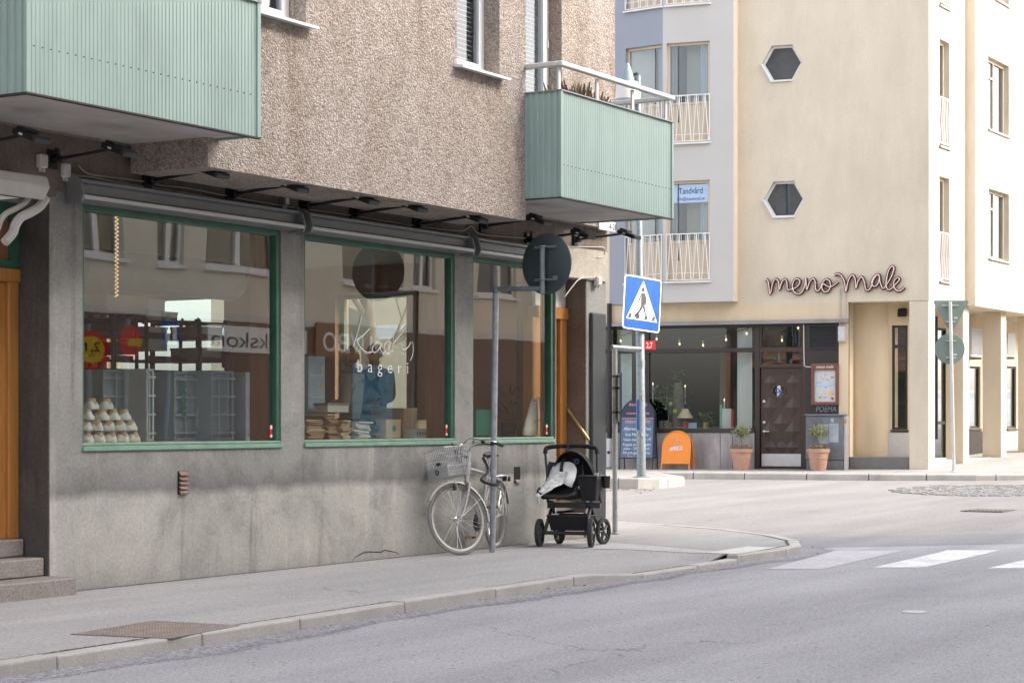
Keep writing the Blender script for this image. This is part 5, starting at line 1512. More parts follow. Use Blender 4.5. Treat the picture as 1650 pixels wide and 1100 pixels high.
# bent pole near the corner
q = atZ(991, 860, -.003); D = (q - CAM).dot(V)
top = atD(990.5, 560, D); arm_e = atD(1032, 563, D + .15)
t = thing('bent_pole', 'slim galvanised pole with a short horizontal arm at the kerb corner', 'pole', q)
mb = MB(); mb.tube([q, q.lerp(top, .5), top], .030, 14)
for f in (.02,): mb.lathe(q + UP * .003, [(.05, 0), (.05, .008), (.032, .02)], 14)
mb.build('pole', M['galvanised'], t, smooth=True)
mb = MB(); a0_ = top - (arm_e - top).normalized() * .035; mb.tube([a0_, arm_e], .032, 14); mb.build('arm', M['galvanised'], t, smooth=True)
MB().cyl(a0_ - (arm_e - top).normalized() * .002, a0_ + (arm_e - top).normalized() * .001, .025, n=14).build('open_tube_end', M['dark_trim'], t)
mb = MB(); sc2 = atD(999, 640, D + .02); dd = V; xx = RT
mb.cbox(sc2, (.018, .5, .56), Matrix((xx, dd, UP)).transposed()); sp2 = mb.build('sign_edge_on', M['sign_back'], t, bevel=.004)
for y in (606, 625, 664):
    mb = MB(); p = atD(991, y, D); mb.cyl(p - UP * .012, p + UP * .012, .038, n=14); mb.cbox(p + xx * .04, (.07, .03, .02), Matrix((xx, dd, UP)).transposed())
    mb.build('clamp', M['sign_back'], t)
# street lamp column with the pedestrian sign
DL = 36.0
lb = atD(1033.5, 765, DL); lt = atD(1027.5, 122, DL)
lb.z = z_pave(lb.x)
t = thing('street_lamp', 'tall grey lamp column with a bell-shaped lantern behind the small balcony', 'street lamp', lb)
mb = MB(); mb.tube([lb, lb.lerp(lt, .42), lb.lerp(lt, .425), lt], [.082, .080, .062, .055], 18); mb.lathe(lb, [(.16, 0), (.16, .012), (.09, .03)], 18)
mb.build('column', M['dull_galvanised'], t, smooth=True)
lc = atD(1011, 165, DL)
mb = MB(); mb.lathe(lc, [(.20, .02), (.225, .05), (.205, .30), (.19, .36), (.02, .36)], 28); mb.build('lantern_bell', M['offwhite'], t, smooth=True)
mb = MB(); mb.lathe(lc, [(.235, -.02), (.235, .05), (.228, .052)], 28); mb.build('lantern_rim', M['lamp_blue_grey'], t, smooth=True)
mb = MB(); mb.lathe(lc, [(.14, .361), (.13, .42), (.055, .64), (.03, .70), (.01, .71)], 24); mb.build('lantern_cap', M['lamp_blue_grey'], t, smooth=True)
mb = MB(); mb.tube(spline([lc + UP * .50, lc + RT * .10 + UP * .50, lt + UP * .02, lt - UP * .14], 5), .026, 8); mb.build('bracket', M['dark_trim'], t, smooth=True)
mb = MB(); rnd = random.Random(2)
for y0, h, px, m_ in ((585, .12, 1037, 0), (640, .10, 1037, 0), (700, .06, 1036, 0)):
    p = atD(px, y0, DL - .09); mb.cbox(p, (.05, .012, h), Matrix((RT, V, UP)).transposed())
mb.build('torn_sticker', M['poster'], t)
mb = MB(); p = atD(1027.5, 668, DL - .082); mb.cbox(p, (.035, .012, .55), Matrix((RT, V, UP)).transposed()); mb.build('blue_sticker', M['sign_blue'], t)
# pedestrian crossing sign on the column, printed on both sides
t = thing('crossing_sign', 'square blue pedestrian crossing sign with a walking figure on the lamp column', 'road sign', atD(1035, 532, DL - .2))
tl = math.radians(4)
sxd = (Matrix.Rotation(R(43), 3, 'Z') @ RT)
sxd = (sxd - UP * math.tan(tl)).normalized(); snn = sxd.cross(UP).normalized(); sup = snn.cross(sxd) * -1
if sup.z < 0: sup = -sup
ctr = atD(1034.5, 489.5, DL - .17)
hw = .485
def SP(x, y, d=0): return ctr + sxd * x + sup * y + snn * d      # snn points away from the camera
if snn.dot(V) < 0: snn = -snn
def rrect(w, h, r, n=5):
    out = []
    for cx_, cy_, a0 in ((w - r, h - r, 0), (-w + r, h - r, 90), (-w + r, -h + r, 180), (w - r, -h + r, 270)):
        for i in range(n + 1):
            a = R(a0 + 90 * i / n); out.append((cx_ + r * math.cos(a), cy_ + r * math.sin(a)))
    return out
MB().prism([SP(x, y, -.008) for x, y in rrect(hw, hw, .06)], snn * .016).build('plate', M['sign_white'], t)
for sd in (-1, 1):
    o = snn * (.004 * sd)
    b = MB().prism([SP(x, y, .0082 * sd) for x, y in rrect(hw - .025, hw - .025, .05)], snn * (.002 * sd)).build('blue_field', M['sign_blue'], t)
    d = .0104 * sd
    mb = MB(); mb.prism([SP(-.41, -.30, d), (SP(.41, -.30, d)), SP(.0, .42, d)], snn * (.002 * sd)); mb.build('white_triangle', M['sign_white'], t)
    d = .0126 * sd; fx = -1
    def fig(pts): return [SP(x, y, d) for x, y in pts]
    mb = MB(); th = snn * (.002 * sd)
    hd = [(.0 + .04 * math.cos(R(k * 30)), .255 + .045 * math.sin(R(k * 30))) for k in range(12)]
    mb.prism(fig(hd), th)
    mb.prism(fig([(-.03, .20), (.04, .20), (.075, .14), (.065, .0), (.06, -.03), (-.04, -.03), (-.045, .08)]), th)
    mb.prism(fig([(-.045, .18), (-.02, .20), (-.06, .09), (-.10, .0), (-.125, .012), (-.09, .10)]), th)
    mb.prism(fig([(.065, .17), (.095, .10), (.10, -.01), (.075, -.012), (.07, .08)]), th)
    mb.prism(fig([(-.04, -.032), (.02, -.032), (-.03, -.12), (-.14, -.235), (-.20, -.225), (-.20, -.25), (-.14, -.265), (-.09, -.15)][::1]), th)
    mb.prism(fig([(-.005, -.034), (.06, -.034), (.085, -.13), (.135, -.25), (.10, -.285), (.07, -.28), (.10, -.24), (.045, -.13)]), th)
    for x in (-.31, -.10, .11, .31):
        mb.prism(fig([(x - .06, -.285), (x + .02, -.285), (x + .045, -.20), (x - .02, -.20)]), snn * (.0016 * sd))
    mb.build('walking_figure', M['sign_dark'], t)
mb = MB()
for y in (-.3, .3):
    p = SP(0, y, .03); mb.cbox(p, (.22, .03, .03), Matrix((sxd, snn, UP)).transposed())
mb.build('clamp', M['dull_galvanised'], t)
# red 2,7 plate
a = atD(1036.5, 549, DL - .02); b = atD(1056, 563, DL - .02)
t = thing('distance_plate', 'small red plate reading 2,7 beside the lamp column', 'sign', (a + b) / 2)
MX = Matrix((RT, V, UP)).transposed()
MB().cbox((a + b) / 2, ((b - a).dot(RT), .008, a.z - b.z), MX).build('plate', M['sign_red'], t, bevel=.003)
text('lettering', '2,7', (a + b) / 2 - UP * .05 - V * .0045, RT, UP, .145, M['sign_white'], t, width=.115, offset=.012)
# give-way and round sign backs at the far right
DG = 39.5
gb = atD(1537, 750, DG); gb.z = z_pave(gb.x); gt = atD(1531, 486, DG)
t = thing('sign_post', 'grey post carrying the backs of a triangular and a round road sign by the arcade', 'road sign', gb)
mb = MB(); mb.tube([gb, gb.lerp(gt, .5), gt], .034, 14); mb.lathe(gb, [(.06, 0), (.06, .01), (.036, .02)], 14); mb.build('post', M['light_metal'], t, smooth=True)
fw_ = V; rr = RT
def tri(cx, cy, w, r=.05):
    return None
c = atD(1532.5, 484, DG + .06)
wd = .345
pts = []
for (cx_, cz_, a0, a1) in ((wd - .035, -.035, 90, -30), (0, -.60, -30, -150), (-wd + .035, -.035, 210, 90)):
    for i in range(6):
        a = R(a0 + (a1 - a0) * i / 5); pts.append(c + rr * (cx_ + .035 * math.cos(a)) + UP * (cz_ + .035 * math.sin(a)))
tp = MB().prism(pts, fw_ * .012).build('triangular_plate', M['sign_back_grey'], t)
rc = atD(1530.5, 562, DG + .06)
rp = MB().lathe(rc, [(.298, 0), (.302, .006), (.298, .012)], 40, axis=fw_).build('round_plate', M['sign_back_grey'], t, smooth=True)
for y in (492, 518):
    mb = MB(); p = atD(1531, y, DG + .045); mb.cbox(p, (.34 if y < 500 else .2, .02, .02), MX); mb.ring(atD(1531.5, y, DG), UP, .036, .007, 14, 6)
    mb.build('clamp_bar', M['light_metal'], tp)
for y in (549, 576):
    mb = MB(); p = atD(1532, y, DG + .045); mb.cbox(p, (.2, .02, .02), MX); mb.ring(atD(1532.5, y, DG), UP, .036, .007, 14, 6)
    mb.build('clamp_bar', M['light_metal'], rp)
mb = MB(); mb.cbox(atD(1540, 512, DG + .058), (.07, .004, .03), MX); mb.cbox(atD(1539, 571, DG + .058), (.07, .004, .03), MX); mb.build('maker_plate', M['poster'], t)
# downpipe below the bay
p0, p1, p2 = FP(982, 489, -.08), FP(982, 706, -.08), FP(982, 752, -.08)
MB().tube([p1, p0], .052, 14).build('downpipe', M['black_metal'], fb, smooth=True)
mb = MB(); mb.tube([p2, p1], .064, 14); o = mb.build('downpipe_foot', M['light_metal'], fb, smooth=True)
MB().cyl((p1.x - .0, p1.y - .066, p1.z - .30), (p1.x - .0, p1.y - .05, p1.z - .30), .035, n=14).build('inspection_hole', M['dark_trim'], o)

# ================================================================== pots and boards in front of the restaurant
def topiary(px, label, seedv, w=-.42):
    p = FP(px, 756, w); u = p.x; z = z_pave(FW((u, w, 0)).x)
    t = thing('potted_topiary', label, 'potted plant', (u, w, z), group='terracotta pots by the restaurant door', far=True)
    prof = [(.155, 0), (.16, .02), (.215, .37), (.235, .375), (.24, .44), (.228, .445), (.21, .44), (.205, .40)]
    MB().lathe((u, w, z), prof, 30).build('pot', M['terracotta'], t, smooth=True)
    MB().ring((u, w, z + .25), UP, .198, .008, 30, 6).build('pot_ring', M['terracotta'], t, smooth=True)
    MB().lathe((u, w, z), [(.203, .395), (.203, .41), (.05, .425)], 20).build('soil', M['soil'], t)
    rnd = random.Random(seedv)
    MB().tube([(u, w, z + .40), (u + .012, w + .01, z + .55), (u - .012, w, z + .68), (u + .005, w, z + .80)], [.016, .013, .012, .009], 7).build('stem', M['bark'], t, smooth=True)
    mb = MB()
    for i in range(820):
        a, b = rnd.uniform(0, 6.283), math.asin(rnd.uniform(-1, 1)); r = .178 * rnd.uniform(.3, 1.06) * (1 + .25 * math.sin(3 * a + seedv))
        c = Vector((u + r * math.cos(a) * math.cos(b) * 1.15, w + r * math.sin(a) * math.cos(b), z + .80 + r * .78 * math.sin(b)))
        s = rnd.uniform(.013, .027); d = Vector((rnd.uniform(-1, 1), rnd.uniform(-1, 1), rnd.uniform(-.8, .8))).normalized(); e = d.orthogonal().normalized()
        mb.poly([c - d * s, c + e * s * .5, c + d * s, c - e * s * .5])
    for i in range(14):
        a = rnd.uniform(0, 6.283); d = Vector((math.cos(a), math.sin(a), rnd.uniform(-.2, .8))) * .13
        mb.tube([Vector((u, w, z + .76)), Vector((u, w, z + .79)) + d], .003, 4)
    mb.build('crown', M['bud_leaf'], t, loose=True, weld=False)
    mb = MB()
    for i in range(230):
        a = rnd.uniform(0, 6.283); r = .23 * math.sqrt(rnd.random())
        c = Vector((u + r * math.cos(a), w + r * math.sin(a), z + .43 + rnd.uniform(0, .10))); s = rnd.uniform(.015, .035)
        d = Vector((rnd.uniform(-1, 1), rnd.uniform(-1, 1), rnd.uniform(.1, 1))).normalized(); e = d.orthogonal().normalized()
        mb.poly([c - d * s, c + e * s * .3, c + d * s, c - e * s * .3])
    mb.build('dry_undergrowth', M['dry_leaf'], t, loose=True, weld=False)
topiary(1194.5, 'terracotta pot with a small ball-headed shrub left of the dark wooden door', 3)
topiary(1318.5, 'terracotta pot with a thin-headed shrub in front of the grey electrical cabinet', 5)

def arch(w, h, n=14, r=None):
    r = r or w
    pts = [(-w, 0), (w, 0), (w, h - r)]
    for i in range(1, n): a = math.pi * i / n; pts.append((w * math.cos(a), h - r + r * math.sin(a)))
    pts.append((-w, h - r)); return pts
def arch_board(name, label, px0, px1, py0, py1, w, frame_m, col):
    a, b = FP(px0, py1, w), FP(px1, py0, w); u = (a.x + b.x) / 2; hw = (b.x - a.x) / 2
    z = z_pave(FW((u, w, 0)).x); H = b.z - z
    t = thing(name, label, 'sign board', (u, w, z), far=True)
    for k, sgn in ((0, 1), (1, -1)):           # two leaves leaning together
        lean = .16 * (1 if k == 0 else -1)
        def Q(x, y, d, k=k): return Vector((u + x, w + (.19 * y / H if k == 0 else .40 - .19 * y / H) + d, z + y))
        bot = H * .16
        outer = arch(hw, H); inner = arch(hw - .022, H - .022)
        ps = [(x, y) for x, y in outer]
        mb = MB()
        path = [Q(-hw + .012, 0, 0)] + [Q(x * (hw - .012) / hw, y - .006, 0) for x, y in outer[2:][::-1]] + [Q(hw - .012, 0, 0)]
        mb.tube(path, .014, 6)
        mb.tube([Q(-hw + .012, bot, 0), Q(hw - .012, bot, 0)], .012, 6)
        fr = mb.build('board_frame', M[frame_m], t, smooth=True)
        pn = [(x * (hw - .02) / hw, max(y - .02, bot)) for x, y in outer]
        MB().prism([Q(x, y, -.004 if k == 0 else .004) for x, y in pn], (0, .008, 0)).build('board_panel', M[col], t)
    return t, u, w, z, hw, H
t, u, w, z, hw, H = arch_board('chalkboard', 'tall arched blue chalkboard with handwritten lines behind the lamp column', 997, 1052, 642, 757, -.55, 'black_metal', 'slate_blue')
def QF(x, y, d=-.0065): return Vector((u + x, w + .19 * y / H + d, z + y))
tilt = Vector((0, .19 / H, 1)).normalized()
top = [(x * (hw - .022) / hw, y - .022) for x, y in arch(hw, H) if y > H * .70]
yb_ = H * .73
mb = MB(); pts = [(-hw + .022, yb_), (hw - .022, yb_)] + [(x, y) for x, y in top]
mb.prism([QF(x, y) for x, y in pts], (0, .002, 0)); mb.build('header_panel', M['slate_navy'], t)
mb = MB(); mb.tube([QF(-hw + .03, yb_ - .01, -.009), QF(hw - .03, yb_ - .01, -.009)], .006, 5); mb.build('chalk_rule', M['chalk_pink'], t)
lines = [('Benvenuti', .90, .085, 'chalk_pink', .40), ('al', .845, .07, 'chalk_pink', .07), ('meno male', .78, .075, 'chalk_pink', .50), ('meno Male', .655, .12, 'chalk_pink', .54),
         ('Afterwork & Vino', .555, .095, 'chalk_white', .60), ('hos Meno Male', .475, .085, 'chalk_white', .50), ('Varje onsdag 17-19', .405, .08, 'chalk_white', .60),
         ('Koppla av med valfri', .335, .08, 'chalk_white', .61), ('pizza - 129 kr dansk', .28, .075, 'chalk_white', .57), ('Till och gott sällskap', .22, .075, 'chalk_white', .60), ('Puss', .175, .07, 'chalk_pink', .12)]
for body, fy_, sz, m_, wd in lines:
    off = -.14 if body == 'Puss' else 0
    text('chalk_writing', body, QF(off, H * fy_, -.0085), (1, 0, 0), tilt, sz, M[m_], t, width=wd, shear=.12)
t, u, w, z, hw, H = arch_board('orange_board', 'small arched orange sidewalk sign with white lettering', 1064.5, 1111, 694, 758, -.50, 'orange_sign', 'orange_sign')
text('lettering', 'APEROL', QF(0, H * .50, -.0075), (1, 0, .10), tilt, .115, M['sign_white'], t, width=.30, shear=.2, offset=.02)
mb = MB()                                      # emblem: two crossed glasses
def em(pts): mb.tube([QF(x, H * .62 + y, -.010) for x, y in pts], .0045, 4)
for s in (-1, 1):
    em([(s * .015, .12), (s * .085, .11), (s * .075, .06), (s * .03, .045), (s * .012, .08), (s * .015, .12)]); em([(s * .045, .045), (s * .045, -.0), (s * .02, -.005)]); em([(s * .045, 0), (s * .075, -.005)])
em([(0, .15), (0, .20)]); em([(-.05, .02), (.05, .06)])
mb.build('emblem', M['shade_cloth'], t)

# ================================================================== bicycle
t = bike = thing('bicycle', 'silver city bicycle with a wire front basket, leaning by the wall at the sign pole', 'bicycle')
RW, HB = .335, .345                            # wheel radius, hub height
XF = 1.04
axis_p = Vector((.84, 0, .74)); axis_d = Vector((-.34, 0, .94)).normalized()
STEER = Matrix.Rotation(R(-35), 4, axis_d)
def steer(mb):
    mb.v = [axis_p + (STEER.to_3x3() @ (v - axis_p)) for v in mb.v]; return mb
def wheel(cx, front):
    f = (lambda m: steer(m)) if front else (lambda m: m)
    c = Vector((cx, 0, HB))
    w_ = f(MB().ring(c, (0, 1, 0), RW - .004, .016, 64, 8)).build('wheel', M['grey_rubber'], t, smooth=True)
    mb = MB(); mb.lathe(c, [(RW - .022, -.013), (RW - .022, .013), (RW - .045, .010), (RW - .045, -.010), (RW - .022, -.013)], 64, axis=(0, 1, 0))
    mb.f = [x for x in mb.f if len(x) == 4]
    f(mb).build('rim', M['chrome'], w_, smooth=True)
    mb = MB()
    for k in range(32):
        a = 2 * math.pi * k / 32; b = a + (.55 if k % 4 < 2 else -.55); s = .028 if k % 2 else -.028
        mb.tube([c + Vector((.022 * math.cos(b), s, .022 * math.sin(b))), c + Vector(((RW - .044) * math.cos(a), 0, (RW - .044) * math.sin(a)))], .0016, 4)
    f(mb).build('spokes', M['chrome'], w_)
    mb = MB(); mb.tube([c - Vector((0, .075, 0)), c + Vector((0, .075, 0))], .008, 8); mb.lathe(c - Vector((0, .032, 0)), [(.03, 0), (.03, .006), (.016, .01), (.016, .054), (.03, .058), (.03, .064)], 16, axis=(0, 1, 0))
    f(mb).build('hub', M['chrome'], w_, smooth=True)
    mb = MB(); a0, a1 = (35, 190) if front else (-5, 165)
    n = 26; vs = []
    for k in range(n + 1):
        a = R((a0 + (a1 - a0) * k / n)); d = Vector((math.cos(a), 0, math.sin(a)))
        for s, h in ((-.027, -.012), (-.018, .008), (.018, .008), (.027, -.012)): vs.append(c + d * (RW + .03 + h) + Vector((0, s, 0)))
    fs = [(k * 4 + j, k * 4 + j + 1, k * 4 + j + 5, k * 4 + j + 4) for k in range(n) for j in range(3)]
    mb.add(vs, fs)
    mg = f(mb).build('mudguard', M['bike_silver'], t, smooth=True, loose=True)
    so = mg.modifiers.new('solid', 'SOLIDIFY'); so.thickness = .003
    mb = MB()
    for s in (-.045, .045):
        for ang in ((150, 60) if front else (75, 20)):
            a = R(ang); d = Vector((math.cos(a), 0, math.sin(a))); mb.tube([c + Vector((0, s, 0)), c + d * (RW + .025) + Vector((0, s * .6, 0))], .003, 5)
    f(mb).build('mudguard_stay', M['chrome'], mg)
wheel(XF, True); wheel(0, False)
mb = MB()
mb.tube([(.42, 0, .285), (.33, 0, .55), (.245, 0, .86)], .017, 10)                    # seat tube
mb.tube([(.81, 0, .83), (.55, 0, .80), (.275, 0, .76)], .017, 10)                     # top tube
mb.tube([(.85, 0, .70), (.66, 0, .50), (.42, 0, .285)], .020, 10)                    # down tube
mb.tube([(.787, 0, .89), (.86, 0, .68)], .023, 12)                                    # head tube
for s in (-.055, .055):
    mb.tube([(.42, s * .5, .285), (0, s, HB)], .010, 8); mb.tube([(.29, s * .4, .71), (0, s, HB)], .009, 8)
mb.cyl((.42, -.035, .285), (.42, .035, .285), .026, n=14)
mb.build('frame', M['bike_silver'], t, smooth=True)
mb = MB()
for s in (-.055, .055): mb.tube(spline([(.865, s, .675), (.90, s, .58), (.98, s, .42), (XF, s, HB)], 4), [.0135 - .0004 * i for i in range(13)], 8)
mb.tube([(.865, -.06, .68), (.865, .06, .68)], .016, 8); mb.tube([(.862, 0, .675), (.765, 0, .97)], .013, 8)
steer(mb).build('fork', M['bike_silver'], t, smooth=True)
mb = MB(); bar = spline([(.60, .30, 1.00), (.68, .29, 1.035), (.76, .20, 1.06), (.79, .07, 1.03), (.77, 0, 1.0), (.79, -.07, 1.03), (.76, -.20, 1.06), (.68, -.29, 1.035), (.60, -.30, 1.00)], 4)
mb.tube(bar, .011, 8); mb.tube([(.765, 0, .96), (.77, 0, 1.01)], .016, 8)
hbar = steer(mb).build('handlebar', M['chrome'], t, smooth=True)
for s in (-1, 1):
    mb = MB(); mb.tube([(.70, .285 * s, 1.028), (.64, .297 * s, 1.015), (.57, .30 * s, .985)], .017, 8); steer(mb).build('grip', M['rubber'], hbar, smooth=True)
    mb = MB(); mb.tube([(.75, .235 * s, 1.055), (.75, .25 * s, 1.03), (.66, .275 * s, 1.0)], .006, 6); mb.cyl((.745, .21 * s, 1.05), (.745, .245 * s, 1.045), .018, n=8); steer(mb).build('brake_lever', M['black_plastic'], hbar)
mb = MB(); mb.tube(spline([(.745, .22, 1.06), (.86, .16, 1.10), (.92, .08, 1.0), (.88, .02, .8), (.90, .05, .6)], 5), .0035, 5); mb.tube(spline([(.745, -.22, 1.06), (.85, -.14, 1.12), (.90, -.04, 1.0), (.87, 0, .85)], 5), .0035, 5)
steer(mb).build('brake_cable', M['black_plastic'], hbar)
mb = MB(); mb.ball((.76, -.13, 1.085), (.028, .028, .022), 12, 8); steer(mb).build('bell', M['chrome'], hbar, smooth=True)
# basket
bx = [(.875, .76), (1.20, .78)]
def bsk(u_, v_, h):                            # u along, v across, h up, flaring towards the rim
    k = .84 + .16 * h
    return Vector((.885 + .31 * (.5 + (u_ - .5) * k) + .01 * h, .205 * (2 * v_ - 1) * k, .765 + .27 * h))
mb = MB(); r_ = .0032
for h in (0, .33, .66, 1): mb.tube([bsk(0, 0, h), bsk(1, 0, h), bsk(1, 1, h), bsk(0, 1, h), bsk(0, 0, h)], r_ * (1.7 if h == 1 else 1), 5)
for k in range(15):
    q = k / 14
    for a, b in (((q, 0), (q, 1)),): mb.tube([bsk(q, 0, 1), bsk(q, 0, 0), bsk(q, 1, 0), bsk(q, 1, 1)], r_ * .7, 4)
    mb.tube([bsk(0, q, 1), bsk(0, q, 0), bsk(1, q, 0), bsk(1, q, 1)], r_ * .7, 4)
basket = steer(mb).build('basket', M['light_metal'], t)
mb = MB(); mb.add([bsk(1.012, 0, .02), bsk(1.012, 1, .02), bsk(1.012, 1, .36), bsk(1.012, 0, .36), bsk(1.03, 0, .02), bsk(1.03, 1, .02), bsk(1.03, 1, .36), bsk(1.03, 0, .36)], [(0, 3, 2, 1), (4, 5, 6, 7), (0, 1, 5, 4), (1, 2, 6, 5), (2, 3, 7, 6), (3, 0, 4, 7)])
steer(mb).build('front_plate', M['light_metal'], basket)
mb = MB(); p = bsk(1.04, .5, .19); mb.ring(p, (1, 0, 0), .022, .006, 16, 6); steer(mb).build('badge', M['black_plastic'], basket)
mb = MB(); p = bsk(1.0, .62, .47); mb.cbox(p, (.03, .05, .028)); steer(mb).build('front_light', M['black_plastic'], basket, bevel=.004)
mb = MB()
for s in (-.06, .06): mb.tube([(1.06, s, .765), (1.0, s, .6), (XF, s, HB + .02)], .004, 5)
mb.tube([(.83, -.05, .80), (.89, -.06, .77)], .006, 5); mb.tube([(.83, .05, .80), (.89, .06, .77)], .006, 5)
steer(mb).build('basket_stay', M['chrome'], basket)
mb = MB(); mb.cbox((1.02, .0, .66), (.03, .06, .06)); steer(mb).build('head_light', M['black_plastic'], t, bevel=.008)
# saddle, rack, drive
mb = MB(); sec = [(-.13, .085, .03), (-.10, .095, .035), (-.02, .07, .03), (.06, .03, .024), (.14, .018, .016)]
vs = []; n = 10
for x, wv, hv in sec:
    for k in range(n):
        a = 2 * math.pi * k / n; vs.append(Vector((.225 + x, wv * math.cos(a), .955 + hv * math.sin(a))))
fs = [(i * n + k, i * n + (k + 1) % n, (i + 1) * n + (k + 1) % n, (i + 1) * n + k) for i in range(len(sec) - 1) for k in range(n)] + [tuple(range(n))[::-1], tuple(range((len(sec) - 1) * n, len(sec) * n))]
mb.add(vs, fs); o = mb.build('saddle', M['black_plastic'], t, smooth=60)
sm = o.modifiers.new('s', 'SUBSURF'); sm.levels = sm.render_levels = 1
MB().cyl((.25, 0, .84), (.225, 0, .94), .013, n=10).build('seat_post', M['chrome'], t, smooth=True)
mb = MB(); zr = .74
for s in (-.06, .06):
    mb.tube([(.27, s * .5, .72), (.12, s, zr), (-.28, s, zr), (-.31, s * .5, zr)], .006, 6); mb.tube([(-.20, s, zr), (0, s * 1.2, HB)], .005, 6); mb.tube([(-.02, s, zr), (0, s * 1.2, HB)], .005, 6)
for x in (-.25, -.15, -.05, .05): mb.tube([(x, -.06, zr), (x, .06, zr)], .005, 6)
rk = mb.build('rear_rack', M['chrome'], t, smooth=True)
mb = MB(); mb.cbox((-.315, 0, .70), (.03, .10, .05)); mb.build('rear_light', M['black_plastic'], rk, bevel=.006)
mb = MB(); mb.lathe((.42, -.05, .285), [(.095, 0), (.095, .004), (.02, .006)], 28, axis=(0, -1, 0)); mb.tube([(.42, -.055, .285), (.42, -.055, .285)], .01, 6); ch = mb.build('chain_ring', M['black_metal'], t)
for s, a in ((-1, R(250)), (1, R(70))):
    d = Vector((math.cos(a), 0, math.sin(a))); p = Vector((.42, s * .075, .285))
    mb = MB(); mb.tube([p, p + d * .165], [.011, .009], 8); ck = mb.build('crank', M['chrome'], t, smooth=True)
    mb = MB(); mb.cbox(p + d * .165 + Vector((0, s * .06, 0)), (.09, .095, .022)); pd = mb.build('pedal', M['black_plastic'], ck, bevel=.006)
    mb = MB(); q = p + d * .165 + Vector((.0, s * .06, 0)); mb.cbox(q + Vector((.047, 0, 0)), (.004, .06, .014)); mb.cbox(q - Vector((.047, 0, 0)), (.004, .06, .014)); mb.build('pedal_reflector', M['reflector_amber'], ck)
mb = MB(); mb.tube([(.44, -.052, .375), (.2, -.052, .385), (0, -.052, HB + .035)], .005, 5); mb.tube([(.42, -.052, .195), (.2, -.052, .25), (0, -.052, HB - .035)], .005, 5); mb.build('chain', M['black_metal'], t)
fpos = atY(741, HY, -.335)
hd = R(192)
bike.rotation_euler = (0, 0, hd)
bike.location = (fpos.x - math.cos(hd) * XF, fpos.y - math.sin(hd) * XF, -.006)
def BW_(p): return bike.location + Matrix.Rotation(hd, 3, 'Z') @ Vector(p)
# black lock looped round the pole and frame
pz = pb.lerp(ptop, .30)
pts = [BW_((.30, -.03, .93)), BW_((.36, .05, .80)), Vector((pb.x - .05, pb.y + .10, .71)), Vector((pb.x - .055, pb.y - .035, .665)), Vector((pb.x + .02, pb.y - .06, .67)), Vector((pb.x + .09, pb.y + .02, .72)), BW_((.27, .05, .79)), BW_((.26, .06, .95))]
MB().tube(spline(pts, 6), .014, 8).build('bicycle_lock', M['rubber'], smooth=True, label='black cable lock looped round the sign pole and the bicycle frame', cat='lock')

# ================================================================== pushchair
mprint = None
def blanket_print():
    m, nt, N, L, B = _mat('blanket_print'); c = _coords(N, L, (1, 1, 1), 'obj')
    vo = N.new('ShaderNodeTexVoronoi'); vo.inputs['Scale'].default_value = 26; L.new(c, vo.inputs['Vector'])
    n = _noise(N, L, c, 30, 4, .7)
    f = _ramp(N, L, vo.outputs['Distance'], [(.10, (.30, .30, .32)), (.2, (.84, .84, .84))])
    L.new(_mix(N, L, .6, f, _ramp(N, L, n, [(.42, (.45, .44, .43)), (.55, (.86, .86, .86))]), 'MULTIPLY'), B.inputs['Base Color'])
    B.inputs['Roughness'].default_value = .95
    MATS['blanket_print'] = m
blanket_print()
t = st = thing('pushchair', 'black double-width pushchair with a white blanket over its seat, parked by the bakery door', 'pushchair')
def pw(x, y, rad, wd, yaw=0):
    c = Vector((x, y, rad)); ax = Vector((math.cos(yaw), math.sin(yaw), 0))
    w_ = MB().lathe(c - ax * wd / 2, [(rad - .012, 0), (rad - .002, .006), (rad, wd * .5), (rad - .002, wd - .006), (rad - .012, wd), (rad - .034, wd), (rad - .034, 0), (rad - .012, 0)], 40, axis=ax)
    w_.f = [q for q in w_.f if len(q) == 4]
    w_ = w_.build('wheel', M['rubber'], t, smooth=True)
    mb = MB(); mb.lathe(c - ax * .015, [(.034, 0), (.034, .03)], 18, axis=ax)
    e = ax.cross(UP)
    for k in range(5):
        a = 2 * math.pi * k / 5; d = e * math.cos(a) + UP * math.sin(a); mb.tube([c + d * .02, c + d * (rad - .028)], [.017, .012], 6)
    mb.ring(c, ax, rad - .034, .007, 32, 6)
    mb.build('wheel_spider', M['sign_dark'], w_, smooth=True)
    MB().cyl(c - ax * .03, c + ax * .03, .016, n=12).build('hub_cap', M['light_metal'], w_, smooth=True)
pw(-.29, -.25, .145, .045); pw(.255, -.25, .15, .048, R(4)); pw(-.20, .24, .14, .04, R(35)); pw(.27, .26, .14, .04, R(-18))
mb = MB()
mb.tube([(-.27, -.25, .145), (.24, -.25, .145)], .020, 10)
mb.tube([(-.20, .24, .16), (.27, .26, .16)], .016, 10)
for x in (-.235, .215):
    mb.tube(spline([(x, -.24, .16), (x * .93, -.14, .30), (x * .9, .0, .42)], 4), .019, 8); mb.tube(spline([(x + .02, .24, .17), (x * .95, .12, .30), (x * .9, .0, .42)], 4), .017, 8)
mb.box(-.235, .30, -.035, .035, .395, .45)
mb.box(-.255, -.19, -.06, .06, .39, .47); mb.box(.055, .16, -.06, .06, .385, .46)
mb.build('chassis', M['black_metal'], t, smooth=True)
hp_ = spline([(-.265, .0, .45), (-.285, .08, .66), (-.335, .20, .90), (-.35, .25, .985), (-.31, .28, 1.02), (-.05, .30, 1.035), (.14, .29, 1.02), (.205, .25, .98), (.235, .15, .76), (.30, .02, .45)], 6)
mb = MB(); mb.tube(hp_, .015, 8); hnd = mb.build('handle', M['black_metal'], t, smooth=True)
k0 = [p for p in hp_ if p.z > .95]
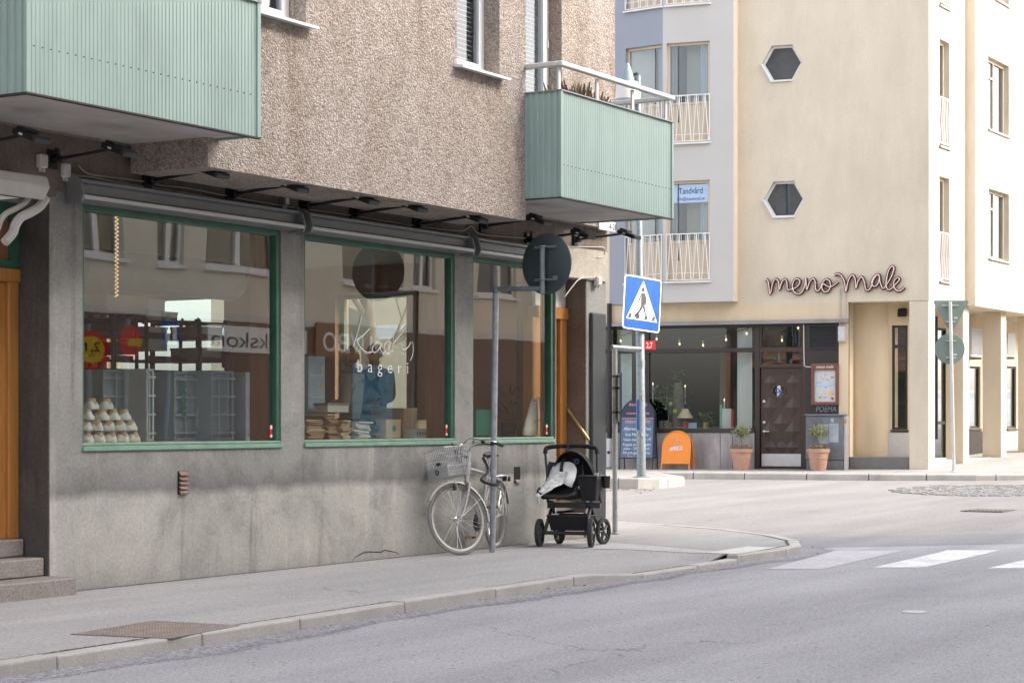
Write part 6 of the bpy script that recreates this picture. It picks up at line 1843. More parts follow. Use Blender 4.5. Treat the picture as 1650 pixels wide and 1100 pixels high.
MB().tube(k0, .024, 10).build('foam_grip', M['black_fabric'], hnd, smooth=True)
mb = MB()
for x, y, z in ((-.285, .08, .66), (.245, .13, .72)): mb.cyl((x - .012, y - .01, z - .04), (x + .012, y + .01, z + .05), .024, n=10)
mb.build('handle_joint', M['grey_metal'], hnd, smooth=True)
# luggage net between the wheels
mb = MB(); q = [(-.225, -.19), (.205, -.19), (.215, .19), (-.19, .19)]
lo = [(x * .86, y * .8, .165) for x, y in q]; hi = [(x, y, .315) for x, y in q]
mb.add(lo + hi, [(3, 2, 1, 0), (0, 1, 5, 4), (1, 2, 6, 5), (2, 3, 7, 6), (3, 0, 4, 7)])
o = mb.build('underseat_basket', M['black_fabric'], t); so = o.modifiers.new('s', 'SOLIDIFY'); so.thickness = .008
mb = MB(); mb.tube([(x, y, .318) for x, y, z in hi] + [hi[0][:2] + (.318,)], .010, 6); mb.build('basket_rim', M['black_plastic'], o, smooth=True)
# seat: a shell with footrest, side walls and back
def ss(pts, name, m_, sub=2, th=.02, parent=None):
    o = pts.build(name, M[m_], parent or t, smooth=70, loose=False)
    if th: so = o.modifiers.new('s', 'SOLIDIFY'); so.thickness = th
    sb = o.modifiers.new('b', 'SUBSURF'); sb.levels = sb.render_levels = sub
    return o
prof = [(-.20, .52), (-.10, .50), (.03, .53), (.12, .66), (.20, .86)]       # (y, z) along the seat, front to back
vs = []; n = len(prof)
for y, z in prof:
    for x, up in ((-.31, .10), (-.30, .03), (-.2, 0), (-.02, 0), (.07, .03), (.085, .11)):
        d = Vector((0, -.4, .9)).normalized() * up
        vs.append(Vector((x, y, z)) + d * (.7 if y < -.15 else (1.2 if y < .1 else .35)))
fs = [(i * 6 + k, i * 6 + k + 1, i * 6 + k + 7, i * 6 + k + 6) for i in range(n - 1) for k in range(5)]
seat = ss(MB().add(vs, fs), 'seat', 'black_fabric', 2, .022)
MB().prism([(-.29, -.20, .485), (.065, -.20, .485), (.075, .10, .485), (-.28, .10, .485)], (0, 0, .035)).build('seat_base', M['black_fabric'], seat, bevel=.018, seg=3)
mb = MB(); mb.box(-.30, -.285, -.18, .10, .50, .60); mb.box(.075, .09, -.18, .10, .50, .62); mb.build('side_wing', M['black_fabric'], seat, bevel=.006)
mb = MB(); mb.tube(spline([(-.31, -.17, .60), (-.31, -.225, .555), (-.20, -.245, .52), (-.03, -.245, .52), (.065, -.22, .55), (.088, -.1, .60), (.095, .02, .68), (.09, .10, .80), (.05, .15, .865), (-.05, .17, .885)], 5), .016, 8)
mb.build('seat_rim', M['black_plastic'], seat, smooth=True)
# hood
vs = []; fs = []; n1_, n2_ = 9, 12
for i in range(n1_):
    a = R(8 + 100 * i / (n1_ - 1))
    for k in range(n2_ + 1):
        b = math.pi * k / n2_
        p = Vector((-.02 + .235 * math.cos(b), .16, .60)) + Vector((0, 1, 0)) * (.24 * math.sin(b) * math.cos(a) * 1.0) + Vector((0, -.15, 1)).normalized() * (.41 * math.sin(b) * math.sin(a))
        if i == n1_ - 1: p += Vector((0, -.02, 0))
        vs.append(p)
fs = [(i * (n2_ + 1) + k, i * (n2_ + 1) + k + 1, (i + 1) * (n2_ + 1) + k + 1, (i + 1) * (n2_ + 1) + k) for i in range(n1_ - 1) for k in range(n2_)]
hood = ss(MB().add(vs, fs), 'hood', 'black_fabric', 1, .006)
mb = MB()
for i in (2, 5, 8): mb.tube([vs[i * (n2_ + 1) + k] * 1.0 for k in range(n2_ + 1)], .0065, 6)
mb.build('hood_rib', M['black_plastic'], hood, smooth=True)
mb = MB(); mb.box(-.135, -.10, -.015, -.005, .74, .80); mb.tube([(-.115, .28, 1.02), (-.115, .18, .93), (-.115, .02, .86), (-.115, -.03, .78)], .017, 6); mb.build('strap', M['black_fabric'], t, smooth=True)
MB().ring((.02, .10, .875), (0, 1, .2), .022, .008, 18, 6).build('toy_ring', M['slate_blue'], t, smooth=True)
# blankets
def cloth(name, rows, m_, seedv, parent=t, amp=.012):
    rnd = random.Random(seedv); vs = []; n = len(rows[0])
    rows2 = []
    cols = [spline([r[k] for r in rows], 4) for k in range(n)]
    grid = [spline([c[i] for c in cols], 4) for i in range(len(cols[0]))]
    for i, g in enumerate(grid):
        for k, p in enumerate(g):
            vs.append(p + Vector((rnd.uniform(-1, 1) * amp * .3, (math.sin(k * .9 + i * .35) + math.sin(k * .37 - i * .6)) * amp, rnd.uniform(-1, 1) * amp * .3)))
    w_ = len(grid[0])
    fs = [(i * w_ + k, i * w_ + k + 1, (i + 1) * w_ + k + 1, (i + 1) * w_ + k) for i in range(len(grid) - 1) for k in range(w_ - 1)]
    o = MB().add(vs, fs).build(name, M[m_], parent, smooth=80, loose=True)
    so = o.modifiers.new('s', 'SOLIDIFY'); so.thickness = .006
    sb = o.modifiers.new('b', 'SUBSURF'); sb.levels = sb.render_levels = 1
    return o
def cw(cx, cy, y): return Vector(((cx - 380) / 903, y, (1045 - cy) / 903))
bt = thing('blanket', 'white blanket draped over the pushchair seat with one corner hanging down', 'blanket')
cloth('plain_blanket', [[cw(185, 285, .10), cw(255, 262, .09), cw(330, 260, .085), cw(385, 280, .08)], [cw(160, 340, .05), cw(235, 330, .03), cw(330, 330, .02), cw(408, 330, .05)], [cw(150, 395, .0), cw(215, 400, -.03), cw(330, 420, -.035), cw(408, 410, -.01)], [cw(170, 420, -.03), cw(240, 420, -.06), cw(340, 480, -.07), cw(390, 500, -.06)]], 'blanket_white', 3, bt)
cloth('printed_blanket', [[cw(215, 355, -.03), cw(265, 350, -.05), cw(330, 350, -.05), cw(352, 345, -.05)], [cw(150, 425, -.06), cw(200, 420, -.085), cw(260, 430, -.09), cw(330, 420, -.08)], [cw(120, 480, -.13), cw(170, 478, -.15), cw(230, 480, -.14), cw(300, 470, -.10)], [cw(98, 545, -.22), cw(140, 552, -.24), cw(200, 530, -.235), cw(255, 490, -.19)], [cw(88, 585, -.265), cw(110, 590, -.27), cw(130, 575, -.27), cw(150, 558, -.265)], [cw(100, 630, -.262), cw(112, 655, -.27), cw(122, 640, -.27), cw(132, 605, -.268)]], 'blanket_print', 5, bt, .009)
# side luggage box and cup holder
mb = MB(); mb.add([(.115, -.13, .47), (.275, -.13, .47), (.275, .14, .47), (.115, .14, .47), (.085, -.17, .715), (.30, -.17, .715), (.31, .19, .715), (.095, .19, .715)], [(0, 3, 2, 1), (4, 5, 6, 7), (0, 1, 5, 4), (1, 2, 6, 5), (2, 3, 7, 6), (3, 0, 4, 7)])
sb_ = mb.build('side_bag', M['black_fabric'], t, bevel=.02, seg=3)
mb = MB(); mb.box(.09, .30, -.178, .192, .716, .735); mb.build('bag_lid', M['black_plastic'], sb_, bevel=.008, seg=2)
mb = MB(); mb.lathe((.345, .06, .60), [(.038, 0), (.045, .12), (.045, .125)], 18); mb.build('cup_holder', M['black_plastic'], t, smooth=True)
mb = MB(); mb.cbox((.105, -.155, .61), (.006, .02, .03)); mb.cbox((.275, -.09, .735), (.04, .03, .05)); mb.build('clip', M['offwhite'], t)
ROT = TH - R(15) - R(90)
fc = atZ(913.5, 881, -.006)
ydir = Vector((math.cos(TH - R(15)), math.sin(TH - R(15)), 0))
st.location = fc + ydir * .25; st.rotation_euler = (0, 0, ROT)
bt.location = st.location; bt.rotation_euler = st.rotation_euler
# drain and stud in the road
g = gz(1593, 823)
t = thing('drain_grate', 'dark iron drain grate in the road at the far right', 'drain', g + UP * .004)
mb = MB(); mb.box(g.x - .34, g.x + .34, g.y - .3, g.y + .3, g.z + .004, g.z + .012); mb.build('frame', M['iron'], t)
mb = MB()
for k in range(9): mb.box(g.x - .29, g.x + .29, g.y - .27 + k * .062, g.y - .24 + k * .062, g.z + .0125, g.z + .02)
mb.build('bars', M['iron'], t)
g = gz(1473, 986)
t = thing('survey_plate', 'small pale round metal plate set in the near road', 'plate', g + UP * .002)
MB().lathe(g, [(.088, .001), (.086, .007), (.04, .010)], 24).build('disc', M['pale_slab'], t, smooth=True)
MB().lathe(g, [(.014, .0103), (.012, .013)], 12).build('pin', M['light_metal'], t)

# ================================================================== inside the bakery
IX0, IX1, IY0, IY1 = XL + .1, XR - .3, .15, 8.0
FLZ, CLZ = .40, 3.15
DZ = ZB + .05
MB().box(IX0, IX1, IY0, IY1, FLZ - .1, FLZ).build('interior_floor', M['interior_floor'], cb)
MB().box(IX0, IX1 + .3, IY0, IY1, CLZ, CLZ + .1).build('interior_ceiling', M['interior_wall'], cb)
MB().box(IX0 - .1, IX0, IY0, IY1 + .2, FLZ, CLZ).build('partition_wall', M['interior_wall'], cb)
MB().box(IX0, XR, IY1, IY1 + .2, -.2, 3.6).build('back_wall', M['interior_wall'], cb)
# wall on the side street, with the windows that let the daylight through
XS_ = XR - .30
def bx_(px, py): return atX(px, py, XS_)
PSW = lambda u, z, d: Vector((XS_ + d, u, z))
sh_ = []
for px0, px1, py1, z0 in ((540, 655, 474, .75), (172, 361, 480, 1.2)):
    a, b = bx_(px1, py1), bx_(px0, py1); zt = max(a.z, b.z) if px0 > 500 else b.z
    sh_.append([(a.y, z0), (a.y, min(zt, 3.05)), (b.y, min(zt, 3.05)), (b.y, z0)])
MB().wall([(.15, -.2), (IY1, -.2), (IY1, 3.6), (.15, 3.6)], sh_, PSW, .28).build('side_street_wall', M['interior_brown'], cb)
for h in sh_:
    mb = MB(); a, b, c, d = h[0][0], h[2][0], h[0][1], h[1][1]
    for q in ((a, a + .06, c, d), (b - .06, b, c, d), (a + .06, b - .06, c, c + .06), (a + .06, b - .06, d - .06, d)): mb.box(XS_ + .10, XS_ + .16, q[0], q[1], q[2], q[3])
    w = mb.build('side_street_window', M['pale_lit_green_paint'], cb)
    MB().box(XS_ + .125, XS_ + .131, a + .06, b - .06, c + .06, d - .06).build('pane', M['far_glass'], w)
# display deck along the windows
MB().box(IX0, WIN[2][1] - .02, IY0, 1.25, DZ - .05, DZ + .0).build('display_deck', M['kraft_light'], cb)
MB().box(IX0, WIN[2][1] - .02, 1.2, 1.24, FLZ, DZ - .051).build('deck_front', M['interior_wall'], cb)
# duct under the ceiling
a, b = atY(120, 450, 3.2), atY(375, 448, 3.2)
t = thing('ventilation_duct', 'ribbed pale ventilation duct under the bakery ceiling', 'duct', (a.x, 3.2, a.z))
mb = MB(); n = 60; pr = []
for i in range(n + 1):
    pr.append((.20 + (.008 if i % 2 else 0), (b.x - a.x) * i / n))
mb.lathe((a.x, 3.2, a.z + .12), pr, 20, axis=(1, 0, 0)); mb.build('duct_tube', M['light_metal'], t, smooth=True)
MB().box(a.x + .6, a.x + .63, 3.18, 3.22, a.z + .33, CLZ).build('duct_hanger', M['grey_metal'], t)
# spiral of fairy light
p0, p1 = atY(188, 338, .8), atY(188, 478, .8)
n = 22
mb = MB(); mb.tube([Vector((p0.x + .022 * (1 if i % 2 else -1), .8, p0.z + (p1.z - p0.z) * i / (2 * n))) for i in range(2 * n + 1)], .005, 5)
mb.build('spiral_light', M['fairy'], label='thin golden zigzag of string light hanging in the left bakery window', cat='string light')
# baskets of cloth in a pyramid
def basket(cx_, cz_, Y, r, h, lab):
    t = thing('proving_basket', lab, 'basket', (cx_, Y, cz_), 'stacked proving baskets in the left bakery window')
    MB().lathe((cx_, Y, cz_), [(r * .94, .035), (r * .80, h * .5), (r * .62, h - .004), (r * .60, h)], 18).build('cane_bowl', M['basket_cane'], t, smooth=True)
    mb = MB(); n = 26; rnd = random.Random(int(cx_ * 1000 + cz_ * 77)); vs = []
    for j, (rr_, hh) in enumerate(((r * .98, 0), (r * 1.06, h * .16), (r * .97, h * .38), (r * .80, h * .62))):
        for k in range(n):
            a = 2 * math.pi * k / n; q = rr_ * (1 + .05 * math.sin(5 * a + cx_ * 40) + rnd.uniform(-.02, .02)); vs.append(Vector((cx_ + q * math.cos(a), Y + q * math.sin(a), cz_ + hh + (.012 * math.sin(3 * a + cz_ * 20) if j == 3 else 0))))
    mb.add(vs, [(j * n + k, j * n + (k + 1) % n, (j + 1) * n + (k + 1) % n, (j + 1) * n + k) for j in range(3) for k in range(n)] + [tuple(range(n))[::-1]])
    mb.build('linen_cloth', M['cloth_white'], t, smooth=True)
YB_ = .46
rows_ = [(694, [138, 157, 176, 196, 214], 'bottom'), (677, [136, 154, 173, 191, 208], 'second'), (660, [139, 163, 181, 199], 'third'), (642.5, [146, 170], 'top')]
bl = 'white-clothed proving basket in the {} row of the pyramid in the left bakery window'
for yc, xs_, nm in rows_:
    for px in xs_:
        p = atY(px, yc + 16.5, YB_); basket(p.x, p.z if nm != 'bottom' else DZ + .001, YB_, .062, .088, bl.format(nm))
# blue-grey crates standing on end
def crate(px0, px1, py0, Y, label, light=False, dpt=.42):
    a, b = atY(px0, py0, Y), atY(px1, py0, Y); x0, x1 = a.x, b.x; z0, z1 = DZ + .001, (a.z + b.z) / 2
    t = thing('plastic_crate', label, 'crate', ((x0 + x1) / 2, Y, z0), 'blue-grey plastic crates standing on end in the left bakery window')
    m_ = 'crate_light' if light else 'blue_crate'
    MB().box(x0 + .02, x1 - .02, Y + .02, Y + dpt - .02, z0 + .02, z1 - .02).build('crate_shell', M[m_], t, bevel=.012)
    mb = MB()
    for q in ((x0, x0 + .03), (x1 - .03, x1)): mb.box(q[0], q[1], Y, Y + dpt, z0, z1)
    mb.box(x0 + .031, x1 - .031, Y, Y + dpt, z1 - .025, z1); mb.box(x0 + .031, x1 - .031, Y, Y + dpt, z0, z0 + .025)
    mb.build('rim', M[m_], t, bevel=.005)
    mb = MB(); n = 4
    for k in range(n):
        z = z0 + .07 + (z1 - z0 - .14) * k / (n - 1); mb.box(x0 - .006, x1 + .006, Y - .012, Y - .001, z - .008, z + .008)
    for q in (.3, .7): mb.box(x0 + (x1 - x0) * q - .006, x0 + (x1 - x0) * q + .006, Y - .010, Y - .001, z0 + .03, z1 - .03)
    mb.build('ribs', M['crate_light'], t)
    return t
crate(166, 232, 596, .95, 'wide blue-grey crate standing right behind the white baskets')
crate(236, 249, 594, .70, 'narrow light crate edge standing right of the wide crate', True)
crate(281, 338, 599, .80, 'broad dark blue-grey crate with a paper label near the middle of the left window')
crate(341, 377, 597, .62, 'ribbed blue-grey crate right of the one with the paper label')
crate(396, 426, 600, .62, 'light ribbed crate at the right end of the left bakery window', True)
p = atY(323, 673, .775); t = thing('paper_label', 'tilted white paper label stuck on the broad crate', 'label', p)
MB().cbox(p, (.10, .003, .17), Matrix.Rotation(R(8), 3, 'Y')).build('paper', M['poster'], t)
mb = MB()
for k in range(4): mb.cbox(p + Vector((.0, -.003, .05 - k * .03)), (.07, .002, .006), Matrix.Rotation(R(8), 3, 'Y'))
mb.build('print', M['letter_black'], t)
mb = MB(); rnd = random.Random(1)
for k in range(5): q = atY(297, 622 + k * 11, .775); mb.cyl(q + Vector((0, .004, 0)), q, .028, n=14)
mb.build('round_stickers', M['teal'], weld=False, label='column of five faint green round stickers on the broad crate', cat='stickers')
# dark bread racks
def rack(px0, px1, py0, Y, label):
    a, b = atY(px0, py0, Y), atY(px1, py0, Y); x0, x1, z1 = a.x, b.x, a.z
    t = thing('bread_rack', label, 'rack', ((x0 + x1) / 2, Y, FLZ), 'dark steel bread racks inside the bakery')
    mb = MB()
    for x in (x0, x1): mb.tube(spline([(x, Y, FLZ + .01), (x, Y, z1 - .12), (x, Y + .04, z1 - .02), (x, Y + .12, z1), (x, Y + .5, z1), (x, Y + .58, z1 - .1), (x, Y + .58, FLZ + .01)], 4), .018, 8)
    mb.tube([(x0, Y + .1, z1), (x1, Y + .1, z1)], .014, 8)
    mb.build('rack_frame', M['black_metal'], t, smooth=True)
    z = z1 - .16
    while z > FLZ + .2:
        mb = MB(); mb.box(x0 + .02, x1 - .02, Y + .03, Y + .56, z, z + .012); mb.box(x0 + .02, x1 - .02, Y + .02, Y + .03, z, z + .05); mb.build('tray', M['light_metal'] if int(z * 10) % 2 else M['black_metal'], t); z -= .22
    return t
rack(128, 182, 512, 1.7, 'dark steel bread rack at the left end of the left bakery window')
rack(184, 220, 514, 1.9, 'bread rack with black crates, second from the left')
rack(236, 318, 516, 1.9, 'wide dark bread rack in the middle of the left bakery window')
rack(322, 365, 519, 1.7, 'bread rack with a rounded top rail near the bright rear window')
def boxthing(name, label, cat, px0, px1, py0, py1, Y, dep, m_, group=None, bev=.004, extra=None):
    a, b = atY(px0, py1, Y), atY(px1, py0, Y)
    z0 = a.z; t = thing(name, label, cat, ((a.x + b.x) / 2, Y, z0), group)
    MB().box(a.x, b.x, Y, Y + dep, z0, b.z).build('box_body', M[m_], t, bevel=bev)
    mb = MB(); mb.box(a.x - .004, b.x + .004, Y - .004, Y + dep + .004, b.z - .02, b.z + .004); mb.build('rim' if 'crate' in name else 'flap', M[extra or m_], t)
    return t, a, b
boxthing('wooden_tray', 'long pale wooden tray stacked on top of the bread racks', 'tray', 172, 236, 479, 500, 2.0, .5, 'kraft_light')
boxthing('wooden_tray', 'short pale tray on the middle bread rack', 'tray', 238, 266, 483, 514, 2.0, .5, 'paper')
boxthing('cardboard_box', 'flat brown cardboard box on the middle bread rack', 'box', 266, 286, 504, 516, 1.95, .4, 'kraft')
for i, (px0, px1, py0, py1, m_, lb_) in enumerate(((188, 218, 518, 538, 'black_plastic', 'black crate on the upper shelf of the second bread rack'), (188, 218, 553, 570, 'black_plastic', 'black crate on the lower shelf of the second bread rack'), (240, 270, 528, 545, 'light_metal', 'pale tub on the upper shelf of the middle bread rack'), (240, 270, 548, 564, 'light_metal', 'pale tub on the lower shelf of the middle bread rack'), (326, 358, 528, 545, 'light_metal', 'bag-filled pale tub on the rack with the rounded top'), (326, 358, 562, 582, 'offwhite', 'lower white tub on the rack with the rounded top'))):
    boxthing('storage_tub', lb_, 'tub', px0, px1, py0, py1, 1.95 if px0 < 300 else 1.75, .4, m_)
boxthing('bakery_oven', 'large dark oven body standing low behind the crates', 'oven', 130, 300, 598, 720, 2.6, .8, 'interior_dark')
t = tag(MB().lathe(atY(365, 592, 1.6), [(.045, 0), (.05, .1), (.04, .28), (.015, .32)], 14).build('purple_bottle', M['purple'], smooth=True), 'dark purple bottle at the right side of the rounded rack', 'bottle')
# ---- middle window
t, a, b = boxthing('plastic_crate', 'tall stack-high blue-grey crate at the left side of the lettered window', 'crate', 497, 524, 571, 712, .75, .5, 'blue_crate', extra='black_plastic')
mb = MB()
for z in (.25, .5, .75): mb.box(a.x + .02, b.x - .02, .745, .749, a.z + (b.z - a.z) * z, a.z + (b.z - a.z) * z + .015)
mb.build('rib', M['crate_light'], t)
mb = MB(); q = atY(518, 625, .744); mb.prism([q + Vector((-.03, 0, 0)), q + Vector((.03, 0, 0)), q + Vector((0, 0, .05))], (0, -.003, 0)); mb.build('warning_triangle', M['sign_yellow'], t)
mb = MB(); q = atY(519, 597, .744); mb.cbox(q, (.035, .003, .08)); mb.build('sticker', M['poster'], t)
# brown paper bags in uneven stacks
def bagstack(px, wpx, py0, Y, label, m_, seedv, tilt=0.0):
    rnd = random.Random(seedv); c = atY(px, 700, Y); ztop = atY(px, py0, Y).z; hw = wpx / 160 / 2
    t = thing('paper_bag_stack', label, 'paper bags', (c.x, Y, DZ), 'stacks of folded paper bags in the lettered window')
    z = DZ + .001; k = 0
    while z < ztop:
        h = rnd.uniform(.012, .022); dx = rnd.uniform(-.03, .03) + tilt * (z - DZ); dy = rnd.uniform(-.02, .02); rot = Matrix.Rotation(R(rnd.uniform(-6, 6)), 3, 'Z') @ Matrix.Rotation(R(rnd.uniform(-2, 2) + tilt * 14), 3, 'Y')
        MB().cbox((c.x + dx, Y + .16 + dy, z + h / 2), (2 * hw * rnd.uniform(.88, 1.05), .30, h * .8), rot).build('folded_bag', M[m_ if rnd.random() < .75 else 'kraft_light'], t); z += h; k += 1
bagstack(509, 42, 676, .46, 'left-hand stack of folded brown paper bags in the lettered window', 'kraft', 1)
bagstack(538, 26, 668, .48, 'darkest tall stack of brown paper bags, under the white box', 'kraft', 2)
bagstack(559, 24, 678, .44, 'narrow stack of brown paper bags under the lettering', 'kraft_light', 3)
bagstack(586, 34, 681, .44, 'slumped stack of grey-white paper sheets in the lettered window', 'paper', 4, .18)
bagstack(613, 18, 686, .50, 'small bluish stack of bags right of the slumped sheets', 'teal_blue', 5)
boxthing('white_box', 'small white till printer standing on the stack of brown bags', 'printer', 528, 562, 650, 664, .52, .16, 'offwhite', extra='grey_metal')
t, a, b = boxthing('paper_carrier', 'cream paper carrier with a teal mark, standing in the lettered window', 'paper bag', 622, 646, 676, 706, .42, .12, 'kraft_light')
mb = MB(); q = atY(635, 690, .419); mb.lathe(q, [(.03, 0), (.03, .003)], 16, axis=(0, -1, 0)); mb.build('round_mark', M['teal'], t)
for nm, c in (('brown cardboard box behind the cream carrier', (636, 658, 659, 678, .75, .3, 'kraft')), ('tall cardboard box at the top of the pile beside the cream carrier', (650, 672, 658, 680, .60, .3, 'kraft')),
              ('lower cardboard box under the tall one beside the cream carrier', (648, 674, 678, 706, .55, .3, 'kraft')), ('pale cardboard box right of the lower brown box', (673, 688, 677, 694, .58, .3, 'kraft_light'))):
    boxthing('cardboard_box', nm, 'box', *c, group='cardboard boxes in the lettered window')
for nm, c in (('left one of the two white card boxes at the lower right of the lettered window', (668, 692, 692, 708, .40, .14, 'white_paint')), ('right one of the two white card boxes beside the red sticker', (695, 717, 691, 708, .40, .14, 'white_paint'))):
    t, a, b = boxthing('card_box', nm, 'box', *c)
    mb = MB()
    for k in range(5): x = a.x + (b.x - a.x) * (.15 + .17 * k); mb.box(x, x + .012, .392, .3945, b.z - .045 - .01 * (k % 2), b.z - .025)
    mb.build('printed_band', M['letter_black'], t)
# ---- people
def person(name_label, loc, yaw, scale, top_m, leg_m, hair_m, hair, arms, scarf=False, apron=None):
    t = thing('person', name_label, 'person', (0, 0, 0))
    J = {'pel': (0, 0, .95), 'wai': (0, .01, 1.10), 'che': (0, .0, 1.30), 'col': (0, -.01, 1.43), 'nec': (0, .0, 1.49), 'hb': (0, .02, 1.55), 'hm': (0, .02, 1.63), 'ht': (0, .005, 1.70)}
    E = [('pel', 'wai'), ('wai', 'che'), ('che', 'col'), ('col', 'nec'), ('nec', 'hb'), ('hb', 'hm'), ('hm', 'ht')]
    Rr = {'pel': (.15, .11), 'wai': (.13, .10), 'che': (.155, .11), 'col': (.10, .075), 'nec': (.052, .055), 'hb': (.060, .072), 'hm': (.076, .092), 'ht': (.060, .072)}
    for s, n in ((-1, 'r'), (1, 'l')):
        el, ha = arms[0 if s < 0 else 1]
        J.update({'sh' + n: (.17 * s, -.005, 1.40), 'el' + n: el, 'wr' + n: ha, 'hn' + n: tuple(Vector(ha) + (Vector(ha) - Vector(el)).normalized() * .07)})
        J.update({'hi' + n: (.085 * s, 0, .88), 'kn' + n: (.095 * s, .015, .49), 'an' + n: (.10 * s, -.02, .08), 'to' + n: (.11 * s, .14, .03)})
        E += [('col', 'sh' + n), ('sh' + n, 'el' + n), ('el' + n, 'wr' + n), ('wr' + n, 'hn' + n), ('pel', 'hi' + n), ('hi' + n, 'kn' + n), ('kn' + n, 'an' + n), ('an' + n, 'to' + n)]
        Rr.update({'sh' + n: (.058, .058), 'el' + n: (.042, .042), 'wr' + n: (.028, .03), 'hn' + n: (.036, .022), 'hi' + n: (.085, .09), 'kn' + n: (.056, .058), 'an' + n: (.038, .04), 'to' + n: (.04, .03)})
    def skin_obj(nm, keys, m_, grow=0.0, sub=2):
        idx = {k: i for i, k in enumerate(keys)}
        me = bpy.data.meshes.new(nm)
        me.from_pydata([J[k] for k in keys], [(idx[a], idx[b]) for a, b in E if a in idx and b in idx], [])
        sl_ = me.skin_vertices[0] if me.skin_vertices else None
        o = bpy.data.objects.new(nm, me); COL.objects.link(o); o.parent = t
        md = o.modifiers.new('skin', 'SKIN')
        if not me.skin_vertices:
            bm = bmesh.new(); bm.from_mesh(me); lay = bm.verts.layers.skin.verify()
            bm.verts.ensure_lookup_table()
            for k, v in zip(keys, bm.verts): v[lay].radius = (Rr[k][0] + grow, Rr[k][1] + grow); v[lay].use_root = (k == keys[0])
            bm.to_mesh(me); bm.free()
        else:
            for k, sv in zip(keys, me.skin_vertices[0].data): sv.radius = (Rr[k][0] + grow, Rr[k][1] + grow); sv.use_root = (k == keys[0])
        md.use_smooth_shade = True
        sb = o.modifiers.new('s', 'SUBSURF'); sb.levels = sb.render_levels = sub
        me.materials.append(M[m_]); return o
    allk = list(J)
    skin_obj('body', allk, 'skin')
    skin_obj('jacket' if scarf else 'shirt', ['che', 'wai', 'pel', 'col', 'shl', 'ell', 'wrl', 'shr', 'elr', 'wrr'], top_m, .018 if not scarf else .034)
    skin_obj('trousers', ['pel', 'hil', 'knl', 'anl', 'hir', 'knr', 'anr'], leg_m, .014)
    # face
    hc = Vector((0, .02, 1.625))
    mb = MB(); mb.prism([hc + Vector((-.016, .095, -.022)), hc + Vector((.016, .095, -.022)), hc + Vector((0, .093, .025))], (0, .0, 0)); mb = MB()
    mb.add([hc + Vector(p) for p in ((-.017, .088, -.025), (.017, .088, -.025), (0, .088, .03), (0, .122, -.020))], [(0, 1, 3), (1, 2, 3), (2, 0, 3), (0, 2, 1)]); mb.build('nose', M['skin'], t, smooth=True)
    for s in (-1, 1):
        MB().ball(hc + Vector((.032 * s, .086, .022)), (.013, .010, .008), 10, 6).build('eye', M['dark_hair'], t, smooth=True)
        MB().ball(hc + Vector((.080 * s, -.005, .0)), (.012, .022, .034), 10, 6).build('ear', M['skin'], t, smooth=True)
        for k, (dx, l_) in enumerate(((-.022, .055), (-.008, .068), (.008, .064), (.022, .050))):
            n_ = 'l' if s > 0 else 'r'; h0 = Vector(J['hn' + n_]); d = (Vector(J['hn' + n_]) - Vector(J['wr' + n_])).normalized(); sd = d.cross(UP).normalized()
            MB().tube([h0 + sd * dx, h0 + sd * dx + d * l_ * .6, h0 + sd * dx + d * l_ * .9 - UP * .018], [.0095, .009, .007], 6).build('finger', M['skin'], t, smooth=True)
    MB().ball(hc + Vector((0, .086, -.045)), (.024, .010, .007), 10, 6).build('mouth', M['chalk_pink'], t, smooth=True)
    # hair cap
    vs = []; n = 20; mm = 9
    mb = MB()
    for j in range(mm + 1):
        b = R(90 - 118 * j / mm)
        for k in range(n):
            a = 2 * math.pi * k / n; fr = max(0, math.sin(a)); bb = max(b, R(22) * fr + R(-30) * (1 - fr))
            vs.append(hc + Vector((0, -.012, .02)) + Vector((.094 * math.cos(a) * math.cos(bb), .106 * math.sin(a) * math.cos(bb), .104 * math.sin(bb))))
    mb.add(vs, [(j * n + k, j * n + (k + 1) % n, (j + 1) * n + (k + 1) % n, (j + 1) * n + k) for j in range(mm) for k in range(n)])
    hr = mb.build('hair', M[hair_m], t, smooth=80)
    if hair == 'bun': MB().ball(hc + Vector((0, -.02, .135)), (.036, .036, .034), 12, 8).build('bun', M[hair_m], hr, smooth=True)
    if scarf:
        MB().lathe((0, .0, 1.36), [(.17, 0), (.165, .06), (.125, .14), (.10, .17), (.09, .15)], 24, sy=.85).build('scarf', M['grey_scarf'], t, smooth=True)
    if apron:
        vs = []
        for z, hw_, y in ((1.33, .10, .13), (1.12, .15, .14), (.95, .19, .15), (.60, .21, .15)):
            for x in (-1, -.5, 0, .5, 1): vs.append(Vector((x * hw_, y + .015 - .05 * x * x, z)))
        o = MB().add(vs, [(i * 5 + k, i * 5 + k + 1, i * 5 + k + 6, i * 5 + k + 5) for i in range(3) for k in range(4)]).build('apron', M[apron], t, smooth=60)
        so = o.modifiers.new('s', 'SOLIDIFY'); so.thickness = .006
    t.location = loc; t.rotation_euler = (0, 0, yaw); t.scale = (scale,) * 3
    return t
pa = atY(566, 640, 1.95); pa.z = FLZ
person('person in a pale jacket and grey scarf with a hair bun behind the lettered window', pa, R(20), .96, 'white_jacket', 'denim', 'brown_wood', 'bun', [((-.23, .02, 1.12), (-.15, .22, 1.10)), ((.23, .02, 1.12), (.16, .20, 1.05))], scarf=True)
pb_ = atY(604, 640, 2.5); pb_.z = FLZ
person('dark-haired person in a blue apron turned left behind the lettered window', pb_, R(100), 1.02, 'blue_shirt', 'denim', 'dark_hair', 'short', [((-.23, .06, 1.13), (-.14, .27, 1.08)), ((.23, .06, 1.13), (.14, .27, 1.12))], apron='teal_blue')
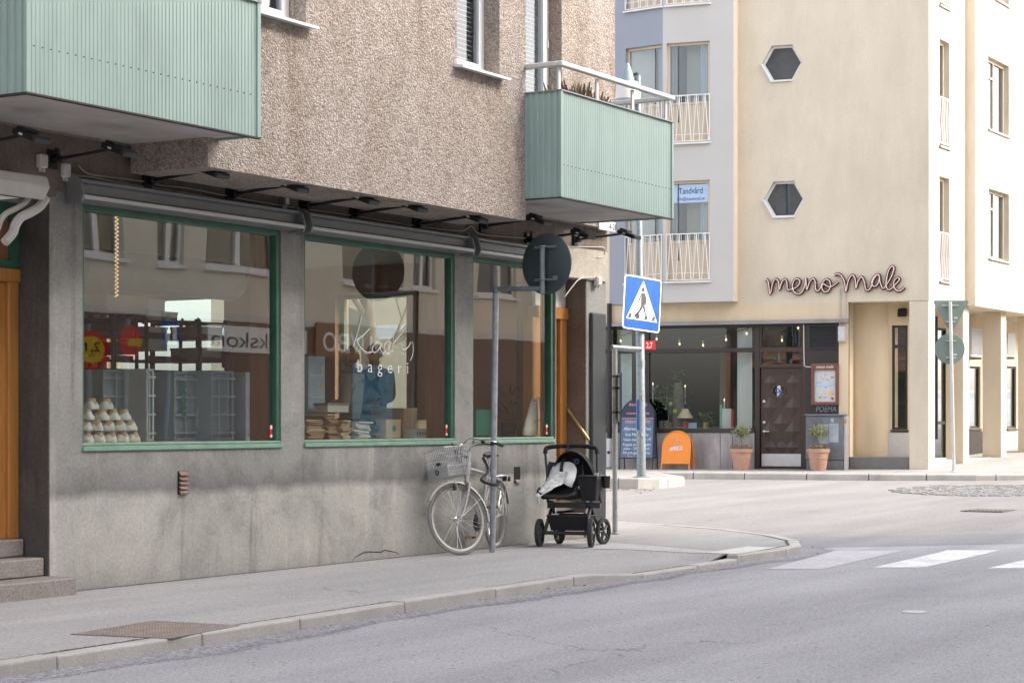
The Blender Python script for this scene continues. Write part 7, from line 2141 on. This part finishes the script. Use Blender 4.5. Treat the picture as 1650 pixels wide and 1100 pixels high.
# ---- right-hand window: cloth bag, plant, teal box
c = atY(857, 706, .21)
t = thing('tote_bag', 'off-white cloth bag slumped in the right-hand bakery window', 'bag', (c.x, .21, DZ))
rows_c = [(-.19, .15, 0), (-.16, .155, .08), (-.08, .15, .20), (-.01, .14, .32), (.05, .12, .40)]
vs = []; n = 20
for x0, x1, h in rows_c:
    for k in range(n):
        a = 2 * math.pi * k / n; cx_ = c.x + (x0 + x1) / 2; rx = (x1 - x0) / 2; f = 1 + .10 * math.sin(4 * a + h * 9) + .05 * math.sin(7 * a)
        vs.append(Vector((cx_ + rx * math.cos(a) * f, .225 + .055 * math.sin(a) * f * (1 - h * .8), DZ + h + .02 * math.sin(3 * a) * (h > .3))))
o = MB().add(vs, [(i * n + k, i * n + (k + 1) % n, (i + 1) * n + (k + 1) % n, (i + 1) * n + k) for i in range(4) for k in range(n)] + [tuple(range(n))[::-1]]).build('bag_body', M['paper'], t, smooth=80)
sb = o.modifiers.new('s', 'SUBSURF'); sb.levels = sb.render_levels = 1
mb = MB(); mb.tube(spline([(c.x + .04, .20, DZ + .40), (c.x + .08, .17, DZ + .43), (c.x + .11, .17, DZ + .36), (c.x + .13, .165, DZ + .12)], 5), .008, 6); mb.build('bag_strap', M['paper'], t, smooth=True)
text('lettering', 'ZETLAND', (c.x + .05, .158, DZ + .17), (1, -.05, .28), UP, .035, M['letter_black'], t, width=.16)
boxthing('teal_box', 'green-teal box standing low in the right-hand bakery window', 'box', 767, 792, 660, 702, .9, .3, 'teal')
c = atY(822, 690, 1.1)
t = thing('potted_palm', 'narrow-leaved palm standing behind the right-hand bakery window', 'plant', (c.x, 1.1, DZ))
MB().lathe((c.x, 1.1, DZ), [(.09, 0), (.12, .16), (.11, .16), (.1, .13)], 18).build('pot', M['plinth_stone'], t, smooth=True)
mb = MB(); rnd = random.Random(6)
for i in range(46):
    a = rnd.uniform(0, 6.283); l_ = rnd.uniform(.3, .55); d = Vector((math.cos(a), math.sin(a), 0)); s = d.cross(UP) * .013; b0 = Vector((c.x, 1.1, DZ + .15 + rnd.uniform(0, .35))); u0 = rnd.uniform(.15, .45)
    p = [b0 + d * (l_ * q) + UP * (u0 * q - .55 * q * q * l_) for q in (0, .35, .7, 1)]
    for q in range(3): k = 1 - q * .3; mb.poly([p[q] - s * k, p[q] + s * k, p[q + 1] + s * (k - .29), p[q + 1] - s * (k - .29)])
mb.build('fronds', M['leaf'], t, loose=True, weld=False)
# ================================================================== up the side street, seen through the bakery
ua, ub = fu(330), fu(925)
rb = thing('neighbour_building', 'pale yellow building up the side street, glimpsed through the bakery windows', 'building', ((ua + ub) / 2, 0, 0), far=True)
MB().box(ua, ub, .3, 5, -.2, 13).build('street_wall', M['yellow_bounce_render'], rb)
MB().box(ua, ub, .24, .298, 3.15, 3.45).build('string_course', M['white_paint'], rb)
MB().box(ua, ub, .26, .299, -.2, .9).build('plinth', M['plinth_stone'], rb)
bt0 = atD(597, HY, 31.5); bt0.z = z_road(bt0.x)
c = bt0
t = thing('bare_tree', 'bare street tree up the side street, seen through the lettered window', 'tree', c)
BYT = c.y
p = atD(556, 532, 29); 
ts = thing('road_sign', 'round grey-green sign back on a thin pole, seen through the lettered window', 'road sign', (p.x, p.y, z_road(p.x)))
MB().cyl((p.x, p.y, z_road(p.x)), p + UP * .8, .04, n=12).build('post', M['light_metal'], ts, smooth=True)
MB().lathe(p + V * .06 + RT * .0, [(.34, 0), (.34, .012)], 36, axis=V).build('sign_plate', M['sign_back_grey'], ts)
mb = MB(); rnd = random.Random(12)
mb.tube([(c.x, BYT, c.z - .1), (c.x + .02, BYT, 1.4), (c.x - .08, BYT, 3.0), (c.x - .15, BYT, 4.2)], [.17, .14, .12, .10], 12); mb.build('trunk', M['bark'], t, smooth=True)
def limb(p, d, l_, r_, dep):
    q = p + d * l_; mid = p + d * l_ * .5 + Vector((rnd.uniform(-1, 1), rnd.uniform(-1, 1), .4)) * l_ * .06
    mb.tube([p, mid, q], [r_, r_ * .8, r_ * .6], 6)
    if dep:
        for k in range(3):
            d2 = (d + Vector((rnd.uniform(-1, 1), rnd.uniform(-.8, .8), rnd.uniform(-.3, .9))) * .75).normalized(); limb(p + (q - p) * rnd.uniform(.5, 1), d2, l_ * rnd.uniform(.55, .8), r_ * .5, dep - 1)
mb = MB()
limb(Vector((c.x, BYT, 2.1)), Vector((.75, -.1, .6)).normalized(), 1.3, .06, 3); limb(Vector((c.x - .1, BYT, 2.9)), Vector((-.6, .1, .6)).normalized(), 1.2, .05, 3); limb(Vector((c.x - .15, BYT, 4.1)), Vector((.1, 0, 1)).normalized(), 1.3, .07, 3); limb(Vector((c.x - .1, BYT, 3.4)), Vector((.7, .2, .5)).normalized(), 1.2, .05, 3)
mb.build('branches', M['bark'], t, smooth=True)

# ================================================================== the other side of the street (shades it, and is mirrored in the windows)
YO = -16.0
PO = lambda u, z, d: Vector((u, YO - d, z))
def vx(px): return atY(px, HY, -YO).x          # where a pixel of the window reflection lies along the far side
def opposite(x0, x1, H, wins, nm, label, m_):
    b = thing('opposite_building', label, 'building', ((x0 + x1) / 2, YO - 4, 0))
    hs_ = [[(a, c), (a, d), (e_, d), (e_, c)] for a, e_, c, d in wins]
    MB().wall([(x0, -.2), (x1, -.2), (x1, H), (x0, H)], hs_, PO, .25).build('wall', M[m_], b)
    mb = MB(); mb.box(x0, x0 + .2, YO - 8, YO - .251, -.2, H); mb.box(x1 - .2, x1, YO - 8, YO - .251, -.2, H); mb.box(x0, x1, YO - 8.2, YO - 8, -.2, H); mb.build('side_walls', M[m_], b)
    MB().box(x0 - .1, x1 + .1, YO - 8.3, YO + .15, H, H + .25).build('roof', M['grey_metal'], b)
    MB().box(x0, x1, YO + .002, YO + .05, 3.4, 3.55).build('string_course', M['offwhite'], b)
    MB().box(x0, x1, YO + .003, YO + .04, -.2, 3.39).build('shop_band', M['shop_brown'], b)
    for a, e_, c, d in wins:
        mb = MB(); f = .09; m_x = (a + e_) / 2
        for q in ((a, a + f, c, d), (e_ - f, e_, c, d), (a + f, e_ - f, c, c + f), (a + f, e_ - f, d - f, d), (m_x - .06, m_x + .06, c + f, d - f)): mb.box(q[0], q[1], YO - .2, YO - .12, q[2], q[3])
        mb.box(a - .08, e_ + .08, YO - .12, YO + .09, c - .08, c - .005)
        w = mb.build('window', M['white_paint'], b)
        MB().box(a + f, e_ - f, YO - .17, YO - .163, c + f, d - f).build('pane', M['upper_glass'], w)
        MB().box(a, e_, YO - .65, YO - .6, c, d).build('dark_room', M['interior_dark'], w)
    return b
wz = lambda k: (4.55 + 3.0 * k, 6.1 + 3.0 * k)
XS = 28.0
w1 = [(x, x + 1.4, *wz(k)) for x in (-8, -4, 0, 4, 8, 12, 16, 20) for k in (0,)]
w2 = []
for a, b in ((vx(132), vx(205)), (vx(262), vx(302)), (vx(335), vx(455)), (vx(560), vx(655)), (vx(668), vx(705)), (vx(780), vx(838))):
    w2.append((a, b, 4.5, 6.0)); w2.append((a, b, 7.2, 8.7))
opposite(-14, XS, 15.5, w1, 'a', 'plain beige building on the near side of the street, outside the picture', 'beige_render')
ob = opposite(XS + .05, 74, 9.5, w2, 'b', 'lower beige building with white windows and a driving school, mirrored in the bakery windows', 'beige_render')
# driving school signs on it
a, b = vx(340), vx(498)
t = thing('shop_sign', 'pale driving school sign mirrored in the left bakery window', 'sign', ((a + b) / 2, YO, 2.75))
MB().box(a, b, YO + .043, YO + .08, 2.75, 3.3).build('sign_board', M['white_paint'], t)
text('lettering', 'trafikskola', ((a + b) / 2 - .1, YO + .083, 2.86), (-1, 0, 0), UP, .46, M['sign_dark'], t, width=(b - a) * .92)
a, b = vx(508), vx(640)
t = thing('shop_sign', 'brown sign with big pale capitals mirrored in the lettered window', 'sign', ((a + b) / 2, YO, 2.7))
MB().box(a, b, YO + .043, YO + .08, 2.7, 3.5).build('sign_board', M['brown_wood'], t)
text('lettering', 'DUVBO', ((a + b) / 2, YO + .083, 2.86), (-1, 0, 0), UP, .62, M['white_paint'], t, width=(b - a) * .88, offset=.01)
a, b = vx(568), vx(640)
t = thing('poster_board', 'pale blue driving school poster mirrored in the lettered window', 'poster', ((a + b) / 2, YO, .2))
MB().box(a, b, YO + .055, YO + .09, .6, 2.62).build('board', M['poster_blue'], t)
m_ = (a + b) / 2
mb = MB()
for s in (-1, 1): mb.prism([(m_ + s * .02, YO + .092, 2.2), (m_ + s * .34, YO + .092, 2.5), (m_ + s * .22, YO + .092, 2.15), (m_ + s * .3, YO + .092, 1.9), (m_ + s * .02, YO + .092, 2.1)], (0, .004, 0))
mb.build('butterfly_mark', M['teal_blue'], t)
text('lettering', 'Duvbo', (m_, YO + .093, 1.68), (-1, 0, 0), UP, .22, M['sign_dark'], t, width=.7)
text('lettering', 'Trafikskola', (m_, YO + .093, 1.42), (-1, 0, 0), UP, .2, M['sign_dark'], t, width=1.0)
# road signs across the street, mirrored in the left window
def mirrored(px, py, D):
    p = atD(px, py, D); return Vector((p.x, -p.y + .1, p.z))
t = thing('height_sign', 'round yellow and red height limit sign across the street, mirrored in the left window', 'road sign', mirrored(146, 700, 27) * Vector((1, 1, 0)) if False else (mirrored(146, 563, 27).x, mirrored(146, 563, 27).y, -.08))
p = mirrored(146, 563, 27); nd = Vector((-.55, .83, 0)).normalized(); xd = UP.cross(nd)
MB().cyl((p.x, p.y - .05, -.08), (p.x, p.y - .05, p.z + .35), .03, n=12).build('post', M['galvanised'], t, smooth=True)
pl = MB().lathe(p, [(.26, 0), (.26, .012)], 36, axis=nd).build('sign_plate', M['sign_red'], t)
MB().lathe(p + nd * .0125, [(.185, 0), (.185, .003)], 36, axis=nd).build('yellow_field', M['sign_yellow'], pl)
text('lettering', '2,1', p + nd * .017 - UP * .02, xd, UP, .19, M['letter_black'], t, width=.2, offset=.01)
text('lettering', 'm', p + nd * .017 - UP * .11, xd, UP, .10, M['letter_black'], t, width=.08)
p = mirrored(208, 551, 29)
t = thing('road_sign', 'round red and yellow road sign across the street, mirrored in the left window', 'road sign', (p.x, p.y, -.08))
MB().cyl((p.x, p.y - .05, -.08), (p.x, p.y - .05, p.z + .35), .03, n=12).build('post', M['galvanised'], t, smooth=True)
pl = MB().lathe(p, [(.24, 0), (.24, .012)], 36, axis=Vector((.1, 1, 0))).build('sign_plate', M['sign_red'], t)
mb = MB(); mb.cbox(p + Vector((0, .016, 0)), (.42, .006, .11)); mb.build('yellow_bar', M['sign_yellow'], pl)
p = mirrored(277, 540, 30)
t = thing('information_sign', 'square blue information sign across the street, mirrored in the left window', 'road sign', (p.x, p.y, -.08))
MB().cyl((p.x, p.y - .05, -.08), (p.x, p.y - .05, p.z + .30), .03, n=12).build('post', M['galvanised'], t, smooth=True)
pl = MB().box(p.x - .2, p.x + .2, p.y, p.y + .015, p.z - .21, p.z + .21).build('sign_plate', M['sign_blue'], t, bevel=.003)
MB().box(p.x - .14, p.x + .14, p.y + .0155, p.y + .018, p.z - .15, p.z + .13).build('white_field', M['sign_white'], pl)
mb = MB(); mb.cbox(p + Vector((0, .02, -.03)), (.06, .003, .16)); mb.lathe(p + Vector((0, .0185, .085)), [(.035, 0), (.035, .003)], 16, axis=(0, 1, 0)); mb.build('pictogram', M['sign_dark'], pl)
